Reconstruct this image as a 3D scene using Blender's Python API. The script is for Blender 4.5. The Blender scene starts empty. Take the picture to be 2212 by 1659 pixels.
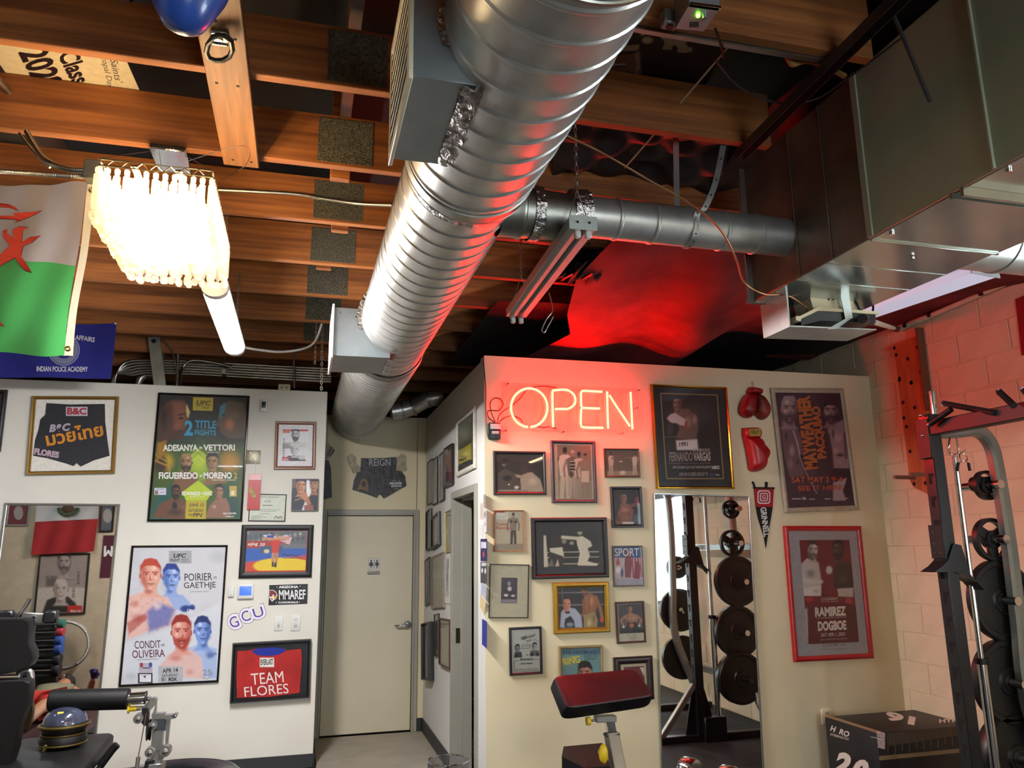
import bpy, bmesh, math, random
import numpy as np
from mathutils import Vector, Matrix
from mathutils.geometry import tessellate_polygon
random.seed(7); RNG = np.random.default_rng(7)
S = bpy.context.scene
COL = S.collection
PI = math.pi

# ---------------------------------------------------------------- camera
FPX, YAW, PIT, ROL, CAMH = 1661.0, math.radians(15.18), math.radians(12.0), math.radians(-0.64), 1.65
cf = np.array([math.sin(YAW)*math.cos(PIT), math.cos(YAW)*math.cos(PIT), math.sin(PIT)])
r0 = np.array([math.cos(YAW), -math.sin(YAW), 0.0]); u0 = np.cross(r0, cf)
cr = r0*math.cos(ROL)+u0*math.sin(ROL); cu = -r0*math.sin(ROL)+u0*math.cos(ROL)
EYE = np.array([0, 0, CAMH])
cd = bpy.data.cameras.new('camera'); cam = bpy.data.objects.new('camera', cd); COL.objects.link(cam)
cd.sensor_fit = 'HORIZONTAL'; cd.sensor_width = 36.0; cd.lens = FPX/2212*36.0; cd.clip_start = 0.02; cd.clip_end = 100
cam.matrix_world = Matrix(((cr[0], cu[0], -cf[0], 0), (cr[1], cu[1], -cf[1], 0), (cr[2], cu[2], -cf[2], CAMH), (0, 0, 0, 1)))
S.camera = cam
S.view_settings.view_transform = 'Standard'; S.view_settings.look = 'None'; S.view_settings.gamma = 1
S.view_settings.use_curve_mapping = False; S.view_settings.exposure = 1.25
S.cycles.max_bounces = 8; S.cycles.transparent_max_bounces = 16; S.cycles.diffuse_bounces = 4; S.cycles.glossy_bounces = 5
S.cycles.caustics_reflective = False; S.cycles.caustics_refractive = False
S.cycles.sample_clamp_indirect = 4.0; S.cycles.use_denoising = True
# ---------------------------------------------------------------- world and large lights
W = bpy.data.worlds.new('world'); S.world = W; W.use_nodes = True
wb = W.node_tree.nodes['Background']; wb.inputs[0].default_value = (0.72, 0.86, 1.0, 1); wb.inputs[1].default_value = 2.2

def area(name, loc, aim, sx, sy, power, color):
    l = bpy.data.lights.new(name, 'AREA'); l.shape = 'RECTANGLE'; l.size = sx; l.size_y = sy; l.energy = power; l.color = color
    o = bpy.data.objects.new(name, l); COL.objects.link(o); o.location = loc
    o.rotation_euler = (Vector(aim)-Vector(loc)).to_track_quat('-Z', 'Y').to_euler(); return o
# daylight entering by the shop windows behind the photographer and in the block wall
area('daylight_rear_window', (1.6, -3.42, 1.45), (1.5, 0, 1.5), 1.6, 2.2, 36, (0.80, 0.91, 1.0))
area('daylight_side_window', (4.24, 1.25, 1.6), (0, 1.25, 1.5), 1.3, 1.2, 26, (0.78, 0.90, 1.0))

# ---------------------------------------------------------------- pixel -> place
def ray(x, y): return cr*(x-1106)/FPX-cu*(y-829.5)/FPX+cf
def at(x, y, X=None, Y=None, Z=None):
    v = ray(x, y)
    t = X/v[0] if X is not None else (Y/v[1] if Y is not None else (Z-CAMH)/v[2])
    return Vector(v*t+EYE)
def pj(P):
    P = np.asarray(P, float)-EYE; d = P@cf
    return np.stack([1106+FPX*(P@cr)/d, 829.5-FPX*(P@cu)/d], -1)

# ---------------------------------------------------------------- materials
def lin(h):
    if not isinstance(h, str): return tuple(h)
    h = h.lstrip('#'); c = [int(h[i:i+2], 16)/255 for i in (0, 2, 4)]
    return tuple(x/12.92 if x <= .04045 else ((x+.055)/1.055)**2.4 for x in c)
MATS = {}
def mat(name, col='#808080', rough=.5, metal=0., noise=None, bump=None, emit=None, coat=0., col2=None, spec=.5, stretch=None, trans=0.):
    if name in MATS: return MATS[name]
    m = bpy.data.materials.new(name); m.use_nodes = True; nt = m.node_tree; b = nt.nodes['Principled BSDF']
    c = lin(col); b.inputs['Base Color'].default_value = (*c, 1); b.inputs['Roughness'].default_value = rough
    b.inputs['Metallic'].default_value = metal; b.inputs['Specular IOR Level'].default_value = spec
    if coat: b.inputs['Coat Weight'].default_value = coat; b.inputs['Coat Roughness'].default_value = .06
    if trans: b.inputs['Transmission Weight'].default_value = trans
    tc = nt.nodes.new('ShaderNodeTexCoord'); mp = nt.nodes.new('ShaderNodeMapping'); nt.links.new(tc.outputs['Object'], mp.inputs[0])
    if stretch: mp.inputs['Scale'].default_value = stretch
    if noise is None and not emit: noise = (9., .06)
    if noise:
        n = nt.nodes.new('ShaderNodeTexNoise'); n.inputs['Scale'].default_value = noise[0]; n.inputs['Detail'].default_value = 5
        nt.links.new(mp.outputs[0], n.inputs['Vector'])
        r = nt.nodes.new('ShaderNodeValToRGB'); a = noise[1]
        lo = lin(col2) if col2 else tuple(x*(1-a*2) for x in c); hi = c if col2 else tuple(min(1, x*(1+a)) for x in c)
        r.color_ramp.elements[0].position = .3; r.color_ramp.elements[1].position = .7
        r.color_ramp.elements[0].color = (*lo, 1); r.color_ramp.elements[1].color = (*hi, 1)
        nt.links.new(n.outputs['Fac'], r.inputs[0]); nt.links.new(r.outputs[0], b.inputs['Base Color'])
    if bump:
        n2 = nt.nodes.new('ShaderNodeTexNoise'); n2.inputs['Scale'].default_value = bump[0]; n2.inputs['Detail'].default_value = 4
        nt.links.new(mp.outputs[0], n2.inputs['Vector'])
        bp = nt.nodes.new('ShaderNodeBump'); bp.inputs['Strength'].default_value = bump[1]; bp.inputs['Distance'].default_value = .01
        nt.links.new(n2.outputs['Fac'], bp.inputs['Height']); nt.links.new(bp.outputs[0], b.inputs['Normal'])
    if emit:
        b.inputs['Emission Color'].default_value = (*lin(emit[0]), 1); b.inputs['Emission Strength'].default_value = emit[1]
    MATS[name] = m; return m
def ink(h, rough=.45):
    return mat('ink_'+h.strip('#')+('' if rough == .45 else '_%d' % (rough*100)), h, rough, noise=(40., .05))
def painted():
    if 'printed_picture' in MATS: return MATS['printed_picture']
    m = bpy.data.materials.new('printed_picture'); m.use_nodes = True; nt = m.node_tree; b = nt.nodes['Principled BSDF']
    a = nt.nodes.new('ShaderNodeVertexColor'); a.layer_name = 'print'; nt.links.new(a.outputs[0], b.inputs['Base Color'])
    b.inputs['Roughness'].default_value = .45; MATS['printed_picture'] = m; return m
def glassmat(name, gloss=.08, tint=(1, 1, 1), rough=.02):
    if name in MATS: return MATS[name]
    m = bpy.data.materials.new(name); m.use_nodes = True; nt = m.node_tree; nt.nodes.clear()
    o = nt.nodes.new('ShaderNodeOutputMaterial'); t = nt.nodes.new('ShaderNodeBsdfTransparent'); t.inputs[0].default_value = (*tint, 1)
    g = nt.nodes.new('ShaderNodeBsdfGlossy'); g.inputs['Roughness'].default_value = rough
    lw = nt.nodes.new('ShaderNodeLayerWeight'); lw.inputs[0].default_value = .12
    mr = nt.nodes.new('ShaderNodeMapRange'); mr.inputs[1].default_value = 0; mr.inputs[2].default_value = 1; mr.inputs[3].default_value = gloss*.5; mr.inputs[4].default_value = .6
    nt.links.new(lw.outputs['Fresnel'], mr.inputs[0])
    mx = nt.nodes.new('ShaderNodeMixShader'); nt.links.new(mr.outputs[0], mx.inputs[0]); nt.links.new(t.outputs[0], mx.inputs[1]); nt.links.new(g.outputs[0], mx.inputs[2])
    nt.links.new(mx.outputs[0], o.inputs[0]); MATS[name] = m; return m

# ---------------------------------------------------------------- mesh builder
BOXES = {}
def _rb(sx, sy, sz, bev, seg):
    k = (round(sx, 5), round(sy, 5), round(sz, 5), round(bev, 5), seg)
    if k not in BOXES:
        bm = bmesh.new(); bmesh.ops.create_cube(bm, size=1)
        for v in bm.verts: v.co.x *= sx; v.co.y *= sy; v.co.z *= sz
        if bev > 0: bmesh.ops.bevel(bm, geom=bm.edges[:], offset=min(bev, sx*.49, sy*.49, sz*.49), segments=seg, affect='EDGES', profile=.5)
        bm.verts.index_update()
        BOXES[k] = ([v.co.copy() for v in bm.verts], [[v.index for v in f.verts] for f in bm.faces]); bm.free()
    return BOXES[k]
def frame_of(d):
    d = Vector(d).normalized(); a = Vector((0, 0, 1)) if abs(d.z) < .9 else Vector((1, 0, 0))
    x = a.cross(d).normalized(); return x, d.cross(x).normalized(), d
class MB:
    def __init__(s): s.v = []; s.f = []; s.m = []; s.mi = 0
    def add(s, vs, fs):
        b = len(s.v); s.v += [Vector(p) for p in vs]; s.f += [[b+i for i in f] for f in fs]; s.m += [s.mi]*len(fs); return s
    def use(s, i): s.mi = i; return s
    def box(s, c, size, bev=0, rot=None, seg=1):
        vs, fs = _rb(*size, bev, seg); c = Vector(c)
        return s.add([(rot@v if rot else v)+c for v in vs], fs)
    def span(s, a, b, bev=0, seg=1):
        a = Vector(a); b = Vector(b); return s.box((a+b)/2, [abs(b[i]-a[i]) for i in range(3)], bev, None, seg)
    def bar(s, a, b, w, h, bev=0, up=None):
        a = Vector(a); b = Vector(b); x, y, d = frame_of(b-a)
        if up is not None: y = Vector(up); x = y.cross(d).normalized(); y = d.cross(x)
        vs, fs = _rb(w, h, (b-a).length, bev, 1); c = (a+b)/2
        return s.add([c+x*v.x+y*v.y+d*v.z for v in vs], fs)
    def cyl(s, a, b, r, n=12, r2=None, cap=True):
        a = Vector(a); b = Vector(b); x, y, d = frame_of(b-a); r2 = r if r2 is None else r2
        vs = [a+(x*math.cos(2*PI*i/n)+y*math.sin(2*PI*i/n))*r for i in range(n)]+[b+(x*math.cos(2*PI*i/n)+y*math.sin(2*PI*i/n))*r2 for i in range(n)]
        fs = [[i, (i+1) % n, n+(i+1) % n, n+i] for i in range(n)]
        if cap: fs += [list(range(n))[::-1], list(range(n, 2*n))]
        return s.add(vs, fs)
    def lathe(s, a, d, prof, n=24, ax=None, squash=None):   # prof: (radius, distance along d)
        a = Vector(a); x, y, d = frame_of(d) if ax is None else ax
        sq = squash or (1, 1); vs = []; fs = []
        for r, t in prof:
            vs += [a+d*t+(x*math.cos(2*PI*i/n)*sq[0]+y*math.sin(2*PI*i/n)*sq[1])*max(r, 1e-4) for i in range(n)]
        for k in range(len(prof)-1):
            fs += [[k*n+i, k*n+(i+1) % n, (k+1)*n+(i+1) % n, (k+1)*n+i] for i in range(n)]
        return s.add(vs, fs)
    def tube(s, pts, r, n=8, closed=False, cap=True):
        P = [Vector(p) for p in pts]; N = len(P); rr = r if isinstance(r, (list, tuple)) else [r]*N
        vs = []; fs = []; px = None
        for i in range(N):
            if closed: d = P[(i+1) % N]-P[i-1]
            else: d = P[min(i+1, N-1)]-P[max(i-1, 0)]
            d.normalize()
            if px is None: x, y, _ = frame_of(d)
            else:
                x = px-d*px.dot(d)
                x = x.normalized() if x.length > 1e-6 else frame_of(d)[0]
                y = d.cross(x)
            px = x
            vs += [P[i]+(x*math.cos(2*PI*j/n)+y*math.sin(2*PI*j/n))*rr[i] for j in range(n)]
        for i in range(N if closed else N-1):
            k = (i+1) % N
            fs += [[i*n+j, i*n+(j+1) % n, k*n+(j+1) % n, k*n+j] for j in range(n)]
        if cap and not closed: fs += [list(range(n))[::-1], [(N-1)*n+j for j in range(n)]]
        return s.add(vs, fs)
    def ball(s, c, r, n=12, sc=(1, 1, 1)):
        c = Vector(c); prof = [(math.sin(PI*k/(n//2)), -math.cos(PI*k/(n//2))) for k in range(n//2+1)]
        b = MB().lathe((0, 0, 0), (0, 0, 1), prof, n)
        return s.add([c+Vector((v.x*r*sc[0], v.y*r*sc[1], v.z*r*sc[2])) for v in b.v], b.f)
    def prism(s, poly, o, a, b, n, t):          # 2-D outline extruded by t along n
        o = Vector(o); a = Vector(a); b = Vector(b); n = Vector(n); N = len(poly)
        tri = tessellate_polygon([[Vector((p[0], p[1], 0)) for p in poly]])
        vs = [o+a*p[0]+b*p[1] for p in poly]; vs += [v+n*t for v in vs]
        fs = [list(q) for q in tri]+[[N+i for i in q][::-1] for q in tri]+[[i, (i+1) % N, N+(i+1) % N, N+i] for i in range(N)]
        return s.add(vs, fs)
    def sheet(s, P, nu, nv):                    # P(u,v) -> point
        vs = [P(i/nu, j/nv) for j in range(nv+1) for i in range(nu+1)]
        return s.add(vs, [[j*(nu+1)+i, j*(nu+1)+i+1, (j+1)*(nu+1)+i+1, (j+1)*(nu+1)+i] for j in range(nv) for i in range(nu)])
    def build(s, name, mats, parent=None, flat=False, sharp=38, fix=True, **kw):
        me = bpy.data.meshes.new(name)
        if not isinstance(mats, (list, tuple)): mats = [mats]
        if parent is not None: org = ORG[parent]
        else:
            lo = [min(v[i] for v in s.v) for i in range(3)]; hi = [max(v[i] for v in s.v) for i in range(3)]
            org = Vector(((lo[0]+hi[0])/2, (lo[1]+hi[1])/2, lo[2]))
        me.from_pydata([v-org for v in s.v], [], s.f)
        for m in mats: me.materials.append(m)
        if len(mats) > 1: me.polygons.foreach_set('material_index', s.m)
        if fix:
            bm = bmesh.new(); bm.from_mesh(me); bmesh.ops.recalc_face_normals(bm, faces=bm.faces[:]); bm.to_mesh(me); bm.free()
        if not flat:
            me.polygons.foreach_set('use_smooth', [True]*len(me.polygons)); me.set_sharp_from_angle(angle=math.radians(sharp))
        o = bpy.data.objects.new(name, me); COL.objects.link(o)
        if parent is not None: o.parent = parent; ORG[o] = org
        else: o.location = org; ORG[o] = org
        tag(o, **kw); return o
ORG = {}
def tag(o, label=None, cat=None, group=None, kind=None):
    if label: o['label'] = label
    if cat: o['category'] = cat
    if group: o['group'] = group
    if kind: o['kind'] = kind
    return o
def thing(name, label, cat, loc, group=None, kind=None):
    o = bpy.data.objects.new(name, None); COL.objects.link(o); o.location = loc; o.empty_display_size = .05
    ORG[o] = Vector(loc); return tag(o, label, cat, group, kind)
def copy_tree(o, parent=None, move=None, label=None):
    c = o.copy(); COL.objects.link(c)
    if parent is not None: c.parent = parent
    if move is not None: c.location = Vector(o.location)+Vector(move)
    if label: c['label'] = label
    for ch in list(o.children): copy_tree(ch, c)
    return c
def bez(pts, n=10):                              # smooth curve through points
    P = [Vector(p) for p in pts]; out = []
    for i in range(len(P)-1):
        a = P[max(i-1, 0)]; b = P[i]; c = P[i+1]; d = P[min(i+2, len(P)-1)]
        for k in range(n):
            t = k/n; out.append(.5*((2*b)+(c-a)*t+(2*a-5*b+4*c-d)*t*t+(3*b-a-3*c+d)*t**3))
    return out+[P[-1]]

# ---------------------------------------------------------------- lettering
GLYPH = {}
def glyphs(s, w=0., shear=0.):
    k = (s, w, shear)
    if k not in GLYPH:
        cu_ = bpy.data.curves.new('text', 'FONT'); cu_.body = s; cu_.offset = w; cu_.shear = shear; cu_.resolution_u = 3
        o = bpy.data.objects.new('text', cu_); COL.objects.link(o)
        me = bpy.data.meshes.new_from_object(o)
        v = np.zeros(len(me.vertices)*3); me.vertices.foreach_get('co', v); v = v.reshape(-1, 3)[:, :2]
        f = [list(p.vertices) for p in me.polygons]
        bpy.data.objects.remove(o); bpy.data.curves.remove(cu_); bpy.data.meshes.remove(me)
        lo = v.min(0); hi = v.max(0); GLYPH[k] = ((v-lo)/(hi-lo), f)
    return GLYPH[k]

# ---------------------------------------------------------------- flat art on a plane
class Plane:                                     # p0 + a*u + b*v, n towards the viewer
    def __init__(s, p0, a, n, b=(0, 0, 1), mir=None): s.mir = mir; s.p0 = Vector(p0); s.a = Vector(a).normalized(); s.b = Vector(b).normalized(); s.n = Vector(n).normalized()
    def uv(s, x, y, off=0.):
        v = Vector(ray(x, y)); o = s.p0+s.n*off
        if s.mir: t = (2*s.mir-o.y)/v.y; return (v.x*t-s.p0.x)*s.a.x, v.z*t+CAMH-s.p0.z
        t = (o-Vector(EYE)).dot(s.n)/v.dot(s.n); p = Vector(EYE)+v*t-s.p0
        return p.dot(s.a), p.dot(s.b)
    def see(s, p): return p if not s.mir else Vector((p.x, 2*s.mir-p.y, p.z))     # where a mirrored place shows
    def P(s, u, v, off=0.): return s.p0+s.a*u+s.b*v+s.n*off
class Crop:
    def __init__(s, ox, oy, k=3.95): s.ox = ox; s.oy = oy; s.k = k
    def __call__(s, x, y): return s.ox+x/s.k, s.oy+y/s.k
def sm(x): x = np.clip(x, 0, 1); return x*x*(3-2*x)
class Paint:                                     # soft picture as colours on a fine grid
    def __init__(s, x, y, base): s.x = x; s.y = y; s.c = np.tile(np.array(lin(base)), (len(x), 1)); s.rng = np.random.default_rng(3)
    def mix(s, a, col):
        s.c = s.c*(1-a[:, None])+np.array(lin(col))*a[:, None]
    def e(s, cx, cy, rx, ry, col, soft=.35, op=1., ang=0.):
        a = math.radians(ang); dx = s.x-cx; dy = s.y-cy; X = (dx*math.cos(a)+dy*math.sin(a))/rx; Y = (-dx*math.sin(a)+dy*math.cos(a))/ry
        s.mix(sm((1-np.sqrt(X*X+Y*Y))/max(soft, 1e-3))*op, col)
    def p(s, poly, col, soft=4., op=1.):
        P = np.array(poly, float); N = len(P); ins = np.zeros(len(s.x), bool); dist = np.full(len(s.x), 1e9)
        for i in range(N):
            x1, y1 = P[i]; x2, y2 = P[(i+1) % N]
            c = (y1 > s.y) != (y2 > s.y); xi = x1+(s.y-y1)*(x2-x1)/(y2-y1 if y2 != y1 else 1e-9); ins ^= c & (s.x < xi)
            dx, dy = x2-x1, y2-y1; t = np.clip(((s.x-x1)*dx+(s.y-y1)*dy)/(dx*dx+dy*dy+1e-9), 0, 1)
            dist = np.minimum(dist, np.hypot(s.x-x1-t*dx, s.y-y1-t*dy))
        sd = np.where(ins, dist, -dist); s.mix(sm(.5+sd/soft)*op, col)
    def l(s, pts, w, col, op=1.):
        for (x1, y1), (x2, y2) in zip(pts[:-1], pts[1:]):
            dx, dy = x2-x1, y2-y1; t = np.clip(((s.x-x1)*dx+(s.y-y1)*dy)/(dx*dx+dy*dy+1e-9), 0, 1)
            d = np.hypot(s.x-x1-t*dx, s.y-y1-t*dy); s.mix(sm((w-d)/(w*.7))*op, col)
    def r(s, x0, y0, x1, y1, col, soft=2., op=1.): s.p([(x0, y0), (x1, y0), (x1, y1), (x0, y1)], col, soft, op)
    def grain(s, amt, size=6.):
        h = np.sin(np.floor(s.x/size)*127.1+np.floor(s.y/size)*311.7)*43758.5453; h -= np.floor(h)
        s.c = np.clip(s.c*(1+amt*(h-.5)[:, None]), 0, 1)
    def clouds(s, col, scale, op):
        v = 0
        for k in range(1, 5): v = v+np.sin(s.x/scale*k*1.3+1.7*k+2*np.sin(s.y/scale*k*.7+k))*np.cos(s.y/scale*k*1.1-k*.6)/k
        s.mix(np.clip(v*.5+.2, 0, 1)*op, col)
    def head(s, cx, cy, w, h, skin, dark, hair=None, beard=None, turn=0., light=None, hl=1, bald=False, hh=.46):
        # w,h half sizes of the face; turn -1..1 looks to the left / right; hl side of the light
        L = light or skin; t = turn*w*.38
        s.p([(cx-w*.58, cy+h*.4), (cx+w*.58, cy+h*.4), (cx+w*.66, cy+h*1.2), (cx+w*1.1, cy+h*1.5), (cx-w*1.1, cy+h*1.5), (cx-w*.66, cy+h*1.2)], skin, h*.2, .85); s.e(cx-hl*w*.2, cy+h*1.08, w*.62, h*.32, dark, .9, .75)
        if turn < .5: s.e(cx+w*.98-t*.2, cy+h*.05, w*.16, h*.22, dark, .4)
        if turn > -.5: s.e(cx-w*.98-t*.2, cy+h*.05, w*.16, h*.22, dark, .4)
        s.p([(cx-w*.93, cy-h*.5), (cx-w*.55, cy-h*.95), (cx+w*.55, cy-h*.95), (cx+w*.93, cy-h*.5), (cx+w*.95, cy+h*.2), (cx+w*.72, cy+h*.7), (cx+w*.3, cy+h*1.0), (cx-w*.3, cy+h*1.0), (cx-w*.72, cy+h*.7), (cx-w*.95, cy+h*.2)], skin, h*.08)
        sx = -hl
        s.p([(cx+sx*w*.97, cy-h*.7), (cx+sx*w*.45+t, cy-h*.5), (cx+sx*w*.5+t, cy), (cx+sx*w*.35+t, cy+h*.5), (cx+sx*w*.3, cy+h), (cx+sx*w*.97, cy+h*.5)], dark, h*.35, .75)
        s.e(cx+hl*w*.3+t*.5, cy-h*.5, w*.4, h*.28, L, .9, .7); s.e(cx+hl*w*.5+t*.6, cy+h*.16, w*.24, h*.2, L, .9, .7)
        if beard:
            s.p([(cx-w*.95, cy+h*.15), (cx-w*.6+t, cy+h*.42), (cx+t, cy+h*.34), (cx+w*.6+t, cy+h*.42), (cx+w*.95, cy+h*.15), (cx+w*.75, cy+h*.8), (cx+w*.3, cy+h*1.1), (cx-w*.3, cy+h*1.1), (cx-w*.75, cy+h*.8)], beard, h*.14, .9)
        for k in (-1, 1):
            ex = cx+k*w*.42+t
            s.e(ex, cy-h*.08, w*.25, h*.12, dark, .8, .85); s.l([(ex-w*.27, cy-h*.2), (ex+w*.25, cy-h*.22)], h*.065, hair or dark)
            s.e(ex, cy-h*.06, w*.12, h*.045, '#15100f', .5)
        s.p([(cx+t*1.25-w*.05, cy-h*.1), (cx+t*1.25+sx*w*.22, cy+h*.3), (cx+t*1.25, cy+h*.33)], dark, h*.1, .8)
        s.e(cx+t*1.25, cy+h*.31, w*.2, h*.05, dark, .7, .9); s.e(cx+t*1.3+hl*w*.05, cy+h*.1, w*.07, h*.22, L, .9, .7)
        s.l([(cx+t-w*.32, cy+h*.58), (cx+t+w*.32, cy+h*.58)], h*.045, '#2a1412'); s.e(cx+t, cy+h*.67, w*.26, h*.07, dark if not beard else skin, .8, .6)
        s.e(cx+t*.8, cy+h*.88, w*.24, h*.1, L, .9, .4)
        if hair and not bald:
            s.p([(cx-w*1.0, cy-h*.05), (cx-w*1.03, cy-h*.6), (cx-w*.6, cy-h*1.1), (cx, cy-h*1.2), (cx+w*.6, cy-h*1.1), (cx+w*1.03, cy-h*.6), (cx+w*1.0, cy-h*.05), (cx+w*.86, cy-h*hh), (cx+w*.4, cy-h*(hh+.2)), (cx-w*.4, cy-h*(hh+.2)), (cx-w*.86, cy-h*hh)], hair, h*.1)
    def torso(s, cx, cy, w, h, skin, dark, light=None, hl=1):     # cx,cy base of the neck; bare chest
        L = light or skin
        s.p([(cx-w*.3, cy-h*.1), (cx-w*.95, cy+h*.08), (cx-w*1.05, cy+h*.3), (cx-w*.95, cy+h*.75), (cx-w*.62, cy+h), (cx+w*.62, cy+h), (cx+w*.95, cy+h*.75), (cx+w*1.05, cy+h*.3), (cx+w*.95, cy+h*.08), (cx+w*.3, cy-h*.1)], skin, h*.06)
        s.p([(cx-hl*w*1.05, cy+h*.1), (cx-hl*w*.4, cy+h*.1), (cx-hl*w*.3, cy+h), (cx-hl*w*1.05, cy+h)], dark, h*.25, .7)
        for k in (-1, 1):
            s.e(cx+k*w*.36, cy+h*.3, w*.36, h*.15, L, .9, .55); s.l([(cx+k*w*.08, cy+h*.44), (cx+k*w*.6, cy+h*.42)], h*.025, dark, .7)
            s.l([(cx+k*w*.72, cy+h*.28), (cx+k*w*.66, cy+h*.9)], h*.03, dark, .7); s.e(cx+k*w*.86, cy+h*.25, w*.2, h*.16, L, .9, .5)
        for q in (.56, .7, .84): s.l([(cx-w*.22, cy+h*q), (cx+w*.22, cy+h*q)], h*.018, dark, .6)
        s.l([(cx, cy+h*.2), (cx, cy+h*.95)], w*.035, dark, .6)

    # (small standing figure: cx feet x, cy feet y, H height)
def fig(P, cx, cy, H, skin, top, legs, hair='#1c1816', lean=0., arm=None):
    w = H*.11; hx = cx+lean*H
    P.p([(cx-w*.9, cy), (cx-w*.75, cy-H*.48), (hx+w*.8, cy-H*.48), (cx+w*.9, cy), (cx+w*.25, cy), (cx+w*.05, cy-H*.4), (cx-w*.2, cy)], legs, H*.02)
    P.p([(hx-w*1.25, cy-H*.8), (hx-w*.5, cy-H*.85), (hx+w*.5, cy-H*.85), (hx+w*1.25, cy-H*.8), (hx+w*.85, cy-H*.44), (cx-w*.85, cy-H*.44)], top, H*.02)
    for k in (-1, 1):
        a = arm if (arm and k == arm[0]) else None
        pts = [(hx+k*w*1.2, cy-H*.79), (hx+k*w*1.7, cy-H*.6), (hx+k*w*1.5, cy-H*.44)] if not a else [(hx+k*w*1.1, cy-H*.79), (hx+a[1]*H*.5, cy-H*(.79+a[2]*.5)), (hx+a[1]*H, cy-H*(.79+a[2]))]
        P.l(pts, H*.035, skin)
    P.e(hx, cy-H*.93, H*.05, H*.068, skin, .3); P.e(hx, cy-H*.965, H*.052, H*.04, hair, .4)

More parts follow.
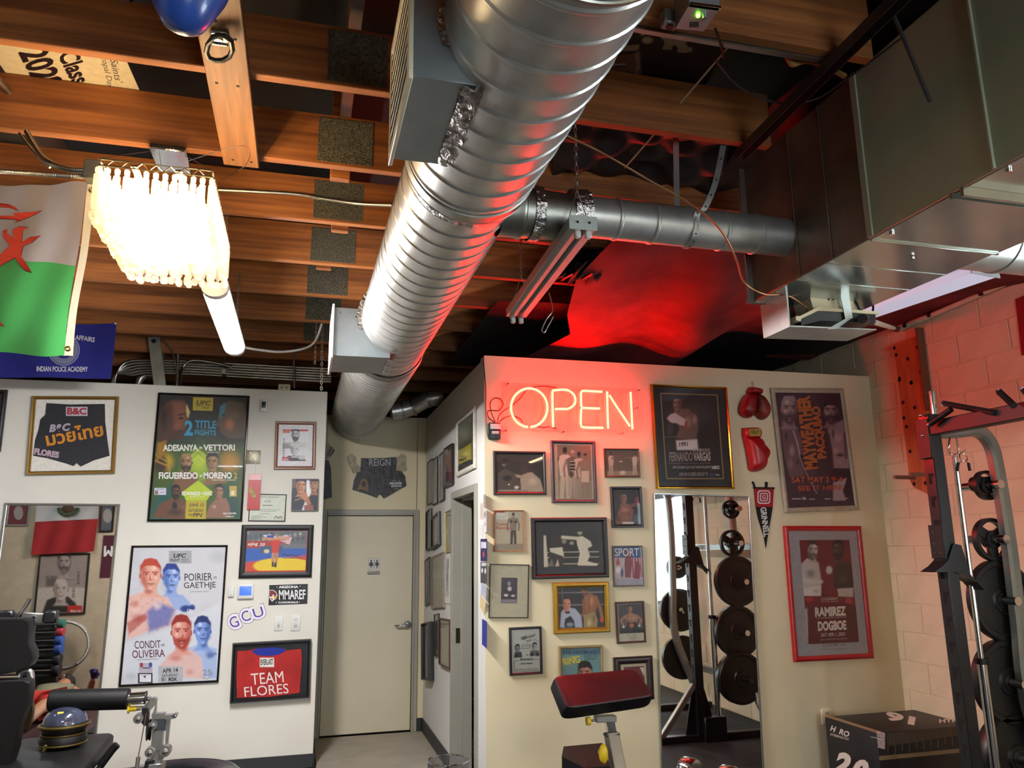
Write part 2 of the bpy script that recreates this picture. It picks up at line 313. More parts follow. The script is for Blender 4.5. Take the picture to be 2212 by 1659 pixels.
class Pic:
    """framed thing on a wall: frame, mount, printed picture, lettering, glass"""
    def __init__(s, name, label, cat, pl, crop, quad, fw=.02, fd=.02, fcol='#141312', frough=.3, fmetal=0., inner=None, back='#f0ece0', group=None, glass=True, lip=None, flat_body=False, frame2=None):
        s.pl = pl; s.crop = crop; s.fd = fd; s.mb = MB(); s.mats = []; s.layer = 0
        pts = [pl.uv(*crop(*q), off=fd) for q in quad]; s.c = [sum(p[i] for p in pts)/4 for i in (0, 1)]
        w = (math.dist(pts[0], pts[1])+math.dist(pts[3], pts[2]))/2; h = (math.dist(pts[0], pts[3])+math.dist(pts[1], pts[2]))/2
        dx = pts[1][0]-pts[0][0]+pts[2][0]-pts[3][0]; dy = pts[1][1]-pts[0][1]+pts[2][1]-pts[3][1]
        vx = pts[0][0]-pts[3][0]+pts[1][0]-pts[2][0]; vy = pts[0][1]-pts[3][1]+pts[1][1]-pts[2][1]
        an = (math.atan2(dy, dx)+math.atan2(-vx, vy))/2
        s.ang = an; s.w = w; s.h = h; s.ca = math.cos(an); s.sa = math.sin(an)
        root = s.root = thing(name, label, cat, pl.P(s.c[0], s.c[1]-h/2), group)
        iw, ih = w-2*fw, h-2*fw; s.iw, s.ih = iw, ih
        fm = mat('frame_%s_%d%d' % (fcol.strip('#'), frough*10, fmetal*10), fcol, frough, fmetal, noise=(30, .08))
        b = MB()
        if not flat_body:
            prof = [(0, .002), (0, fd*.8), (.18, fd), (.62, fd), (.8, fd*.82), (1, fd*.72), (1, .003)]
            for side in range(4):
                ring = []
                for (t, z) in prof:
                    for e in (0, 1):
                        hw, hh = w/2-fw*t, h/2-fw*t; cs = [(-hw, hh), (hw, hh), (hw, -hh), (-hw, -hh)]; p = cs[(side+e) % 4]; ring.append(s.L(p[0], p[1], z))
                n = len(prof); b.add(ring, [[2*i, 2*i+1, 2*i+3, 2*i+2] for i in range(n-1)])
            b.build('frame', fm, root)
        s.base = fd*.45 if not flat_body else fd
        bb = MB(); q = [s.L(x, y, z) for z in (.001, s.base) for (x, y) in ((-iw/2-.002, ih/2+.002), (iw/2+.002, ih/2+.002), (iw/2+.002, -ih/2-.002), (-iw/2-.002, -ih/2-.002))]
        bb.add(q, [[0, 1, 2, 3], [4, 5, 6, 7], [0, 1, 5, 4], [1, 2, 6, 5], [2, 3, 7, 6], [3, 0, 4, 7]]); bb.build('canvas' if flat_body else 'mount', ink(back), root)
        s.glass = glass and not flat_body
    def L(s, u, v, z=0.): return s.pl.P(s.c[0]+u*s.ca-v*s.sa, s.c[1]+u*s.sa+v*s.ca, z)
    def loc(s, x, y):                            # crop pixel -> local u,v, kept inside the opening
        u, v = s.pl.uv(*s.crop(x, y), off=s.base); du, dv = u-s.c[0], v-s.c[1]
        u, v = du*s.ca+dv*s.sa, -du*s.sa+dv*s.ca
        return max(-s.iw/2, min(s.iw/2, u)), max(-s.ih/2, min(s.ih/2, v))
    def mi(s, col):
        m = ink(col)
        if m not in s.mats: s.mats.append(m)
        return s.mats.index(m)
    def z(s): s.layer += 1; return s.base+.0004+.0001*s.layer
    def paint(s, fn, quad=None, cell=6., base='#888888'):    # cell in crop pixels
        if quad is None: r = (-s.iw/2, s.iw/2, -s.ih/2, s.ih/2)
        else:
            P = [s.loc(*q) for q in quad]; r = ((P[0][0]+P[3][0])/2, (P[1][0]+P[2][0])/2, (P[2][1]+P[3][1])/2, (P[0][1]+P[1][1])/2)
        a = s.L(r[0], r[3], s.base); b = s.L(r[1], r[2], s.base); pa, pb = pj([s.pl.see(a), s.pl.see(b)])
        nu = max(4, int(abs(pb[0]-pa[0])*s.crop.k/cell)); nv = max(4, int(abs(pb[1]-pa[1])*s.crop.k/cell)); z = s.z()
        U, V = np.meshgrid(np.linspace(r[0], r[1], nu+1), np.linspace(r[3], r[2], nv+1))
        u = U.ravel()*s.ca-V.ravel()*s.sa+s.c[0]; v = U.ravel()*s.sa+V.ravel()*s.ca+s.c[1]
        W3 = np.array(s.pl.p0)+np.outer(u, s.pl.a)+np.outer(v, s.pl.b)+np.array(s.pl.n)*z
        W2 = W3.copy()
        if s.pl.mir: W2[:, 1] = 2*s.pl.mir-W2[:, 1]
        q = pj(W2); K = s.crop
        pt = Paint((q[:, 0]-K.ox)*K.k, (q[:, 1]-K.oy)*K.k, base); fn(pt)
        me = bpy.data.meshes.new('print'); i = np.arange(nu*nv); j = i//nu*(nu+1)+i % nu
        me.from_pydata(W3-np.array(ORG[s.root]), [], np.stack([j+nu+1, j+nu+2, j+1, j], 1).tolist())
        ca = me.color_attributes.new('print', 'FLOAT_COLOR', 'POINT'); ca.data.foreach_set('color', np.c_[np.clip(pt.c, 0, 1), np.ones(len(pt.c))].astype(np.float32).ravel())
        me.materials.append(painted()); o = bpy.data.objects.new('print', me); COL.objects.link(o); o.parent = s.root; ORG[o] = ORG[s.root]
    def poly(s, pts, col, z=None):
        P = [s.loc(*p) for p in pts]; z = z or s.z(); s.mb.use(s.mi(col))
        tri = tessellate_polygon([[Vector((p[0], p[1], 0)) for p in P]]); s.mb.add([s.L(p[0], p[1], z) for p in P], [list(t) for t in tri])
    def rect(s, x0, y0, x1, y1, col): s.poly([(x0, y0), (x1, y0), (x1, y1), (x0, y1)], col)
    def ell(s, cx, cy, rx, ry, col, n=24): s.poly([(cx+rx*math.cos(2*PI*i/n), cy+ry*math.sin(2*PI*i/n)) for i in range(n)], col)
    def line(s, pts, w, col, closed=False):
        for a, b in zip(pts[:-1], pts[1:]):
            d = math.hypot(b[0]-a[0], b[1]-a[1]) or 1; nx, ny = -(b[1]-a[1])/d*w/2, (b[0]-a[0])/d*w/2
            s.poly([(a[0]+nx, a[1]+ny), (b[0]+nx, b[1]+ny), (b[0]-nx, b[1]-ny), (a[0]-nx, a[1]-ny)], col)
    def text(s, st, x0, y0, x1, y1, h, col, w=.02, shear=0., clip=True):     # box: baseline start, baseline end, height in crop pixels
        V, F = glyphs(st, w, shear); d = math.hypot(x1-x0, y1-y0); nx, ny = (y1-y0)/d, -(x1-x0)/d
        z = s.z(); s.mb.use(s.mi(col)); out = []
        A = s.loc(x0, y0); B = s.loc(x1, y1); T = s.loc(x0+nx*h, y0+ny*h)
        for (gu, gv) in V: out.append(s.L(A[0]+(B[0]-A[0])*gu+(T[0]-A[0])*gv, A[1]+(B[1]-A[1])*gu+(T[1]-A[1])*gv, z))
        s.mb.add(out, F)
    def done(s):
        if s.mb.v: s.mb.build('lettering', s.mats, s.root, flat=True, fix=False)
        if s.glass:
            g = MB(); q = [s.L(x, y, z) for z in (s.fd*.66, s.fd*.66+.002) for (x, y) in ((-s.iw/2-.001, s.ih/2), (s.iw/2, s.ih/2), (s.iw/2, -s.ih/2), (-s.iw/2, -s.ih/2))]
            g.add(q, [[0, 1, 2, 3], [4, 5, 6, 7], [0, 1, 5, 4], [1, 2, 6, 5], [2, 3, 7, 6], [3, 0, 4, 7]]); g.build('glass', glassmat('picture_glass', .015), s.root, flat=True)
        return s.root
# ================================================================ the setting
YB, YL, XW, YO, XR = 7.585, 6.637, 1.1625, 5.007, 4.29
ZJ, TOPL, TOPO = 3.29, 2.972, 2.925
wallp = mat('cream_wall_paint', '#d9cda9', .62, noise=(2.2, .025), bump=(160, .06))
wallw = mat('white_corridor_paint', '#d2cfc8', .62, noise=(2.2, .025), bump=(160, .06))
blockp = mat('painted_block', '#dfcfac', .7, noise=(5, .04), bump=(70, .35))
darkroof = mat('dark_roof_boards', '#17120f', .85, noise=(3, .2))
wood = mat('joist_timber', '#a8662f', .65, noise=(4., .3), col2='#6e3d1a', stretch=(.35, 6, 9), bump=(30, .12))
woodl = mat('pale_plank_timber', '#8d5f37', .6, noise=(4., .3), col2='#6a4527', stretch=(9, .5, 5), bump=(30, .1))
galv = mat('galvanised_steel', '#c4c4bd', .36, .82, noise=(14, .08), bump=(6, .02))
galvd = mat('dull_galvanised_sheet', '#a4a59a', .4, 1., noise=(9, .12), bump=(4, .03))
foil = mat('foil_tape', '#c8c4c0', .28, 1., noise=(40, .2), bump=(60, .9))
plate = mat('gang_nail_plate', '#6b6756', .55, .6, noise=(120, .35), bump=(180, 1.))
rubber = mat('black_rubber_floor', '#1d1e20', .75, noise=(60, .3), bump=(200, .3))
tilem = mat('grey_floor_sheet', '#a39a8a', .55, noise=(6, .06), bump=(60, .1))
trimg = mat('grey_trim_paint', '#9b998c', .45, noise=(4, .03))
doorm = mat('cream_door_paint', '#d0c7ab', .5, noise=(1.5, .04))
basem = mat('charcoal_vinyl_base', '#2d2e30', .6)
blackm = mat('black_satin', '#121314', .4)
chrome = mat('chrome', '#d5d6d8', .12, 1., noise=(20, .03))
steel = mat('silver_paint_steel', '#a9a8a2', .3, .85, noise=(20, .05))
emt = mat('zinc_conduit', '#b5b4ac', .3, 1., noise=(12, .08))
pvc = mat('ivory_pvc', '#d8cfae', .4)
whiteplas = mat('white_plastic', '#dcdcd6', .4)
vinyl = mat('black_vinyl_pad', '#070708', .5, noise=(120, .1), bump=(220, .12), spec=.35)
def struct(name, mb, m, parent=None, **k):
    return mb.build(name, m, parent, kind=None if parent else 'structure', **k)
fl = MB().span((-6, -3.7, -.1), (4.6, 9.2, -.012)); floor = struct('floor', fl, mat('concrete_slab', '#6b665f', .8, noise=(4, .08)), label='grey slab floor under the gym mats and hall sheets', cat='floor')
# black rubber mats over the gym, sheets in the hallway
proto = None
for i in range(10):
    for j in range(8):
        x = -5.4+1.22*i-.6; y = -3.0+1.22*j
        if y+.6 > YL and x+.6 < .2: continue
        if x > 1.0 and y+.3 > YO: continue
        if y > 5.2: continue
        if proto is None:
            o = MB().box((0, 0, -.006), (1.214, 1.214, .012), .002).build('rubber_mat', rubber, floor); proto = o; o.location = Vector((x+.6, y+.6, 0))-ORG[floor]+Vector(o.location)*0
            for v in o.data.vertices: v.co += ORG[floor]
        else:
            o = proto.copy(); COL.objects.link(o); o.location = Vector((x+.6, y+.6, 0))-ORG[floor]
for (y0, y1) in ((6.15, 6.79), (6.796, YB-.005)):
    MB().span((.19, y0, -.012), (XW-.01, y1, 0), .001).build('floor_sheet', tilem, floor)
# left partition (with its end), back wall, hallway side wall, shop wall
struct('wall_left', MB().span((-5.9, YL, 0), (.165, YL+.12, TOPL), .004), mat('cool_lit_wall_paint', '#dedace', .62, noise=(2.2, .025), bump=(160, .06)), label='cream partition wall hung with fight posters and a mirror', cat='wall')  # cream paint made neutral here; the cooler light is put into its colour
struct('wall_back', MB().span((-2.2, YB, 0), (.205, YB+.1, 2.93)).span((1.075, YB, 0), (4.4, YB+.1, 2.93)).span((.2, YB, 2.0), (1.08, YB+.1, 2.93)), wallp, label='cream end wall of the short hallway above the restroom door', cat='wall')
oy0, oy1, oz = 5.265, 6.075, 2.035
struct('wall_hallway', MB().span((XW, YO+.001, 0), (XW+.12, oy0, TOPO)).span((XW, oy1, 0), (XW+.12, YB, TOPO)).span((XW, oy0, oz), (XW+.12, oy1, TOPO)), wallw, label='white hallway side wall crowded with small frames', cat='wall')
struct('wall_front', MB().span((XW+.0005, YO, 0), (XR, YO+.12, TOPO+.02)), wallp, label='cream shop wall with the neon sign and boxing pictures', cat='wall')
# office behind the doorway
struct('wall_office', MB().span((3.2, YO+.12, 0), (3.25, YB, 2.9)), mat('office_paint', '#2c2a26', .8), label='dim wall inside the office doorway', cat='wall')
# painted block wall with a shop window
wy0, wy1, wz0, wz1 = .55, 1.95, .95, 2.28
wr = MB().span((XR+.004, -3.7, 0), (XR+.2, wy0, 3.9)).span((XR+.004, wy1, 0), (XR+.2, 9.2, 3.9)).span((XR+.004, wy0, 0), (XR+.2, wy1, wz0)).span((XR+.004, wy0, wz1), (XR+.2, wy1, 3.9))
WR = struct('wall_right', wr, blockp, label='painted concrete block wall beside the weight rack', cat='wall')
BL, BH = .4064, .2032
pm = None
for k in range(19):
    for j in range(14):
        y1 = YO+.75-j*BL+(BL/2 if k % 2 else 0); y0 = y1-BL; z0 = k*BH; z1 = z0+BH
        if y0 < .4: continue
        if y0 > YO-.05 and z1 < TOPO: continue
        if y0 < wy1 and z1 > wz0+.02 and z0 < wz1-.02: continue
        c = Vector((XR+.002, (y0+y1)/2, (z0+z1)/2))
        if pm is None:
            pm = MB().box((0, 0, 0), (.008, BL-.007, BH-.007), .003)
            me = bpy.data.meshes.new('block'); me.from_pydata(pm.v, [], pm.f); me.materials.append(blockp)
        o = bpy.data.objects.new('block', me); COL.objects.link(o); o.parent = WR; o.location = c-ORG[WR]
# rear and far-left walls, behind the photographer
rw = MB().span((-6, -3.6, 0), (.75, -3.45, 3.9)).span((2.45, -3.6, 0), (4.6, -3.45, 3.9)).span((.75, -3.6, 0), (2.45, -3.45, .25)).span((.75, -3.6, 2.6), (2.45, -3.45, 3.9))
struct('wall_rear', rw, wallp, label='cream shopfront wall behind the photographer', cat='wall')
struct('wall_far_left', MB().span((-6, -3.6, 0), (-5.9, 9.2, 3.9)), wallp, label='cream side wall at the far end of the gym', cat='wall')
struct('wall_far_back', MB().span((-6, 9.1, 0), (4.6, 9.2, 3.9)), darkroof, label='dark rear wall of the building above the partitions', cat='wall')
def window(name, label, x0, x1, y0, y1, z0, z1, nm):
    w = thing(name, label, 'window', ((x0+x1)/2, (y0+y1)/2, z0), kind='structure'); f = MB(); along = 0 if x1-x0 > y1-y0 else 1
    a = x0 if along == 0 else y0; b = x1 if along == 0 else y1; t = .05
    def seg(p, q, za, zb):
        if along == 0: f.span((p, y0, za), (q, y1, zb), .004)
        else: f.span((x0, p, za), (x1, q, zb), .004)
    seg(a, b, z0, z0+t); seg(a, b, z1-t, z1)
    for k in range(nm+1): p = a+(b-a-t)*k/nm; seg(p, p+t, z0+t, z1-t)
    f.build('window_frame', mat('dark_bronze_frame', '#33302c', .4, .4), w)
    for k in range(nm):
        g = MB(); p = a+(b-a-t)*k/nm+t; q = a+(b-a-t)*(k+1)/nm
        if along == 0: g.span((p, (y0+y1)/2-.003, z0+t), (q, (y0+y1)/2+.003, z1-t))
        else: g.span(((x0+x1)/2-.003, p, z0+t), ((x0+x1)/2+.003, q, z1-t))
        g.build('pane', glassmat('window_glass', .06), w)
window('window_1', 'shop window in the block wall seen in the tall mirror', XR+.05, XR+.12, wy0, wy1, wz0, wz1, 2)
window('window_2', 'wide shopfront window behind the photographer', .75, 2.45, -3.56, -3.5, .25, 2.6, 2)
# partition behind the left machine, seen only in the mirror
YP = 2.85
struct('wall_partition', MB().span((-5.9, YP-.12, 0), (-1.75, YP, 2.9)), mat('tan_wall_paint', '#b7a88c', .65), label='tan partition wall reflected in the mirror', cat='wall')
# ---- doors, trims, baseboards
d = thing('door_1', 'cream flush restroom door with silver lever at the hallway end', 'door', (.64, YB, 0), kind='structure')
leaf_ = MB().span((.236, YB+.012, .012), (1.047, YB+.055, 1.962), .003).build('door_leaf', doorm, d)
f = MB()
for a, b in (((.178, YB-.018, 0), (.232, YB+.06, 2.02)), ((1.051, YB-.018, 0), (1.105, YB+.06, 2.02)), ((.2321, YB-.0178, 1.966), (1.0509, YB+.06, 2.02))): f.span(a, b, .004)
for a, b in (((.214, YB-.026, 0), (.232, YB-.0182, 1.984)), ((1.051, YB-.026, 0), (1.069, YB-.0182, 1.984)), ((.2321, YB-.026, 1.966), (1.0509, YB-.0182, 1.984))): f.span(a, b, .003)
f.build('door_frame', trimg, d)
h = MB(); p = at(880, 1349, Y=YB); h.cyl((p.x, YB+.012, p.z), (p.x, YB-.004, p.z), .034, 24).cyl((p.x, YB-.004, p.z), (p.x, YB-.045, p.z), .012, 14)
h.tube([(p.x, YB-.045, p.z), (p.x-.03, YB-.05, p.z), (p.x-.1, YB-.045, p.z-.004), (p.x-.115, YB-.03, p.z-.006)], [.012, .011, .009, .008], 10); h.build('door_handle', chrome, leaf_)
# doorway in the hallway wall
t = thing('door_2', 'open doorway with grey frame in the hallway wall', 'doorway', (XW, (oy0+oy1)/2, 0), kind='structure'); f = MB(); T = .052
for a, b in (((XW-.018, oy1-.004, 0), (XW+.14, oy1+T, oz+T)), ((XW-.018, oy0-T, 0), (XW+.14, oy0+.004, oz+T)), ((XW-.018, oy0+.004, oz-.004), (XW+.14, oy1-.004, oz+T))): f.span(a, b, .003)
for a, b in (((XW+.06, oy1-.018, 0), (XW+.139, oy1-.003, oz-.004)), ((XW+.06, oy0+.004, oz-.018), (XW+.139, oy1-.018, oz-.003))): f.span(a, b, .002)
f.build('door_frame', trimg, t)
s_ = MB(); q = at(1010, 1372, Y=oy1-.001); s_.box((XW+.032, oy1-.0055, q.z), (.034, .004, .11), .001); s_.build('strike_plate', chrome, t)
struct('baseboard_hallway', MB().span((XW-.012, oy1+T, 0), (XW, YB-.0005, .115), .003).span((1.105, YB-.012, 0), (XW-.012, YB, .115), .003), basem, label='charcoal vinyl baseboard along the hallway wall', cat='baseboard')
struct('baseboard_left', MB().span((-5.9, YL-.01, 0), (.165, YL, .1), .003).span((.165, YL-.01, 0), (.175, YL+.12, .1), .003), basem, label='charcoal baseboard under the poster wall', cat='baseboard')
struct('baseboard_front', MB().span((XW, YO-.01, 0), (XR, YO, .1), .003), basem, label='charcoal baseboard under the neon sign wall', cat='baseboard')

# ================================================================ roof and joists
CE = struct('ceiling', MB().span((-6, -3.7, 3.86), (4.6, 9.2, 3.95)), darkroof, label='dark roof boards above the open timber joists', cat='ceiling')
JY = [2.586+.61*k for k in range(-9, 11)]
jm = {}
for y in JY:
    x1 = 1.84 if y < 3.0 else 4.2
    b = MB().box(((x1-5.9)/2, 0, ZJ+.12), (x1+5.9, .042, .24), .003)
    if x1 not in jm:
        me = bpy.data.meshes.new('joist'); me.from_pydata(b.v, [], b.f); me.materials.append(wood); jm[x1] = me
    o = bpy.data.objects.new('joist', jm[x1]); COL.objects.link(o); o.parent = CE; o.location = Vector((0, y, 0))-ORG[CE]
    if 1.9 < y < 6.6:
        k = round((y-2.586)/.61); px = {1: (739, 122), 2: (729, 108), 3: (721, 96), 4: (712, 86), 5: (705, 74), 6: (700, 68)}.get(k, (760, 135)); xa = at(px[0]-px[1]/2, 500, Y=y-.021).x; xb_ = at(px[0]+px[1]/2, 500, Y=y-.021).x
        p = MB().box(((xa+xb_)/2, y-.0225, ZJ+.118), (xb_-xa, .003, .21), .0008)
        ORG[o] = ORG[CE]; p.build('nail_plate', plate, o).location = -Vector(o.location)
# rafters over the joists and posts between
for x in (-3.2, -1.4, .09, 2.4):
    MB().span((x, -3.4, 3.6), (x+.05, 9.0, 3.86), .003).build('rafter', mat('dark_rafter', '#4a2c18', .7, noise=(4, .3), stretch=(6, .4, 6)), CE)
for px, py, k in ((735, 372, 1), (735, 480, 2), (700, 560, 3)):
    q = at(px, py, Y=2.586+.61*k+.2); MB().span((q.x-.045, q.y, ZJ+.05), (q.x+.045, q.y+.04, 3.86), .003).build('post', wood, CE)
# ================================================================ ducts
def dax(y): t = (y-.6)/6.7; return Vector((.535-.075*t, y, 2.992-.092*t))
def spiral(y0, y1, r, pitch=.11, n=56):
    a = dax(y0); b = dax(y1); d = (b-a).normalized(); x, yv, _ = frame_of(d); L = (b-a).length
    ts = []; k = -1
    while k*pitch < L:
        for f_, dr in ((0, 0), (.78, 0), (.84, .0045), (.92, .0045), (.98, 0)): ts.append((k*pitch+f_*pitch, dr))
        k += 1
    ts.append((k*pitch, 0)); mb = MB(); vs = []
    for t, dr in ts:
        for i in range(n+1):
            an = 2*PI*i/n; tt = min(max(t+pitch*i/n, 0), L); vs.append(a+d*tt+(x*math.cos(an)+yv*math.sin(an))*(r+dr))
    fs = [[q*(n+1)+i, q*(n+1)+i+1, (q+1)*(n+1)+i+1, (q+1)*(n+1)+i] for q in range(len(ts)-1) for i in range(n)]
    return mb.add(vs, fs)
D = thing('spiral_duct', 'large round galvanised spiral duct running the length of the ceiling', 'duct', (.5, 4, 2.66))
spiral(-.6, 2.42, .226).build('duct_section', galv, D, fix=False, sharp=12)
spiral(2.40, 4.86, .214).build('duct_section', galv, D, fix=False, sharp=12)
spiral(4.84, 7.3, .232, .07).build('duct_section', galv, D, fix=False, sharp=12)
def ring(y, r, w): a = dax(y); d = (dax(y+1)-a).normalized(); return MB().lathe(a, d, [(r, 0), (r+.006, .004), (r+.006, w), (r, w+.004)], 56)
ring(2.36, .225, .05).build('collar', galvd, D); ring(4.80, .226, .09).build('collar', galvd, D); ring(1.30, .224, .012).build('collar', galvd, D)
e = dax(7.3); MB().lathe(e, (0, 1, 0), [(.232, 0), (.225, .004), (.16, .006), (.01, .007)], 56).build('end_cap', galvd, D)
def crumple(pts, w, th, seed, n=26):          # crinkled tape band laid along a path; pts: (point, normal)
    rn = random.Random(seed); P = [Vector(p) for p, _ in pts]; N = [Vector(q).normalized() for _, q in pts]; mb = MB(); rows = []
    for i in range(len(P)-1):
        for k in range(n//(len(P)-1)):
            f_ = k/(n//(len(P)-1)); p = P[i].lerp(P[i+1], f_); nn = N[i].lerp(N[i+1], f_).normalized(); d = (P[i+1]-P[i]).normalized(); s = d.cross(nn)
            rows.append([p+s*w*(j/4-.5)*(1+.25*rn.random())+nn*(th*(.3+rn.random())) for j in range(5)])
    vs = [q for r in rows for q in r]; return mb.add(vs, [[5*i+j, 5*i+j+1, 5*i+j+6, 5*i+j+5] for i in range(len(rows)-1) for j in range(4)])
def arcpts(y, r, a0, a1, n, nrm=None):
    c = dax(y); return [(c+Vector((math.cos(a), 0, math.sin(a)))*r, nrm or (math.cos(a), 0, math.sin(a))) for a in [math.radians(a0+(a1-a0)*k/n) for k in range(n+1)]]
crumple(arcpts(2.43, .219, 215, 330, 8), .05, .006, 1, 60).build('foil_tape', foil, D)
def boot(x0, y0, y1, z0, z1, label, seed):
    t = thing('duct_outlet', label, 'duct outlet', (x0+.1, (y0+y1)/2, z0)); ax = dax((y0+y1)/2); xe = ax.x
    b = MB().span((x0, y0, z0), (xe-.05, y1, z1), .002); b.build('box', mat('grey_sheet_box', '#9aa3a5', .42, .75, noise=(9, .05)), t)
    s = MB(); w = .016                     # register: flange and blades on the hall-facing side
    for a, c in (((x0-.012, y0-w, z0-w), (x0, y1+w, z0+w)), ((x0-.012, y0-w, z1-w), (x0, y1+w, z1+w)), ((x0-.012, y0-w, z0+w), (x0, y0+w, z1-w)), ((x0-.012, y1-w, z0+w), (x0, y1+w, z1-w))): s.span(a, c, .002)
    rf_ = s.build('register_frame', whiteplas if z0 < 2.75 else pvc, t)
    nb = 9
    for k in range(nb):
        zz = z0+.03+(z1-z0-.06)*k/(nb-1); MB().box((x0-.004, (y0+y1)/2, zz), (.003, y1-y0-.03, .022), .0006, Matrix.Rotation(.6, 3, 'Y')).build('register_blade', pvc, rf_)
    dz = ax.z-z0; r = .226; dx = math.sqrt(max(r*r-dz*dz, .001))
    nn = Vector((-.3, 0, -1))
    crumple([((ax.x-dx-.004, y0, z0-.002), nn), ((ax.x-dx-.002, (y0+y1)/2, z0-.002), nn), ((ax.x-dx, y1, z0-.002), nn)], .045, .01, seed, 40).build('foil_tape', foil, t)
    crumple([(p, (0, -1, 0)) for p, _ in [(q+Vector((0, y0-(.6+0)-q.y+.6-.001, 0)), 0) for q, _ in arcpts(y0-.002, .226, 200, 140, 6)]], .03, .006, seed+3, 40).build('foil_tape', foil, t)
    for px, pz in ((x0+.03, z1-.03), (x0+.12, z1-.05)): MB().cyl((px, y0, pz), (px, y0-.005, pz), .004, 8).build('screw', chrome, t)
    return t
boot(.217, 1.715, 2.145, 2.80, 3.16, 'square sheet outlet box with slotted register on the near spiral duct', 5)
boot(.126, 4.26, 4.68, 2.705, 2.985, 'small square outlet box with white register on the far spiral duct', 11)
# branch duct to the plenum
zc, yc, rc = 2.898, 2.6, .079
B = thing('branch_duct', 'thin round galvanised branch duct crossing to the square plenum', 'duct', (1.3, yc, zc-.09))
MB().lathe((.66, yc, zc-.012), (1, 0, 0), [(.098, 0), (.098, .07), (.101, .075), (.101, .085), (.096, .09), (.09, .25), (.09, .34)], 32).build('duct_section', galvd, B)
pr = []; xs = 0
for k in range(6): pr += [(rc, xs), (rc, xs+.135), (rc+.004, xs+.14), (rc+.004, xs+.148), (rc, xs+.153)]; xs += .153
MB().lathe((.985, yc, zc), (1, 0, 0), pr, 36).build('duct_section', galv, B)
c = [(Vector((.97, yc, zc))+Vector((0, math.cos(a), math.sin(a)))*.094, (0, math.cos(a), math.sin(a))) for a in [2*PI*k/12 for k in range(13)]]
crumple(c, .06, .008, 21, 60).build('foil_tape', foil, B)
c = [(Vector((.80, yc, zc-.012))+Vector((0, math.cos(a), math.sin(a)))*.1, (0, math.cos(a), math.sin(a))) for a in [2*PI*k/12 for k in range(13)]]
crumple(c, .035, .006, 22, 60).build('foil_tape', foil, B)
# perforated hanger strap from the roof, under the branch
st = MB(); X0 = at(1510, 520, Y=yc-.085).x; top = at(1562, 315, Y=yc-.1)
path = [top, at(1545, 395, Y=yc-.11), at(1522, 450, Y=yc-.1), Vector((X0, yc-.083, zc+.02)), Vector((X0, yc-.06, zc-.06)), Vector((X0, yc, zc-.084)), Vector((X0, yc+.06, zc-.06)), Vector((X0, yc+.083, zc+.03)), Vector((X0+.03, yc+.09, 3.5))]
pp = bez(path, 6); vs = []
for q in pp: vs += [q+Vector((-.013, 0, 0)), q+Vector((.013, 0, 0)), q+Vector((.013, -.002, 0)), q+Vector((-.013, -.002, 0))]
st.add(vs, [[4*i+j, 4*i+(j+1) % 4, 4*i+4+(j+1) % 4, 4*i+4+j] for i in range(len(pp)-1) for j in range(4)])
SP = thing('hanger_strap', 'perforated grey metal strap looped under the branch duct', 'strap', path[4]); st.build('strap', mat('strap_zinc', '#a7a9a2', .4, .8), SP)
for i in range(2, 30, 3): q = (pp[i]+pp[i+1])/2; MB().cyl(q+Vector((0, -.003, 0)), q+Vector((0, -.0035, 0)), .004, 8).build('strap_hole', mat('black_hole', '#060606', .9), SP)
# square plenum
x0, x1, z0, z1, yf, yn = 1.885, 2.44, 2.70, 3.335, 2.86, -.9
P = thing('duct_plenum', 'big rectangular sheet metal plenum hanging under the roof', 'duct', (2.16, 1, z0))
old = mat('aged_brown_sheet', '#7d7266', .42, .6, noise=(5, .18), bump=(3, .04)); olive = mat('olive_sheet', '#b0b69c', .5, .2, noise=(4, .06), bump=(3, .03)); bright = mat('bright_sheet', '#b8beb6', .2, .85, noise=(5, .06), bump=(2.5, .05))
ys = 2.125
MB().span((x0, ys, z0), (x1, yf, z1), .002).build('plenum_section', [old], P)
MB().span((x0-.004, yn, z0-.004), (x1+.004, ys-.001, z1), .002).build('plenum_section', [olive], P)
MB().span((x0+.002, yn, z0-.007), (x1-.002, ys-.001, z0-.0042)).span((x0+.002, ys+.003, z0-.004), (x1-.002, yf-.002, z0-.0005)).build('bottom_panel', bright, P)
for a_, b_ in [((x0-.012, ys-.03, z0), (x0-.0042, ys-.002, z1))]+[((x0-.014, yy-.004, z0), (x0-.0042, yy+.004, z1)) for yy in (1.60, .95, .3)]+[((x0-.004, yy-.002, z0), (x0-.0002, yy+.002, z1)) for yy in (2.32, 2.52)]:
    MB().span(a_, b_, .001).build('standing_seam', olive if b_[1] < 2.2 else old, P)
for a_, b_ in [((x0-.02, yy, z0-.007-hh), (x1+.01, yy+.012, z0-.0072)) for yy, hh in ((1.74, .022), (1.70, .03))]+[((x0, ys-.012, z0-.014), (x1, ys-.004, z0-.0072)), ((x0, 2.36, z0-.006), (x1, 2.364, z0-.0042)), ((x0, 2.55, z0-.006), (x1, 2.553, z0-.0042))]:
    MB().span(a_, b_, .0005).build('cross_seam', bright, P)
MB().span((x0-.03, yf-.012, z0-.005), (x0+.002, yf, z1), .002).span((x0-.03, yf, z0-.006), (x1, yf+.012, z0+.02), .002).build('end_flange', galvd, P)
for px, py in ((1926, 503), (2178, 367), (1970, 556)):
    q = at(px, py, Z=z0-.0075); MB().cyl(q, q+Vector((0, 0, -.008)), .009, 12).build('screw', chrome, P)
# rounded take-off beyond the plenum
pr = [(.13, 0), (.13, .2), (.135, .205), (.135, .215), (.13, .22), (.13, .55)]
MB().lathe((x1+.001, 2.30, z0+.14), (1, 0, 0), pr, 36).build('round_takeoff', galv, P)
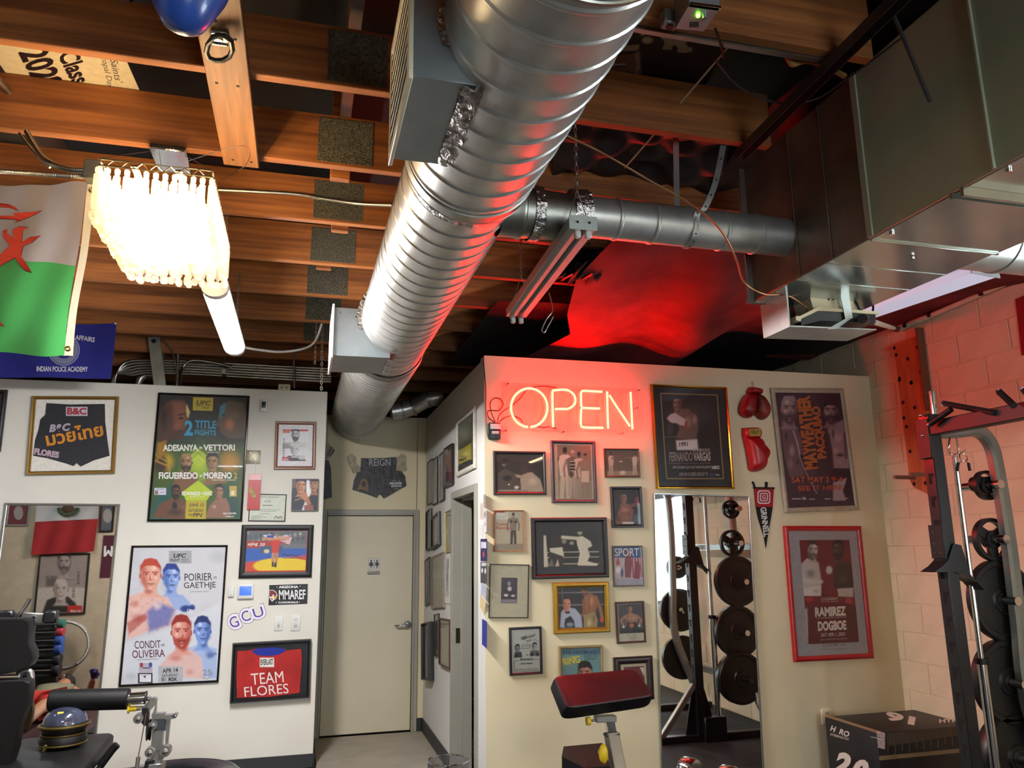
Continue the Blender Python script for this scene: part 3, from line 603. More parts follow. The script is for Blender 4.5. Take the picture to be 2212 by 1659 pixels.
# ---- condensate pump on its bracket
yp = 2.80
K = thing('condensate_pump', 'ivory and black condensate pump strapped under the plenum end', 'pump', at(1780, 725, Y=yp))
def PX(x, y, dy=0.): return at(1652+x/3.95, 420+y/3.95, Y=yp+dy)
def slab(mb, pts, dy0, dy1): 
    o = [PX(a, b) for a, b in pts]; N = len(o); vs = [q+Vector((0, dy0, 0)) for q in o]+[q+Vector((0, dy1, 0)) for q in o]
    tri = tessellate_polygon([[Vector((q.x, q.z, 0)) for q in o]]); return mb.add(vs, [list(t_) for t_ in tri]+[[N+i for i in t_] for t_ in tri]+[[i, (i+1) % N, N+(i+1) % N, N+i] for i in range(N)])
br = MB(); slab(br, [(75, 890), (105, 1175), (112, 1175), (90, 890)], -.09, .1); slab(br, [(105, 1165), (830, 1195), (830, 1203), (105, 1178)], -.09, .1); slab(br, [(75, 890), (770, 905), (795, 1195), (105, 1172)], .1, .103)
br.build('bracket', mat('bracket_zinc', '#b9beb8', .38, .75), K)
iv = mat('ivory_pump_case', '#d9c9a0', .45)
t_ = MB(); slab(t_, [(312, 905), (470, 858), (690, 872), (722, 1020), (722, 1075), (350, 1045)], -.06, .06); cover_ = t_.build('pump_motor_cover', iv, K)
t_ = MB(); slab(t_, [(165, 1085), (200, 1085), (345, 1012), (855, 1045), (860, 1068), (352, 1040), (210, 1108), (205, 1130), (165, 1118)], -.085, .09); t_.build('tank_lid', iv, K)
t_ = MB(); slab(t_, [(212, 1108), (352, 1042), (838, 1068), (838, 1138), (380, 1120), (215, 1160)], -.08, .085); t_.build('tank', mat('black_tank', '#1c1d1f', .35), K)
for xx in (462, 500, 610, 645, 685): sl = MB(); slab(sl, [(xx-7, 878), (xx+6, 880), (xx+13, 940), (xx+1, 938)], -.0625, -.0603); sl.build('vent_slot', mat('black_hole', '#060606', .9), cover_)
st = MB(); slab(st, [(515, 848), (600, 838), (612, 975), (634, 1100), (572, 1110), (548, 990)], -.09, -.087); slab(st, [(515, 848), (600, 838), (640, 825), (560, 815)], -.088, .08); slab(st, [(572, 1110), (634, 1100), (500, 1195), (420, 1198)], -.089, -.086); st.build('strap', mat('bracket_zinc', ''), K)
cb = MB(); cb.tube(bez([PX(705, 905, -.03), PX(770, 915, -.06), (PX(815, 985, -.07)), PX(840, 1040, -.05)], 8), .006, 8).tube(bez([PX(900, 900, .05), PX(925, 960, .03), PX(905, 1040, 0), PX(860, 1030, -.02)], 8), .005, 8)
cb.build('cable', blackm, K)
# drain pipe from pump to the block wall and along it
DP = thing('drain_pipe', 'ivory plastic drain pipe with black taped joints along the block wall', 'pipe', (XR-.06, 3.5, 3.2))
A = PX(880, 1075, 0); Bq = at(1940, 712, X=XR-.045); C2 = at(2330, 545, X=XR-.045)
MB().cyl(A, Bq, .014, 14).build('pipe', pvc, DP); MB().tube(bez([Bq+(A-Bq).normalized()*.05, Bq, at(1962, 702, X=XR-.045), at(2000, 686, X=XR-.045)], 6), .02, 14).build('elbow', pvc, DP)
MB().cyl(at(1965, 701, X=XR-.045), C2, .017, 14).build('pipe', pvc, DP)
for a, b in (((1866, 690), (1876, 693)), ((1925, 704), (1936, 708))):
    f0 = (a[0]-1873)/(1940-1873); f1 = (b[0]-1873)/(1940-1873); MB().cyl(A.lerp(Bq, f0), A.lerp(Bq, f1+.02), .021, 14).build('tape_band', blackm, DP)
for xa, ya, xb, yb_ in ((1955, 704, 1962, 701), (2007, 681, 2014, 678), (2117, 634, 2127, 630)):
    MB().cyl(at(xa, ya, X=XR-.045), at(xb, yb_, X=XR-.045), .0225, 14).build('tape_band', blackm, DP)
MB().tube(bez([at(1222, 292, Y=2.2), at(1300, 330, Y=2.3), at(1400, 388, Y=2.32), at(1490, 440, Y=2.35), at(1555, 495, Y=2.4), at(1590, 560, Y=2.5), at(1608, 610, Y=2.66), at(1650, 635, Y=2.7), at(1700, 638, Y=2.74), PX(345, 960, -.04), PX(358, 1000, -.05)], 10), .0042, 8).build('drain_tube', mat('copper_tube', '#8a5a34', .4, .6), None, label='copper coloured drain tube drooping from the duct to the pump', cat='tube')
# unistrut and rods above
US = thing('strut_channel', 'dark slotted strut channel slung beside the plenum', 'channel', (1.68, 2, 3.22))
u1, u2 = at(1598, 337, Z=3.25), at(1985, -45, Z=3.25); mm = mat('dark_zinc', '#4c4d4f', .45, .8)
for dx in (-.02, .018): MB().bar(u1+Vector((dx, 0, 0)), u2+Vector((dx, 0, 0)), .004, .04, 0, (0, 0, 1)).build('flange', mm, US)
MB().bar(u1+Vector((0, 0, .02)), u2+Vector((0, 0, .02)), .038, .004, 0, (0, 0, 1)).build('web', mm, US)
q = at(1926, 30, Z=3.25); MB().cyl((q.x, q.y, 3.27), (q.x+.08, q.y-.02, 2.95), .006, 8).build('hanger_rod', mm, US)
# duct over the hallway
HD = thing('hallway_duct', 'crooked shiny duct elbow beyond the big spiral duct in the hallway', 'duct', at(880, 880, Y=7.0))
p_ = [at(845, 890, Y=7.1), at(868, 886, Y=7.1), at(893, 880, Y=7.1), at(908, 872, Y=7.05), at(925, 862, Y=7.0), at(955, 858, Y=7.0)]
MB().tube(p_, [.075, .078, .075, .07, .075, .07], 20).build('duct_section', galv, HD)
for i in (1, 2, 4): MB().lathe(p_[i]-(p_[i+1]-p_[i-1]).normalized()*.012, p_[i+1]-p_[i-1], [(.074, 0), (.086, .004), (.086, .02), (.074, .024)], 20).build('joint_band', galvd, HD)
# ================================================================ lamps and things under the roof
def chain(a, b, link=.026, r=.0022, w=.006):
    a = Vector(a); b = Vector(b); n = max(2, int((b-a).length/(link*.72))); d = (b-a).normalized(); x, y, _ = frame_of(d); mb = MB()
    for k in range(n):
        c = a.lerp(b, (k+.5)/n); s_ = x if k % 2 else y
        mb.tube([c+d*math.cos(q)*link/2+s_*math.sin(q)*w for q in [2*PI*i/8 for i in range(8)]], r, 5, closed=True)
    return mb
# --- crystal chandelier
CX0, CX1, CY0, CY1, CZB, CZT = -.705, -.35, 2.625, 3.235, 2.735, 2.905
CH = thing('chandelier', 'rectangular crystal chandelier glowing warm white under the joists', 'chandelier', ((CX0+CX1)/2, (CY0+CY1)/2, CZB))
fr = MB()
for z in (CZT+.005, CZT+.028):
    fr.tube([(CX0, CY0, z), (CX1, CY0, z), (CX1, CY1, z), (CX0, CY1, z)], .004, 6, closed=True)
n = 0
for (xa, ya), (xb, yb_) in (((CX0, CY0), (CX1, CY0)), ((CX1, CY0), (CX1, CY1)), ((CX1, CY1), (CX0, CY1)), ((CX0, CY1), (CX0, CY0))):
    L = math.hypot(xb-xa, yb_-ya); m_ = int(L/.022)
    for k in range(m_):
        f0, f1 = k/m_, (k+1)/m_; za, zb = (CZT+.005, CZT+.028) if k % 2 else (CZT+.028, CZT+.005)
        fr.cyl((xa+(xb-xa)*f0, ya+(yb_-ya)*f0, za), (xa+(xb-xa)*f1, ya+(yb_-ya)*f1, zb), .002, 5)
fr.build('frame', mat('bright_gilt', '#e6d9b0', .2, 1.), CH)
for i in (.3, .7): xx = CX0+(CX1-CX0)*i; MB().span((xx-.012, CY0, CZT+.012), (xx+.012, CY1, CZT+.02), .002).build('lamp_rail', mat('bright_gilt', ''), CH)
cm = bpy.data.materials.new('lead_crystal'); cm.use_nodes = True; nt = cm.node_tree; nt.nodes.clear()
o_ = nt.nodes.new('ShaderNodeOutputMaterial'); tl = nt.nodes.new('ShaderNodeBsdfTranslucent'); tl.inputs[0].default_value = (1, .95, .82, 1); tp = nt.nodes.new('ShaderNodeBsdfTransparent'); gl = nt.nodes.new('ShaderNodeBsdfGlossy'); gl.inputs['Roughness'].default_value = .05
m1 = nt.nodes.new('ShaderNodeMixShader'); m2 = nt.nodes.new('ShaderNodeMixShader'); m1.inputs[0].default_value = .66; m2.inputs[0].default_value = .12
nt.links.new(tl.outputs[0], m1.inputs[1]); nt.links.new(tp.outputs[0], m1.inputs[2]); nt.links.new(m1.outputs[0], m2.inputs[1]); nt.links.new(gl.outputs[0], m2.inputs[2]); nt.links.new(m2.outputs[0], o_.inputs[0])
cw = MB().lathe((0, 0, 0), (0, 0, -1), [(.002, 0), (.009, .006), (.009, .02), (.006, .026), (.011, .032), (.0115, .15), (.009, .158), (.004, .165), (.012, .172), (.014, .185), (.01, .197), (.001, .201)], 8)
me = bpy.data.meshes.new('crystal'); me.from_pydata(cw.v, [], cw.f); me.materials.append(cm)
def crystal(x, y, z):
    o = bpy.data.objects.new('crystal', me); COL.objects.link(o); o.parent = CH; o.location = Vector((x, y, z))-ORG[CH]; o.rotation_euler.z = random.random()*3; o.scale.z = .93+.08*random.random()
nx, ny = 13, 23
for i in range(nx):
    for j in (0, ny-1): crystal(CX0+(CX1-CX0)*i/(nx-1), CY0+(CY1-CY0)*j/(ny-1), CZT)
for j in range(1, ny-1):
    for i in (0, nx-1): crystal(CX0+(CX1-CX0)*i/(nx-1), CY0+(CY1-CY0)*j/(ny-1), CZT)
for i in range(1, 8):
    for j in range(1, 14):
        if 1 < i < 7 and 1 < j < 13 and (i+j) % 2 == 0: continue
        crystal(CX0+(CX1-CX0)*i/8, CY0+(CY1-CY0)*j/14, CZT-.008*(1+(i % 2)))
bm_ = mat('warm_lamp_glow', '#fff0d8', .5, emit=('#ffdcab', 112.), noise=None)
for i in (0, 1):
    for j in range(4):
        c = Vector((CX0+(CX1-CX0)*(.3+.4*i), CY0+(CY1-CY0)*(.14+.24*j), CZT-.055))
        MB().ball(c, .021, 12, (1, 1, 1.3)).cyl(c+Vector((0, 0, .02)), c+Vector((0, 0, .068)), .012, 10).build('bulb', bm_, CH)
cn = at(370, 345, Z=3.27); MB().span((cn.x-.07, cn.y-.1, 3.262), (cn.x+.07, cn.y+.1, 3.288), .004).build('ceiling_canopy', chrome, CH)
wr_ = MB()
for sx in (0, 1):
    for sy in (0, 1):
        a = Vector((CX0+(CX1-CX0)*sx, CY0+(CY1-CY0)*sy, CZT+.03)); b = Vector((cn.x+.05*(2*sx-1), cn.y+.08*(2*sy-1), 3.262)); wr_.cyl(a, b, .0012, 5)
wr_.tube(bez([(CX1, CY0+.1, CZT+.03), (CX1+.1, CY0+.1, CZT+.12), (CX1+.06, CY0+.3, 3.2), (cn.x+.06, cn.y, 3.27)], 8), .0012, 5)
wr_.build('suspension_wire', chrome, CH)
# --- LED batten
def batten(x, y0, y1, z, label, w=.115, on=44., col='#eaf1ff', group=None):
    t = thing('batten_light', label, 'light', (x, (y0+y1)/2, z), group)
    MB().span((x-w*.53, y0+.002, z+.0455), (x+w*.53, y1-.002, z+.066), .004).build('housing', whiteplas, t)
    prof = []
    for k in range(9): a = PI*k/8; prof.append((-math.cos(a)*w/2, -math.sin(a)*.044+.04))
    prof += [(w/2, .045), (-w/2, .045)]
    MB().prism(prof, (x, y0+.05, z), (1, 0, 0), (0, 0, 1), (0, 1, 0), y1-y0-.1).build('diffuser', mat('batten_glow_'+col.strip('#'), '#ffffff', .5, emit=(col, on), noise=None), t)
    if 'behind' in label or 'reflected' in label or 'gym' in label or 'shop' in label:
        for s_ in (-1, 1): MB().span((x+s_*w*.53-.002, y0+.002, z-.002), (x+s_*w*.53+.002, y1-.002, z+.0455), .0008).build('light_skirt', whiteplas, t)  # skirts added to the unseen battens to keep light off the joists
    for ya, yb_ in ((y0, y0+.05), (y1-.05, y1)): MB().prism([(p[0]*1.02, p[1]) for p in prof], (x, ya, z), (1, 0, 0), (0, 0, 1), (0, 1, 0), yb_-ya).build('end_cap', whiteplas, t)
    for yy in (y0+.2, y1-.12): chain((x+.01, yy, z+.05), (x+.01, yy, ZJ), .022, .0018).build('chain', emt, t)
    return t
xb = -.437; batten(xb, 3.62, 4.78, 2.80, 'lit white batten light hanging beyond the crystal chandelier', on=160., col='#f3f1f4')
batten(-1.15, -.2, .98, 2.95, 'lit white batten light added as fill behind the photographer on the flag side', on=62., col='#eaf1ff').rotation_euler.z = PI/2  # from here on, unseen battens added to brighten walls and mirrored area
batten(.9, -2.3, -1.15, 2.95, 'lit white batten light added as fill farthest behind the photographer', on=52., col='#ffd59c').rotation_euler.z = PI/2
batten(3.3, -1.2, -.05, 2.9, 'lit white batten light added as fill by the shop window corner', on=52., col='#ffd59c')
batten(-3.4, .3, 1.45, 2.95, 'lit white batten light added as fill over the far side of the gym', on=62., col='#eaf1ff').rotation_euler.z = PI/2
batten(-2.9, 3.9, 5.05, 2.95, 'lit white batten light added as fill over the reflected mat area', on=30., col='#eaf1fe')  # unseen batten added to light what the left mirror shows
batten(1.15, -.75, .4, 2.72, 'lit white batten light added as fill just behind the photographer under the spiral duct', on=26., col='#ffd9a3')  # unseen batten added to brighten the block wall
# --- unlit strip fixture
SZ = 2.752
a0, a1 = at(1233, 497, Z=SZ), at(1288, 499, Z=SZ); b0, b1 = at(1097, 688, Z=SZ), at(1133, 692, Z=SZ)
NA = (a0+a1)/2; NB = (b0+b1)/2; dd = (NB-NA).normalized(); sd = Vector((dd.y, -dd.x, 0)); w = .1
ST = thing('strip_light', 'unlit grey two tube strip fixture hanging on chains', 'light', (NA+NB)/2)
gy = mat('grey_enamel', '#a9ada6', .4, .2); L = (NB-NA).length
def sec(poly, t0, t1, m_, nm): return MB().prism(poly, NA+dd*t0, sd, (0, 0, 1), dd, t1-t0).build(nm, m_, ST)
sec([(-.05, .05), (-.05, .012), (-.036, .012), (-.03, .0), (-.012, .0), (-.006, .02), (.006, .02), (.012, .0), (.03, .0), (.036, .012), (.05, .012), (.05, .05)], .004, L, gy, 'channel')
sec([(-.052, .056), (-.052, .004), (.052, .004), (.052, .056)], 0, .004, mat('pale_grey_enamel', '#b3bab2', .45), 'end_plate')
for s_ in (-.022, .022): MB().cyl(NA+sd*s_+dd*-.004+Vector((0, 0, .03)), NA+sd*s_+Vector((0, 0, .03)), .005, 8).build('screw', chrome, ST)
for s_ in (-.02, .02):
    for t0 in (.01, L-.02): MB().box(NA+dd*t0+sd*s_+Vector((0, 0, -.012)), (.022, .02, .028), .004).build('lamp_holder', mat('holder_white', '#c9c7c0', .4), ST)
for t0, px, py in ((.06, 1254, 245), (L-.12, 1115, 560)):
    c = NA+dd*t0+Vector((0, 0, .056)); ap = c+Vector((0, 0, .13)); v = MB()
    for s_ in (-.04, .04): v.cyl(c+sd*s_, ap, .0018, 5)
    v.build('hanger_wire', emt, ST); chain(ap, (ap.x, ap.y, ZJ+.02), .026, .0022).build('chain', emt, ST)
q = at(1190, 640, Y=3.3); MB().tube(bez([at(1186, 632, Y=3.4), at(1194, 668, Y=3.4), at(1180, 690, Y=3.4), at(1171, 712, Y=3.4), at(1176, 718, Y=3.4), at(1183, 706, Y=3.4), at(1195, 684, Y=3.4)], 6), .003, 6).build('wire_hook', emt, ST)
# --- long white reflector by the block wall
RF = thing('reflector_light', 'long white enamel reflector fixture behind the plenum beside the block wall', 'light', at(1950, 690, Z=3.0))
zr = 3.06; ra, rb = at(1790, 722, Z=zr), at(2158, 600, Z=zr); d2 = (rb-ra).normalized(); s2_ = Vector((-d2.y, d2.x, 0)); s2_ = s2_ if s2_.x > 0 else -s2_; Lr = (rb-ra).length
wl = mat('white_housing_glow', '#c4c8cc', .35, emit=('#cfe2ff', .2), noise=None)  # faint glow put into the fixture's unlit white housing
MB().prism([(-.22, .03), (-.2, 0), (-.02, 0), (0, .03), (-.02, .09), (-.06, .11), (-.16, .11), (-.2, .09)], ra, s2_, (0, 0, 1), d2, Lr).build('glowing_housing', wl, RF)
MB().prism([(-.224, -.004), (.004, -.004), (-.01, .07), (-.03, .08), (-.05, .116), (-.17, .116), (-.19, .08), (-.21, .07)], rb, s2_, (0, 0, 1), d2, .006).build('end_plate', mat('white_enamel', '#e4e8ea', .35), RF)
for t0 in (.15, Lr-.15): chain(ra+d2*t0-s2_*.1+Vector((0, 0, .11)), ra+d2*t0-s2_*.1+Vector((0, 0, ZJ-zr+.02)), .026, .002).build('chain', emt, RF)
# --- plank with anchor ring, speed bag
PK = thing('ceiling_plank', 'pale knotty wooden plank screwed across the joists', 'plank', (-.315, 2.2, 3.25))
MB().span((-.386, 1.1, 3.25), (-.243, 3.205, 3.289), .003).build('plank', woodl, PK)
for px, py in ((465, 45), (468, 179), (514, 186), (503, 345), (543, 350), (508, 85)):
    q = at(px, py, Z=3.25); MB().cyl(q+Vector((0, 0, .003)), q+Vector((0, 0, -.001)), .006, 10).build('screw_hole', mat('black_hole', '#060606', .9), PK)
AR = thing('anchor_ring', 'black steel ring anchor bolted to the ceiling plank', 'anchor', at(474, 100, Z=3.2)); q = at(474, 78, Z=3.245)
MB().box((q.x, q.y, 3.244), (.055, .05, .012), .004).cyl((q.x, q.y, 3.238), (q.x, q.y, 3.226), .012, 12).build('base_plate', mat('zinc_bolt', '#b9b9b4', .3, .9), AR)
ri = [at(450, 95, Z=3.215), at(446, 112, Z=3.21), at(452, 126, Z=3.205), at(466, 131, Z=3.2), at(482, 130, Z=3.2), at(496, 122, Z=3.205), at(502, 108, Z=3.21), at(499, 88, Z=3.215), at(486, 78, Z=3.222), at(474, 76, Z=3.225), at(460, 80, Z=3.222)]
MB().tube(ri, .0085, 8, closed=True).build('ring', blackm, AR); MB().box(at(475, 95, Z=3.215), (.05, .012, .01), .003).build('clamp_bar', chrome, AR)
SB = thing('speed_bag', 'shiny blue leather speed bag hanging beside the plank', 'speed bag', at(395, 66, Y=1.62)); bt = at(395, 67, Y=1.62)
MB().lathe(bt, (0, 0, 1), [(.001, 0), (.022, .003), (.045, .018), (.062, .05), (.085, .1), (.1, .15), (.102, .19), (.088, .24), (.05, .275), (.02, .285)], 32).build('bag', mat('blue_leather', '#2c4f9c', .28, noise=(14, .4), col2='#1c3a86', bump=(25, .1), coat=.3), SB)
MB().cyl(bt+Vector((0, 0, .28)), bt+Vector((0, 0, .46)), .008, 8).ball(bt+Vector((0, 0, .45)), .03, 12).build('swivel', chrome, SB)
# --- conduits
def conduit(pts, r, label, m_=emt, n=10, cat='conduit', name='conduit'): return MB().tube(bez(pts, n), r, 10).build(name, m_, None, label=label, cat=cat)
JB = thing('junction_box', 'grey metal junction box with conduits beside the chandelier', 'junction box', at(203, 375, Y=2.75)); jb = at(203, 372, Y=2.78)
MB().box(jb, (.055, .06, .07), .003).build('box', mat('grey_box', '#6d6a60', .45, .5), JB)
MB().box(jb+Vector((.0, -.031, 0)), (.05, .003, .062), .001).build('cover', mat('grey_box', ''), JB)
conduit([at(58, 285, Y=3.0), at(85, 330, Y=2.9), at(110, 352, Y=2.8), at(150, 366, Y=2.78), at(188, 368, Y=2.78)], .0105, 'bent zinc conduit dropping to the junction box')
conduit([at(42, 288, Y=3.05), at(75, 330, Y=3.0), at(108, 362, Y=2.98)], .005, 'thin bright rod behind the bent conduit')
conduit([at(-10, 168, Z=3.45), at(25, 205, Z=3.45)], .016, 'short zinc conduit under the class banner', n=3)
def flex(pts, r, label):
    P_ = bez(pts, 40); rr = [r*(1+.16*(i % 2)) for i in range(len(P_))]; return MB().tube(P_, rr, 8).build('flexible_conduit', emt, None, label=label, cat='conduit')
flex([at(-5, 369, Y=2.75), at(40, 372, Y=2.76), at(100, 377, Y=2.77), at(186, 382, Y=2.78)], .008, 'corrugated flexible conduit running to the junction box')
yj = JY[11]-.045
flex([at(462, 410, Y=yj), at(560, 415, Y=yj), at(640, 420, Y=yj), at(700, 430, Y=yj), at(770, 440, Y=yj-.02), at(850, 444, Y=yj-.1)], .008, 'corrugated flexible conduit stapled along the joist to the duct')
YC = YL+.35
for i in range(6):
    z = (775+i*5.5)
    conduit([at(248-i*1.5, 832, Y=YC), at(252, 808, Y=YC), at(272+i*3, z+8, Y=YC), at(320, z+3, Y=YC), at(420, z+6, Y=YC), at(560, z+14, Y=YC), at(715, z+22, Y=YC)], .012, '%s zinc conduit of the bundle running behind the poster wall' % ('uppermost', 'second', 'third', 'fourth', 'fifth', 'lowest')[i], n=6)
for dx_ in (-.09, .09): q = at(487, 790, Y=YC); HGR = MB().cyl((q.x, YC+dx_, q.z-.1), (q.x, YC+dx_, ZJ+.02), .005, 8).build('hanger_rod', emt, None, label=('front threaded rod holding up the conduit bundle', 'rear threaded rod holding up the conduit bundle')[dx_ > 0], cat='rod')
MB().span((q.x-.02, YC-.11, q.z-.1), (q.x+.02, YC+.11, q.z-.05), .003).build('trapeze_bar', galvd, None, label='galvanised trapeze bar under the conduit bundle', cat='bracket')
conduit([at(386, 736, Y=YC-.12)+Vector((0, 0, .2)), at(386, 736, Y=YC-.12), at(384, 790, Y=YC-.12), at(382, 836, Y=YC-.12)], .012, 'upright zinc conduit rising from the wall top', n=3)
conduit([at(388, 842, Y=YL+.06), at(392, 800, Y=YC-.16), at(415, 779, Y=YC-.16), at(470, 785, Y=YC-.16), at(500, 793, Y=YC-.16)], .013, 'curved zinc conduit bending over from the wall top')
conduit([at(634, 700, Y=YC-.15)+Vector((0, 0, .25)), at(634, 700, Y=YC-.15), at(635, 770, Y=YC-.15), at(636, 838, Y=YC-.15)], .010, 'slim upright conduit left of the hanging chain', n=3)
conduit([at(348, 730, Y=YC-.2), at(372, 760, Y=YC-.2), at(380, 790, Y=YC-.2), at(388, 830, Y=YC-.2)], .006, 'thin grey cable curving beside the metal brace', cat='cable', name='cable')
conduit([at(526, 750, Y=4.78), at(560, 756, Y=5.0), at(610, 760, Y=5.3), at(660, 752, Y=5.5), at(682, 735, Y=5.6), at(695, 700, Y=5.62)], .008, 'white power cable swagged from the lit batten light', whiteplas, cat='cable', name='cable')
conduit([at(290, 900, Y=YC+.2), at(300, 828, Y=YC+.2), at(312, 812, Y=YC+.2), at(335, 806, Y=YC+.2), at(350, 760, Y=YC+.2), at(352, 700, Y=YC+.2)], .03, 'shiny flexible duct peeping over the wall top', galv, cat='duct', name='flexible_duct')
BRC = thing('metal_brace', 'upright galvanised stud brace standing above the wall', 'brace', at(345, 832, Y=YL+.1)); br = MB()
pa, pb_, pc, pd_ = at(319, 728, Y=YL+.06), at(345, 728, Y=YL+.06), at(358, 832, Y=YL+.06), at(332, 832, Y=YL+.06)
br.add([pa, pb_, pc, pd_]+[v+Vector((0, .03, 0)) for v in (pa, pb_, pc, pd_)], [[0, 1, 2, 3], [4, 5, 6, 7], [0, 1, 5, 4], [1, 2, 6, 5], [2, 3, 7, 6], [3, 0, 4, 7]]); br.build('stud', galvd, BRC)
q = at(332, 737, Y=YL+.058); MB().cyl(q, q+Vector((0, -.002, 0)), .018, 14).build('knockout', mat('black_hole', ''), BRC)
ca = at(699, 640, Y=JY[14]); ca.z = ZJ+.01; cb_ = at(694, 842, Y=JY[14]); chain(ca, cb_, .03, .0028, .008).build('hanging_chain', emt, None, label='long zinc chain hanging down in front of the wall corner', cat='chain')
ca = at(683, 705, Y=JY[14]); ca.z = ZJ+.01; cb_ = at(680, 786, Y=JY[14]); chain(ca, cb_, .026, .0025).build('hanging_chain', emt, None, label='short chain end dangling beside the long chain', cat='chain')
bx_ = at(614, 838, Y=YL+.02); OB = thing('outlet_box', 'small cream outlet box on top of the poster wall', 'outlet box', at(614, 845, Y=YL+.04)); MB().box(bx_+Vector((0, .03, 0)), (.1, .06, .07), .006).build('box', pvc, OB)
for s_ in (-.02, .02): MB().cyl(bx_+Vector((s_, .0, .005)), bx_+Vector((s_, -.003, .005)), .014, 14).build('socket', mat('dull_cream', '#a39c86', .5), OB)
# --- speaker box with green lamp
SK = thing('control_box', 'grey metal control box with a green indicator lamp', 'control box', at(1505, 60, Z=3.25)); cz = 3.2
q = [at(1459, 62, Z=cz), at(1489, 10, Z=cz), at(1555, 18, Z=cz), at(1520, 68, Z=cz)]
b = MB(); b.add(q+[v+Vector((0, 0, .1)) for v in q], [[0, 1, 2, 3], [4, 5, 6, 7], [0, 1, 5, 4], [1, 2, 6, 5], [2, 3, 7, 6], [3, 0, 4, 7]]); b.build('case', mat('brushed_case', '#a9acae', .4, .6), SK)
lp = at(1508, 32, Z=cz); MB().cyl(lp, lp+Vector((0, 0, -.006)), .006, 10).build('indicator', mat('green_lamp', '#7cff3c', .4, emit=('#7cff3c', 6.), noise=None), SK)
lp = at(1522, 33, Z=cz); MB().cyl(lp, lp+Vector((0, 0, -.012)), .008, 10).build('plug', chrome, SK)
for i in range(5):
    for j in range(3): g = at(1491+i*4, 49+j*4, Z=cz); MB().cyl(g, g+Vector((0, 0, -.001)), .003, 6).build('speaker_hole', mat('black_hole', ''), SK)
MB().bar(at(1489, 9, Z=cz+.004), at(1556, 18, Z=cz+.004), .012, .008).build('lip', chrome, SK)
cb2 = MB(); cb2.tube(bez([at(1545, 62, Z=cz), at(1553, 85, Z=3.2), at(1561, 112, Z=3.25), at(1562, 125, Z=3.4)], 8), .004, 6); cb2.build('cable', blackm, SK)
OU = thing('socket_outlet', 'small metal socket outlet on the dark beam by the control box', 'socket', at(1446, 42, Z=3.25)); q = at(1446, 42, Z=3.25)
MB().box(q, (.05, .04, .05), .004).build('box', mat('zinc_box', '#8d8f8c', .4, .7), OU); MB().cyl(q+Vector((0, 0, -.025)), q+Vector((0, 0, -.03)), .012, 12).build('socket', blackm, OU)
ed = [at(1360, 60, Z=ZJ-.004), at(1800, 135, Z=ZJ-.004)]; MB().bar(ed[0], ed[1], .02, .012).build('metal_edge', emt, None, label='bright metal channel along the underside of the nearest joist', cat='channel')
for i, (a, b) in enumerate((((1577, 97), (1470, 222)), ((1415, 288), (1350, 362)))):
    MB().cyl(at(*a, Z=3.4-.03*i), at(*b, Z=3.36-.03*i), .004, 8).build('tie_wire', mat('pale_wire', '#c9b48c', .4, .3), None, label=('pale tie rod between the two nearest joists', 'pale tie rod below the joist end above the branch duct')[i], cat='rod')
MB().tube(bez([at(1700, 118, Z=3.3), at(1712, 135, Z=3.3), at(1740, 128, Z=3.32), at(1780, 140, Z=3.34), at(1825, 165, Z=3.36)], 6), [.012]*6+[.016]*7+[.014]*6+[.010]*6, 10).build('insulation_foam', mat('yellow_foam', '#a88a4a', .9, bump=(40, .6)), None, label='strip of yellow foam hanging out under the dark beam', cat='foam')
MB().tube(bez([at(1545, 130, Z=3.3), at(1600, 190, Z=3.3), at(1680, 222, Z=3.3), at(1760, 215, Z=3.3), at(1830, 170, Z=3.3), at(1950, 80, Z=3.3)], 8), .004, 6).build('cable', mat('dark_cable', '#2b2a28', .5), None, label='dark cable swagging past the strut channel', cat='cable')
# --- black plastic sheeting
tarp = mat('neon_tinted_sheeting', '#7a3636', .8, noise=(3, .25), bump=(7, .35), spec=.25)  # neon's red glow put into the black sheet's base colour
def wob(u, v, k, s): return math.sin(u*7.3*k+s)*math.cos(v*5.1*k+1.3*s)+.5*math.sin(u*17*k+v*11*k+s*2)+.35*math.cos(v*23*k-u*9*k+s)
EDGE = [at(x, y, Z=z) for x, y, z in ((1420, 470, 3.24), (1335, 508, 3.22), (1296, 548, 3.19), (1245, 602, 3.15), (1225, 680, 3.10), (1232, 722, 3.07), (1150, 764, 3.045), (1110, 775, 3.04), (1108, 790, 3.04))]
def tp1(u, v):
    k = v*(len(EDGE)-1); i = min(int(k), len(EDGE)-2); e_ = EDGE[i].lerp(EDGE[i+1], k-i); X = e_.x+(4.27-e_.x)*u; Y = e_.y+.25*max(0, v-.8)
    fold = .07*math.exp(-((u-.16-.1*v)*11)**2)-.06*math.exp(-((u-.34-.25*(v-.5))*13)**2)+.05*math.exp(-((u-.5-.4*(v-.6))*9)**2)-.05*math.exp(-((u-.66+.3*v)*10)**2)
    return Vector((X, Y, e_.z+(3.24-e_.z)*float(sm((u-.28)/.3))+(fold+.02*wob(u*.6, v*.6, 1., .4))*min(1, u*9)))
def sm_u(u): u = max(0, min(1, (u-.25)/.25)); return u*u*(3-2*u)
MB().sheet(tp1, 120, 90).build('plastic_sheet', tarp, None, label='black plastic sheeting tinted with neon glow sagging above the neon sign wall', cat='sheeting', sharp=180)
def tp2(u, v): return Vector((1.86+2.38*u, .2+3.5*v, 3.44+.05*wob(u, v, 1.4, 2.)))
dkt = mat('dark_folded_plastic', '#1f1618', .6, bump=(7, .4))
MB().sheet(tp2, 50, 50).build('plastic_sheet', dkt, None, label='black plastic sheeting stapled up over the plenum', cat='sheeting', sharp=180)
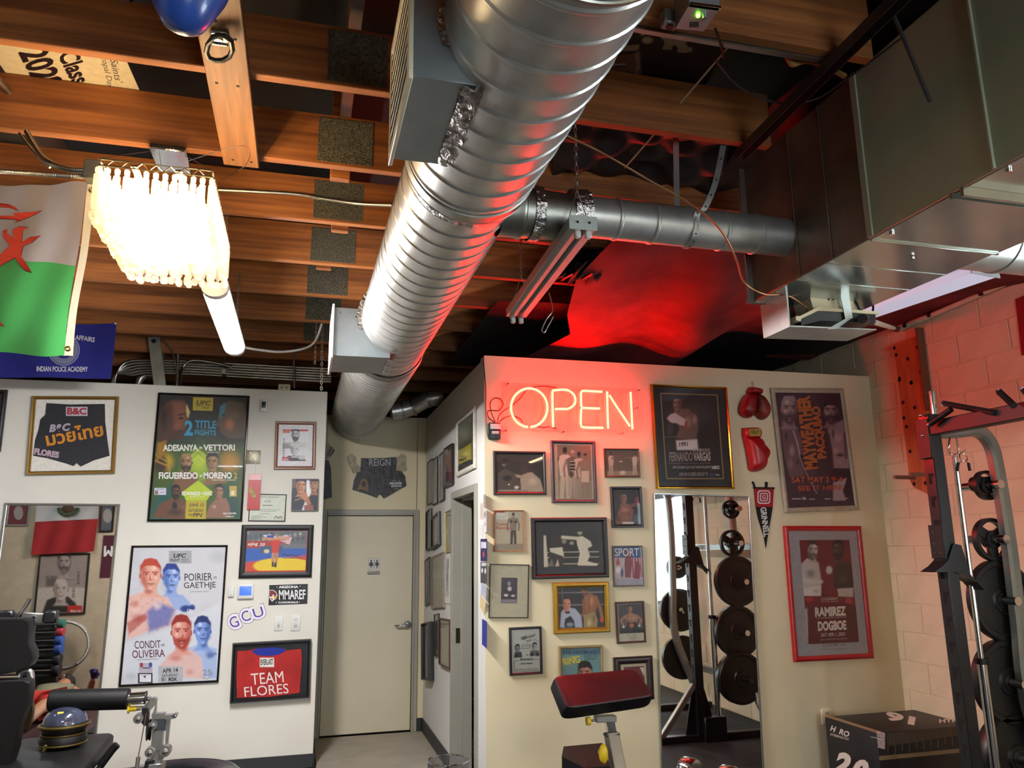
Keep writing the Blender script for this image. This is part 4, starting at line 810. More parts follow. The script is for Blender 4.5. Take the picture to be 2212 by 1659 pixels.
def tp3(u, v): q = at(1195+(405-60*v)*u, 268+150*v+20*u, Z=3.36); return Vector((q.x, q.y, 3.42+.035*wob(u+.35*v, v-.2*u, 1.1, 5.)-.03*v))
MB().sheet(tp3, 70, 40).build('plastic_sheet', dkt, None, label='crumpled black plastic folds between joists above the branch duct', cat='sheeting', sharp=180)
def tp5(u, v): return Vector((1.2+3.06*u, 4.75+1.9*v, 3.262+.012*wob(u, v, 1.2, 3.)))
MB().sheet(tp5, 40, 24).build('plastic_sheet', dkt, None, label='black plastic sheeting over the office behind the neon wall top', cat='sheeting', sharp=180)
def tp4(u, v): q = at(1210+105*u-20*v, 530+(70+45*u*0)*v+60*u*(v-.5)*.2, Y=3.9); return Vector((q.x, q.y+.1*wob(u, v, 2., 1.), q.z))
MB().sheet(tp4, 24, 24).build('plastic_sheet', dkt, None, label='torn black plastic flap beside the strip fixture', cat='sheeting', sharp=180)
# ================================================================ poster wall
A, B_, C_, D_, E_, F_, G_, H_ = Crop(0, 820), Crop(500, 820), Crop(1040, 820), Crop(1652, 820), Crop(0, 1239), Crop(470, 1239), Crop(1040, 1239), Crop(1652, 1239)
PL = Plane((0, YL, 0), (1, 0, 0), (0, -1, 0)); PO = Plane((0, YO, 0), (1, 0, 0), (0, -1, 0)); PB = Plane((0, YB, 0), (1, 0, 0), (0, -1, 0)); PH = Plane((XW, 0, 0), (0, -1, 0), (-1, 0, 0))
def solid(pic, pts, z0, z1, m, name, parent=None, **k):
    P_ = [pic.loc(*p) for p in pts]; N = len(P_); tri = tessellate_polygon([[Vector((p[0], p[1], 0)) for p in P_]])
    vs = [pic.L(p[0], p[1], z0) for p in P_]+[pic.L(p[0]*.995, p[1]*.995, z1) for p in P_]
    return MB().add(vs, [list(t) for t in tri]+[[N+i for i in t] for t in tri]+[[i, (i+1) % N, N+(i+1) % N, N+i] for i in range(N)]).build(name, m, parent or pic.root, **k)
def wallbox(pl, crop, x0, y0, x1, y1, d0, d1, bev=.002):     # box standing off a wall, from crop pixels
    a = pl.uv(*crop(x0, y1), off=d1); b = pl.uv(*crop(x1, y0), off=d1); c = ((a[0]+b[0])/2, (a[1]+b[1])/2)
    vs, fs = _rb(abs(b[0]-a[0]), abs(b[1]-a[1]), d1-d0, bev, 2); return MB().add([pl.P(c[0]+v.x, c[1]+v.y, (d0+d1)/2+v.z) for v in vs], fs)
# --- dark frame at the edge of view
p = Pic('picture_frame', 'dark framed picture cut by the edge above the mirror', 'picture', PL, A, [(-560, 70), (66, 84), (-4, 610), (-640, 610)], .03, .025, '#1a1214', back='#2a2226'); p.done()
# --- shorts in a gilt frame
p = Pic('shorts_frame', 'gilt frame holding black fight shorts with orange script', 'framed shorts', PL, A, [(272, 136), (1010, 142), (972, 798), (218, 812)], .026, .04, '#a07c3c', .35, .8, back='#e9e4d8')
sh = [(398, 200), (600, 212), (895, 207), (898, 360), (915, 500), (936, 650), (800, 690), (690, 742), (655, 712), (628, 738), (560, 715), (400, 670), (285, 650), (300, 520), (330, 430), (345, 340), (388, 300)]
solid(p, sh, p.base, p.base+.007, mat('black_shorts_satin', '#22232a', .6, bump=(18, .5)), 'shorts'); p.base += .0075
p.rect(563, 232, 747, 310, '#c9bfc8'); p.text('B&C', 572, 298, 738, 300, 60, '#a82434', .04)
p.text('B&C', 420, 450, 606, 436, 66, '#b9aab8', .05, .25); p.text('มวยไทย', 402, 570, 888, 480, 130, '#d98a1e', .03)
p.text('FLORES', 288, 638, 500, 672, 56, '#c3a9b4', .06); p.done()
# --- big fight poster, green and gold
p = Pic('fight_poster', 'black framed green and gold fight poster for two title fights', 'poster', PL, A, [(1350, 110), (2132, 135), (2066, 1210), (1250, 1212)], .017, .022, '#0c0c0e', .15, back='#14161a')
def art(P):
    P.p([(1280, 560), (2130, 560), (2080, 1210), (1260, 1210)], '#3e5a1c', 200); P.e(1690, 760, 190, 230, '#8fae1e', .9); P.e(1700, 700, 120, 110, '#c3d838', .9, .8)
    for k in range(4): P.l([(1560, 780-50*k), (1690, 650-50*k), (1830, 780-50*k)], 16, '#d3e04a' if k < 2 else '#4a6a20', .5)
    P.p([(1330, 1000), (1480, 880), (1440, 1210), (1260, 1210)], '#12564e', 60); P.p([(1880, 900), (2010, 900), (2060, 1190), (1900, 1150)], '#0f4a42', 60)
    P.e(1660, 480, 260, 120, '#27413a', .9, .7); P.e(1960, 700, 130, 140, '#c08a1e', .9); P.e(1420, 700, 90, 110, '#caa01e', .9); P.e(1370, 720, 80, 120, '#3a2a14', .6); P.l([(1320, 690), (1440, 740), (1450, 800)], 10, '#b5842c'); P.l([(1330, 640), (1420, 700)], 8, '#a8842c')
    # profile facing in, dark side and lit edge
    pf = [(1370, 260), (1420, 190), (1500, 165), (1570, 180), (1612, 230), (1622, 290), (1600, 325), (1598, 350), (1612, 385), (1590, 402), (1580, 420), (1586, 440), (1570, 455), (1562, 490), (1530, 520), (1470, 500), (1420, 540), (1350, 560), (1345, 400)]
    P.p(pf, '#4a2a20', 10); P.p([(1470, 190), (1560, 190), (1600, 250), (1590, 330), (1560, 420), (1500, 420), (1480, 320)], '#7d4a34', 60); P.p([(1590, 210), (1622, 280), (1605, 330), (1590, 300)], '#d8c07a', 14); P.e(1545, 330, 30, 14, '#1c0f0c', .6); P.l([(1520, 300), (1585, 295)], 9, '#140c0a'); P.e(1500, 400, 40, 50, '#8a523a', .9, .6); P.e(1545, 445, 30, 9, '#2a130f', .5); P.e(1400, 330, 40, 160, '#120b0b', .9, .8)
    P.p([(1345, 540), (1420, 520), (1400, 640), (1330, 700)], '#a07018', 30)
    q = [(1890, 215), (1960, 180), (2080, 200), (2110, 330), (2100, 500), (1960, 500), (1890, 460), (1880, 410), (1840, 390), (1856, 350), (1870, 300)]
    P.p(q, '#5a4a3c', 30); P.p([(1880, 230), (1930, 200), (1910, 300), (1870, 330)], '#3a7c8c', 20); P.e(1960, 380, 60, 80, '#a8683a', .9); P.e(1905, 300, 22, 12, '#20140f', .6); P.e(1890, 440, 30, 12, '#5c3020', .6); P.e(2000, 300, 90, 70, '#6b5a48', .9)
    P.head(1588, 705, 52, 78, '#a07850', '#5a3c28', '#2a1f18', '#1c1512', 0, '#cfa878', bald=True); P.p([(1470, 900), (1520, 790), (1660, 790), (1720, 900), (1640, 960), (1520, 950)], '#7a5438', 20); P.head(1812, 705, 52, 76, '#9a7450', '#52382a', '#2a2220', None, -.3, '#c79c70'); P.p([(1740, 900), (1770, 790), (1880, 780), (1940, 880)], '#8a6240', 20)
    P.p([(1300, 1180), (1360, 1060), (1470, 1010), (1560, 1020), (1620, 1080), (1600, 1190)], '#6a4630', 14); P.head(1500, 960, 38, 56, '#5c3c2c', '#2c1c16', '#15100e', '#15100e', 0, '#8a5c44'); P.e(1490, 1075, 28, 40, '#14141a', .4); P.p([(1600, 1170), (1630, 1090), (1590, 1060), (1480, 1120)], '#7a5238', 14)
    P.p([(1750, 1180), (1790, 1070), (1860, 1010), (1930, 1010), (1960, 1080), (1970, 1180)], '#8c6450', 14); P.head(1868, 955, 38, 56, '#9a6c54', '#54382e', '#1f1a1a', None, 0, '#d0a088'); P.e(1830, 1085, 26, 20, '#c79478', .8)
    P.p([(1555, 960), (1690, 860), (1815, 960), (1760, 1035), (1590, 1035)], '#b8cc1e', 8)
    P.e(1500, 1130, 120, 50, '#20181c', .9, .8); P.e(1690, 300, 150, 60, '#1a2026', .9, .5); P.grain(.12, 5)
p.paint(art, base='#15191a', cell=5)
p.poly([(1648, 150), (1820, 155), (1815, 268), (1645, 262)], '#b3a02a'); p.text('UFC', 1675, 215, 1800, 220, 38, '#141414', .02, .25); p.line([(1668, 226), (1718, 227)], 4, '#2a2410'); p.text('263', 1722, 248, 1780, 251, 24, '#2a2410', 0, .2)
p.text('2', 1572, 478, 1645, 480, 132, '#2a9cc0', .04); p.text('TITLE', 1662, 415, 1845, 420, 68, '#2a94b8', .03); p.text('FIGHTS', 1662, 474, 1845, 478, 46, '#2a94b8', .03)
p.text('ADESANYA', 1392, 611, 1688, 609, 56, '#f2f0ea', .035); p.text('vs', 1700, 592, 1725, 592, 20, '#f2f0ea'); p.text('VETTORI', 1735, 608, 2005, 606, 54, '#f2f0ea', .035); p.text('WORLD TITLE', 1770, 626, 1872, 626, 9, '#e8e4d0')
p.text('FIGUEIREDO', 1355, 848, 1688, 848, 58, '#f2f0ea', .035); p.text('vs', 1702, 832, 1727, 832, 20, '#f2f0ea'); p.text('MORENO', 1738, 846, 1978, 846, 56, '#f2f0ea', .035); p.text('2', 1995, 845, 2024, 845, 52, '#c8a83c', .03); p.text('WORLD FLYWEIGHT CHAMPIONSHIP', 1805, 862, 2012, 862, 10, '#e8e4d0')
p.text('EDWARDS', 1553, 988, 1708, 989, 33, '#f2f0ea', .03); p.text('vs', 1715, 978, 1735, 978, 14, '#f2f0ea'); p.text('DIAZ', 1740, 987, 1812, 987, 32, '#f2f0ea', .03); p.text('WELTERWEIGHT BOUT', 1615, 1003, 1745, 1003, 8, '#e8e4d0')
p.poly([(1588, 1035), (1762, 1037), (1757, 1190), (1580, 1188)], '#b8a42c'); p.text('JUNE 12', 1614, 1090, 1738, 1090, 34, '#1c1a10', .01); p.text('SATURDAY', 1610, 1130, 1736, 1131, 26, '#1c1a10', .01); p.text('ON', 1608, 1165, 1641, 1165, 22, '#1c1a10', .01); p.text('PPV', 1650, 1174, 1732, 1175, 34, '#1c1a10', .02)
p.text('GILA RIVER', 1903, 1150, 2017, 1150, 16, '#e8e8e4', .02); p.text('ARENA', 1920, 1173, 2000, 1173, 10, '#e8e8e4')
p.rect(1318, 924, 1418, 984, '#d6d6e2'); p.rect(1324, 946, 1350, 980, '#8a6a6a'); p.rect(1330, 932, 1400, 938, '#7a86b8'); p.rect(1360, 960, 1408, 966, '#b08aa0'); p.rect(1958, 908, 2020, 998, '#c8aa4a'); p.rect(1972, 950, 2002, 988, '#e8e2d0'); p.done()
# --- second fight poster, grey with red and blue figures
K2 = E_
p = Pic('fight_poster', 'black framed pale grey fight poster with red and blue figures', 'poster', PL, K2, [(1120, -240), (1942, -244), (1866, 930), (1008, 970)], .016, .022, '#0c0c0e', .15, back='#d9d9db')
R1, R2_, R3, B1, B2, B3 = '#c86a58', '#a8382c', '#e6c4b8', '#3e62b0', '#1e3a80', '#b8c6e6'
def art(P):
    P.clouds('#c3c5c9', 160, .7); P.e(1860, -140, 120, 80, '#b3b5b9', .9, .6); P.p([(1440, 480), (1890, 240), (1860, 900), (1040, 940), (1060, 600)], '#d6dae2', 30, .7)
    P.p([(1090, 560), (1075, 240), (1110, 190), (1230, 150), (1290, 180), (1420, 190), (1500, 320), (1460, 440), (1250, 500)], '#e2b8ac', 16); P.e(1150, 300, 60, 90, R3, .9); P.p([(1250, 330), (1340, 240), (1500, 300), (1440, 440), (1270, 500)], B1, 50, .8); P.e(1150, 260, 60, 50, R1, .9, .7); P.e(1180, 380, 90, 60, R2_, .9, .6); P.p([(1080, 420), (1240, 340), (1260, 380), (1100, 520)], R2_, 26, .7); P.e(1340, 270, 60, 60, '#e8d0cc', .9, .8)
    for k in range(26): P.e(1110+(k*53) % 330, 210+(k*37) % 290, 9, 13, R2_ if (k*53) % 330 < 170 else B2, .9, .5)
    P.p([(1380, 110), (1440, 190), (1560, 180), (1630, 260), (1560, 330), (1480, 290)], '#9ab0da', 16); P.e(1590, 300, 70, 40, B2, .5); P.e(1640, 290, 34, 34, '#2a3f8a', .5)
    P.head(1285, 15, 88, 125, '#e0a48e', '#b04a3a', '#b8402e', None, .1, '#f3d8cc', 1); P.head(1462, 35, 70, 108, '#86a4dc', '#3a5cac', '#1e3c8c', None, .25, '#d8e2f4', 1)
    P.p([(1370, 780), (1440, 690), (1600, 610), (1720, 690), (1740, 900), (1400, 880)], '#e0bcb4', 22); P.e(1500, 720, 90, 50, R1, .9, .7); P.p([(1600, 640), (1700, 600), (1850, 640), (1850, 900), (1740, 880), (1720, 720)], '#a8bce0', 22); P.e(1650, 700, 60, 70, '#d8b8b8', .9, .8); P.e(1790, 690, 60, 60, B1, .9, .7)
    P.head(1548, 500, 84, 130, '#dd9684', '#a83a2e', '#96281e', '#a83428', .1, '#f3d4c8', -1); P.head(1728, 490, 70, 112, '#7a9ad8', '#2c4c9c', '#17306e', None, .1, '#dfe8f6', -1)
    P.e(1620, 840, 50, 40, '#c87a7a', .9, .6); P.e(1120, 880, 80, 60, '#b4b6ba', .9, .6); P.grain(.08, 5)
p.paint(art, base='#cfd0d4', cell=5)
p.rect(1440, -196, 1635, -85, '#a9aaae'); p.text('UFC', 1480, -135, 1592, -135, 36, '#141416', .03, .25); p.text('FIGHT', 1450, -102, 1535, -102, 24, '#141416', .02, .2); p.text('NIGHT', 1545, -110, 1610, -110, 17, '#3c3c40', 0, .2); p.line([(1542, -100), (1605, -100)], 3, '#3c3c40')
p.text('POIRIER', 1575, 64, 1812, 58, 64, '#2a1c2a', 0.005); p.text('vs', 1822, 46, 1850, 45, 22, '#2a1c2a', 0, .2); p.text('GAETHJE', 1570, 142, 1842, 134, 66, '#3a1c24', 0.005); p.text('LIGHTWEIGHT BOUT', 1622, 160, 1782, 157, 10, '#4a3a40', 0, .2)
p.text('CONDIT', 1150, 642, 1372, 634, 66, '#4a1c22', 0.005); p.text('vs', 1376, 622, 1406, 620, 22, '#3a1c24', 0, .2); p.text('OLIVEIRA', 1130, 722, 1408, 710, 66, '#5a1a20', 0.005); p.text('WELTERWEIGHT BOUT', 1172, 742, 1358, 734, 10, '#4a3a40', 0, .2)
p.rect(1352, 790, 1560, 928, '#b9babe'); p.text('APR 14', 1388, 850, 1520, 842, 40, '#141416', .02); p.text('SATURDAY', 1384, 884, 1518, 878, 26, '#141416', .01); p.text('8', 1380, 920, 1398, 919, 32, '#141416', .01); p.text('ET', 1402, 918, 1416, 917, 12, '#141416'); p.text('PT', 1402, 903, 1416, 902, 12, '#141416'); p.text('FOX', 1440, 920, 1512, 916, 32, '#141416', .05)
p.text('UFC', 1592, 330, 1650, 345, 34, '#e8ecf4', .03, .3)
p.rect(1188, 762, 1302, 850, '#b9b4c0'); p.ell(1208, 780, 14, 22, '#a8404a'); p.ell(1284, 778, 14, 22, '#3a4a9c'); p.rect(1218, 800, 1280, 810, '#4a4a5a'); p.rect(1178, 848, 1302, 935, '#3a3434'); p.rect(1192, 858, 1290, 925, '#e6e6ea'); p.ell(1236, 880, 10, 10, '#5a5a6a'); p.rect(1204, 866, 1276, 870, '#8a8a94')
p.text('25', 1730, 868, 1805, 865, 50, '#8a9098', 0); p.line([(1728, 882), (1770, 897), (1812, 870), (1812, 840), (1790, 815)], 6, '#9aa0a6'); p.text('COSTA', 1780, 722, 1855, 690, 26, '#3c5aa0', .01); p.done()
# --- wall mirror on the left
MIR = bpy.data.materials.new('mirror_silver'); MIR.use_nodes = True; b_ = MIR.node_tree.nodes['Principled BSDF']; b_.inputs['Metallic'].default_value = 1; b_.inputs['Roughness'].default_value = .015; b_.inputs['Base Color'].default_value = (.80, .82, .80, 1)
def mirror(label, pl, crop, quad, fw=.018):
    p_ = Pic('wall_mirror', label, 'mirror', pl, crop, quad, fw, .018, '#b4b4b2', .25, .9, back='#555555', glass=False)
    q = [p_.L(x, y, z) for z in (p_.base, p_.base+.003) for (x, y) in ((-p_.iw/2, p_.ih/2), (p_.iw/2, p_.ih/2), (p_.iw/2, -p_.ih/2), (-p_.iw/2, -p_.ih/2))]
    MB().add(q, [[0, 1, 2, 3], [4, 5, 6, 7], [0, 1, 5, 4], [1, 2, 6, 5], [2, 3, 7, 6], [3, 0, 4, 7]]).build('glass', MIR, p_.root, flat=True)
mirror('wide silver edged mirror behind the leg machine', PL, A, [(32, 1058), (1022, 1054), (770, 3560), (-300, 3620)])
# --- small fittings
t = thing('door_sensor', 'small white alarm sensor high on the poster wall', 'sensor', PL.P(*PL.uv(*B_(275, 275)))); wallbox(PL, B_, 243, 165, 310, 272, 0, .03, .008).build('case', whiteplas, t); wallbox(PL, B_, 256, 188, 294, 240, .03, .032, .001).build('lens', blackm, t)
p = Pic('picture_frame', 'brown wood frame with a black and white fighter print', 'picture', PL, B_, [(376, 355), (724, 358), (715, 768), (362, 765)], .027, .02, '#7a4a24', .35, back='#e2e0e4')
def art(P):
    P.r(435, 425, 655, 440, '#b8283a'); P.r(440, 432, 500, 455, '#d87a5a'); P.torso(545, 535, 105, 70, '#d8d8d8', '#6a6a6e'); P.head(547, 470, 33, 50, '#c8c8c8', '#5a5a5e', '#222226', '#2c2c30'); P.r(432, 590, 655, 695, '#e2e2e4'); P.p([(450, 695), (480, 650), (600, 650), (640, 695)], '#3a3a40', 8); P.head(540, 598, 33, 46, '#d0d0d0', '#6a6a6e', None, None); P.r(430, 660, 495, 695, '#b82a3a'); P.e(600, 665, 40, 24, '#c8c8cc', .5); P.grain(.15, 4)
p.paint(art, [(438, 424), (656, 424), (650, 696), (428, 696)], 4.5, '#e6e6e8'); p.text('CONDIT', 455, 665, 460, 495, 18, '#8a6a5a'); p.text('LAUZON', 445, 660, 449, 560, 10, '#6a5a50'); p.text('UFC', 440, 690, 486, 690, 16, '#f0e8e8', .02); p.done()
t = thing('wall_plate', 'square steel wall plate with a badge strap hooked on it', 'wall plate', PL.P(*PL.uv(*B_(190, 718)))); wallbox(PL, B_, 118, 604, 250, 718, 0, .006, .001).build('plate', mat('pewter_plate', '#8d8672', .4, .6), t)
for x, y in ((160, 624), (212, 624), (160, 676), (205, 680)): wallbox(PL, B_, x-5, y-5, x+5, y+5, .006, .009, .001).build('screw', chrome, t)
t = thing('badge_holder', 'red badge in a clear holder hanging from the wall plate', 'badge', PL.P(*PL.uv(*B_(190, 1110)), .02))
wallbox(PL, B_, 199, 690, 211, 806, .012, .014, .0005).build('strap', mat('clear_strap', '#c9c9c6', .3), t); bo = MB(); q = [PL.P(*PL.uv(*B_(x, y), off=.02), z) for z in (.02, .023) for x, y in ((148, 806), (256, 806), (240, 1110), (132, 1110))]; bo.add(q, [[0, 1, 2, 3], [4, 5, 6, 7], [0, 1, 5, 4], [1, 2, 6, 5], [2, 3, 7, 6], [3, 0, 4, 7]]); bo.build('badge', mat('badge_red', '#b8262c', .35), t)
q = [PL.P(*PL.uv(*B_(x, y), off=.024), .024) for x, y in ((149, 808), (255, 808), (252, 856), (146, 856))]; MB().add(q, [[0, 1, 2, 3]]).build('clear_flap', mat('pink_flap', '#d89a9a', .3), t, flat=True)
q = [PL.P(*PL.uv(*B_(x, y), off=.024), .024) for x, y in ((160, 905), (185, 930), (218, 985), (210, 1020), (175, 1000), (150, 950))]; MB().add(q, [[0, 1, 2, 3, 4, 5]]).build('emblem', mat('badge_gold', '#a8862c', .4, noise=(80, .6)), t, flat=True)
p = Pic('certificate', 'pale green certificate in a thin black frame', 'certificate', PL, B_, [(158, 972), (472, 978), (458, 1212), (140, 1208)], .008, .014, '#141210', back='#ccd2c0')
p.text('United Boxing Association', 175, 1012, 408, 1014, 22, '#5a6a5a', 0); p.text('U. S. A.', 282, 1048, 336, 1048, 20, '#3a423a', .01); p.rect(265, 1070, 350, 1077, '#6a7264')
for y, x0, x1 in ((1108, 228, 412), (1122, 250, 380), (1142, 240, 330), (1160, 175, 260), (1172, 165, 300), (1186, 165, 250)): p.rect(x0, y, x1, y+5, '#8f978a')
p.line([(365, 1180), (385, 1165), (400, 1182), (420, 1166), (432, 1182)], 6, '#3a4238'); p.line([(360, 1186), (440, 1186)], 2, '#3a4238'); p.done()
p = Pic('photo_canvas', 'canvas photo of two men with a raised fist', 'photo', PL, B_, [(517, 846), (742, 846), (738, 1116), (507, 1116)], .002, .035, '#9a9894', back='#8f9498', flat_body=True)
def art(P):
    P.r(640, 860, 680, 1000, '#e4e6ea'); P.r(600, 1030, 660, 1116, '#d8dadf'); P.p([(510, 1116), (515, 930), (570, 910), (640, 960), (640, 1010), (600, 1116)], '#23263a', 8); P.p([(640, 1116), (660, 1010), (690, 940), (742, 910), (742, 1116)], '#1d1f2a', 8); P.head(592, 905, 42, 62, '#c48a66', '#7a4c38', '#2a2430', None, .4, '#e0b08a'); P.head(705, 895, 36, 60, '#a87456', '#5c3a2c', '#201a20', None, -.6, '#c89470'); P.r(545, 846, 640, 868, '#2a2a44'); P.r(665, 846, 742, 870, '#26202a'); P.p([(590, 1000), (610, 950), (640, 960), (660, 1020), (640, 1050)], '#b87a58', 10); P.p([(625, 1030), (660, 1010), (680, 1060), (650, 1080)], '#a86c4e', 10); P.l([(545, 1030), (600, 1010)], 6, '#a8863a'); P.r(620, 1070, 700, 1116, '#8a5048', 8); P.grain(.1, 5)
p.paint(art, base='#6a5548', cell=5); p.done()
p = Pic('framed_photo', 'wide black frame around a wrestler draped in a flag', 'photo', PL, B_, [(86, 1240), (702, 1237), (682, 1690), (60, 1692)], .045, .022, '#1a1a1c', .5, back='#b82e2e')
def art(P):
    P.r(120, 1295, 640, 1400, '#5c6468'); 
    for k in range(30): P.e(140+(k*67) % 490, 1310+(k*29) % 80, 14, 18, ('#8a8f92', '#3c4448', '#b8a890', '#4a5a68')[k % 4], .6)
    P.r(120, 1375, 420, 1440, '#a03a34'); P.r(120, 1440, 640, 1560, '#2e5cae'); P.p([(120, 1560), (640, 1500), (640, 1640), (120, 1640)], '#c8482e', 30); P.e(440, 1590, 270, 75, '#e2c22e', .12); P.r(240, 1420, 440, 1480, '#3c5878'); P.e(300, 1465, 30, 22, '#d8c89a', .5)
    P.p([(265, 1330), (330, 1320), (400, 1345), (470, 1325), (515, 1350), (495, 1410), (410, 1370), (330, 1360)], '#d8d4d4', 8)
    for k in range(5): P.l([(400, 1345+k*13), (505, 1340+k*16)], 4, '#b8283a')
    P.p([(300, 1328), (370, 1325), (360, 1352), (300, 1352)], '#33489a', 6)
    P.p([(262, 1345), (350, 1350), (415, 1348), (498, 1345), (495, 1362), (410, 1378), (355, 1378), (266, 1358)], '#c08a64', 6); P.p([(342, 1370), (412, 1370), (405, 1440), (400, 1480), (345, 1480)], '#c8382c', 6); P.p([(345, 1478), (368, 1478), (366, 1560), (340, 1560)], '#c08a64', 6); P.p([(375, 1478), (402, 1478), (392, 1560), (370, 1560)], '#b87e58', 6); P.r(344, 1556, 362, 1595, '#2a2a30'); P.r(366, 1560, 384, 1600, '#2a2a30'); P.e(385, 1330, 16, 22, '#a87a5a', .4); P.grain(.12, 5)
p.paint(art, [(133, 1292), (645, 1290), (632, 1628), (112, 1632)], 5, '#6a7074'); p.text('eijing', 140, 1425, 226, 1422, 34, '#ece4dc', .01, .2); p.text('20', 238, 1420, 285, 1420, 26, '#ece4dc', .01, .2); p.line([(430, 1500), (460, 1490), (480, 1504), (510, 1492), (540, 1505), (580, 1498)], 7, '#1c2440'); p.line([(440, 1524), (612, 1520)], 4, '#2a3048'); p.done()
t = thing('thermostat', 'white thermostat with a glowing blue screen', 'thermostat', PL.P(*PL.uv(*F_(238, 218)))); cs_ = wallbox(PL, F_, 166, 84, 311, 217, 0, .028, .006).build('case', whiteplas, t); wallbox(PL, F_, 184, 107, 292, 188, .028, .0295, .001).build('screen', mat('blue_screen', '#4a78e0', .3, emit=('#4060e0', .3), noise=None), cs_)
t = thing('door_sensor', 'small white wall sensor left of the thermostat', 'sensor', PL.P(*PL.uv(*F_(115, 200)))); wallbox(PL, F_, 86, 110, 144, 200, 0, .022, .005).build('case', whiteplas, t); wallbox(PL, F_, 108, 182, 122, 190, .022, .0235, .0005).build('button', mat('grey_button', '#a8a8a4', .5), t)
p = Pic('licence_plate', 'black licence plate with a red bird head', 'licence plate', PL, F_, [(441, 96), (768, 93), (765, 258), (437, 266)], .001, .004, '#111113', back='#111113', flat_body=True)
p.text('ARIZONA', 522, 126, 690, 124, 22, '#e8e8ea', .04); p.text('MMAREF', 524, 222, 752, 218, 82, '#e8e8ea', .02); p.text('CARDINALS', 518, 255, 686, 252, 16, '#e8e8ea', .04); p.ell(507, 114, 4, 4, '#e8e8ea'); p.ell(706, 108, 4, 4, '#e8e8ea'); p.ell(501, 248, 4, 4, '#e8e8ea'); p.ell(698, 243, 4, 4, '#e8e8ea')
p.poly([(442, 138), (475, 140), (500, 155), (512, 185), (500, 215), (480, 225), (466, 240), (452, 222), (442, 205)], '#e8e4e0'); p.poly([(444, 142), (474, 145), (497, 160), (506, 182), (488, 195), (470, 190), (450, 200), (444, 190)], '#7c1c2c'); p.poly([(478, 192), (511, 188), (502, 212), (484, 218)], '#d8a82c'); p.poly([(466, 176), (486, 184), (472, 190)], '#f0ece8'); p.poly([(452, 205), (470, 212), (466, 232)], '#7c1c2c'); p.rect(728, 110, 760, 132, '#2c2c30'); p.done()
GC = thing('logo_decal', 'slanted white and purple letter decal beside the licence plate', 'decal', PL.P(*PL.uv(*F_(250, 490))))
for ch, (x0, y0, x1, y1, hh) in zip('GCU', ((118, 486, 205, 452, 118), (218, 432, 302, 400, 112), (310, 396, 412, 366, 104))):
    V, Fc = glyphs(ch, .0, 0); 
    def place(w_, z, m_, nm, gx=0.):
        V, Fc = glyphs(ch, w_, 0); d_ = math.hypot(x1-x0, y1-y0); nx_, ny_ = (y1-y0)/d_, -(x1-x0)/d_; out = []
        for gu, gv in V:
            gu = gu*(1+2*gx)-gx; gv = gv*(1+2*gx)-gx; out.append(PL.P(*PL.uv(*F_(x0+(x1-x0)*gu+nx_*hh*gv, y0+(y1-y0)*gu+ny_*hh*gv)), z))
        MB().add(out, Fc).build(nm, m_, GC, flat=True, fix=False)
    place(.05, .0006, ink('#2a2440'), 'letter_outline', .12); place(.05, .0009, ink('#e9e6f0'), 'letter_border', .085); place(.0, .0012, ink('#4a2a9c'), 'letter', -.1)
for i, (x0, y0, x1, y1, lab) in enumerate(((480, 360, 561, 490, 'white toggle light switch under the decal'), (620, 348, 710, 490, 'white rocker dimmer switch nearest the hallway corner'))):
    t = thing('light_switch', lab, 'switch', PL.P(*PL.uv(*F_((x0+x1)/2, y1)))); cp_ = wallbox(PL, F_, x0, y0, x1, y1, 0, .007, .003).build('cover_plate', whiteplas, t)
    xm = (x0+x1)/2
    if i == 0: wallbox(PL, F_, xm-9, 410, xm+9, 462, .007, .0085, .001).build('slot', mat('ivory_slot', '#c9c6bc', .4), t); wallbox(PL, F_, xm-6, 415, xm+6, 440, .0085, .02, .002).build('toggle', whiteplas, t)
    else: wallbox(PL, F_, xm-16, 382, xm+18, 462, .007, .010, .001).build('rocker', mat('ivory_slot', '#c9c6bc', .4), t); wallbox(PL, F_, xm-13, 402, xm+15, 440, .010, .014, .002).build('paddle', whiteplas, t)
    for yy in (y0+14, y1-14): wallbox(PL, F_, xm-3, yy-3, xm+3, yy+3, .007, .008, .0004).build('screw', whiteplas, cp_)
p = Pic('jersey_frame', 'deep black shadow box holding a red team jersey', 'framed jersey', PL, F_, [(125, 598), (800, 562), (786, 1064), (103, 1112)], .022, .055, '#131314', .4, back='#0c0d0e')
solid(p, [(170, 660), (275, 655), (330, 640), (570, 640), (590, 655), (715, 642), (722, 740), (700, 1015), (450, 1050), (165, 1060), (160, 850)], p.base, p.base+.012, mat('red_jersey', '#b3221f', .75, bump=(9, .8), noise=(7, .15)), 'jersey')
solid(p, [(290, 662), (340, 636), (480, 628), (560, 636), (588, 656), (520, 690), (430, 702), (340, 694)], p.base+.012, p.base+.014, mat('blue_lining', '#1c2c90', .8), 'collar')
p.base += .0145; p.rect(360, 718, 482, 798, '#e0dcd4'); p.text('EVERLAST', 368, 782, 476, 776, 50, '#2a2624', .03)
p.text('TEAM', 290, 950, 566, 926, 96, '#efdcd6', .0); p.text('FLORES', 232, 1052, 608, 1020, 84, '#efdcd6', .0)
p.done()
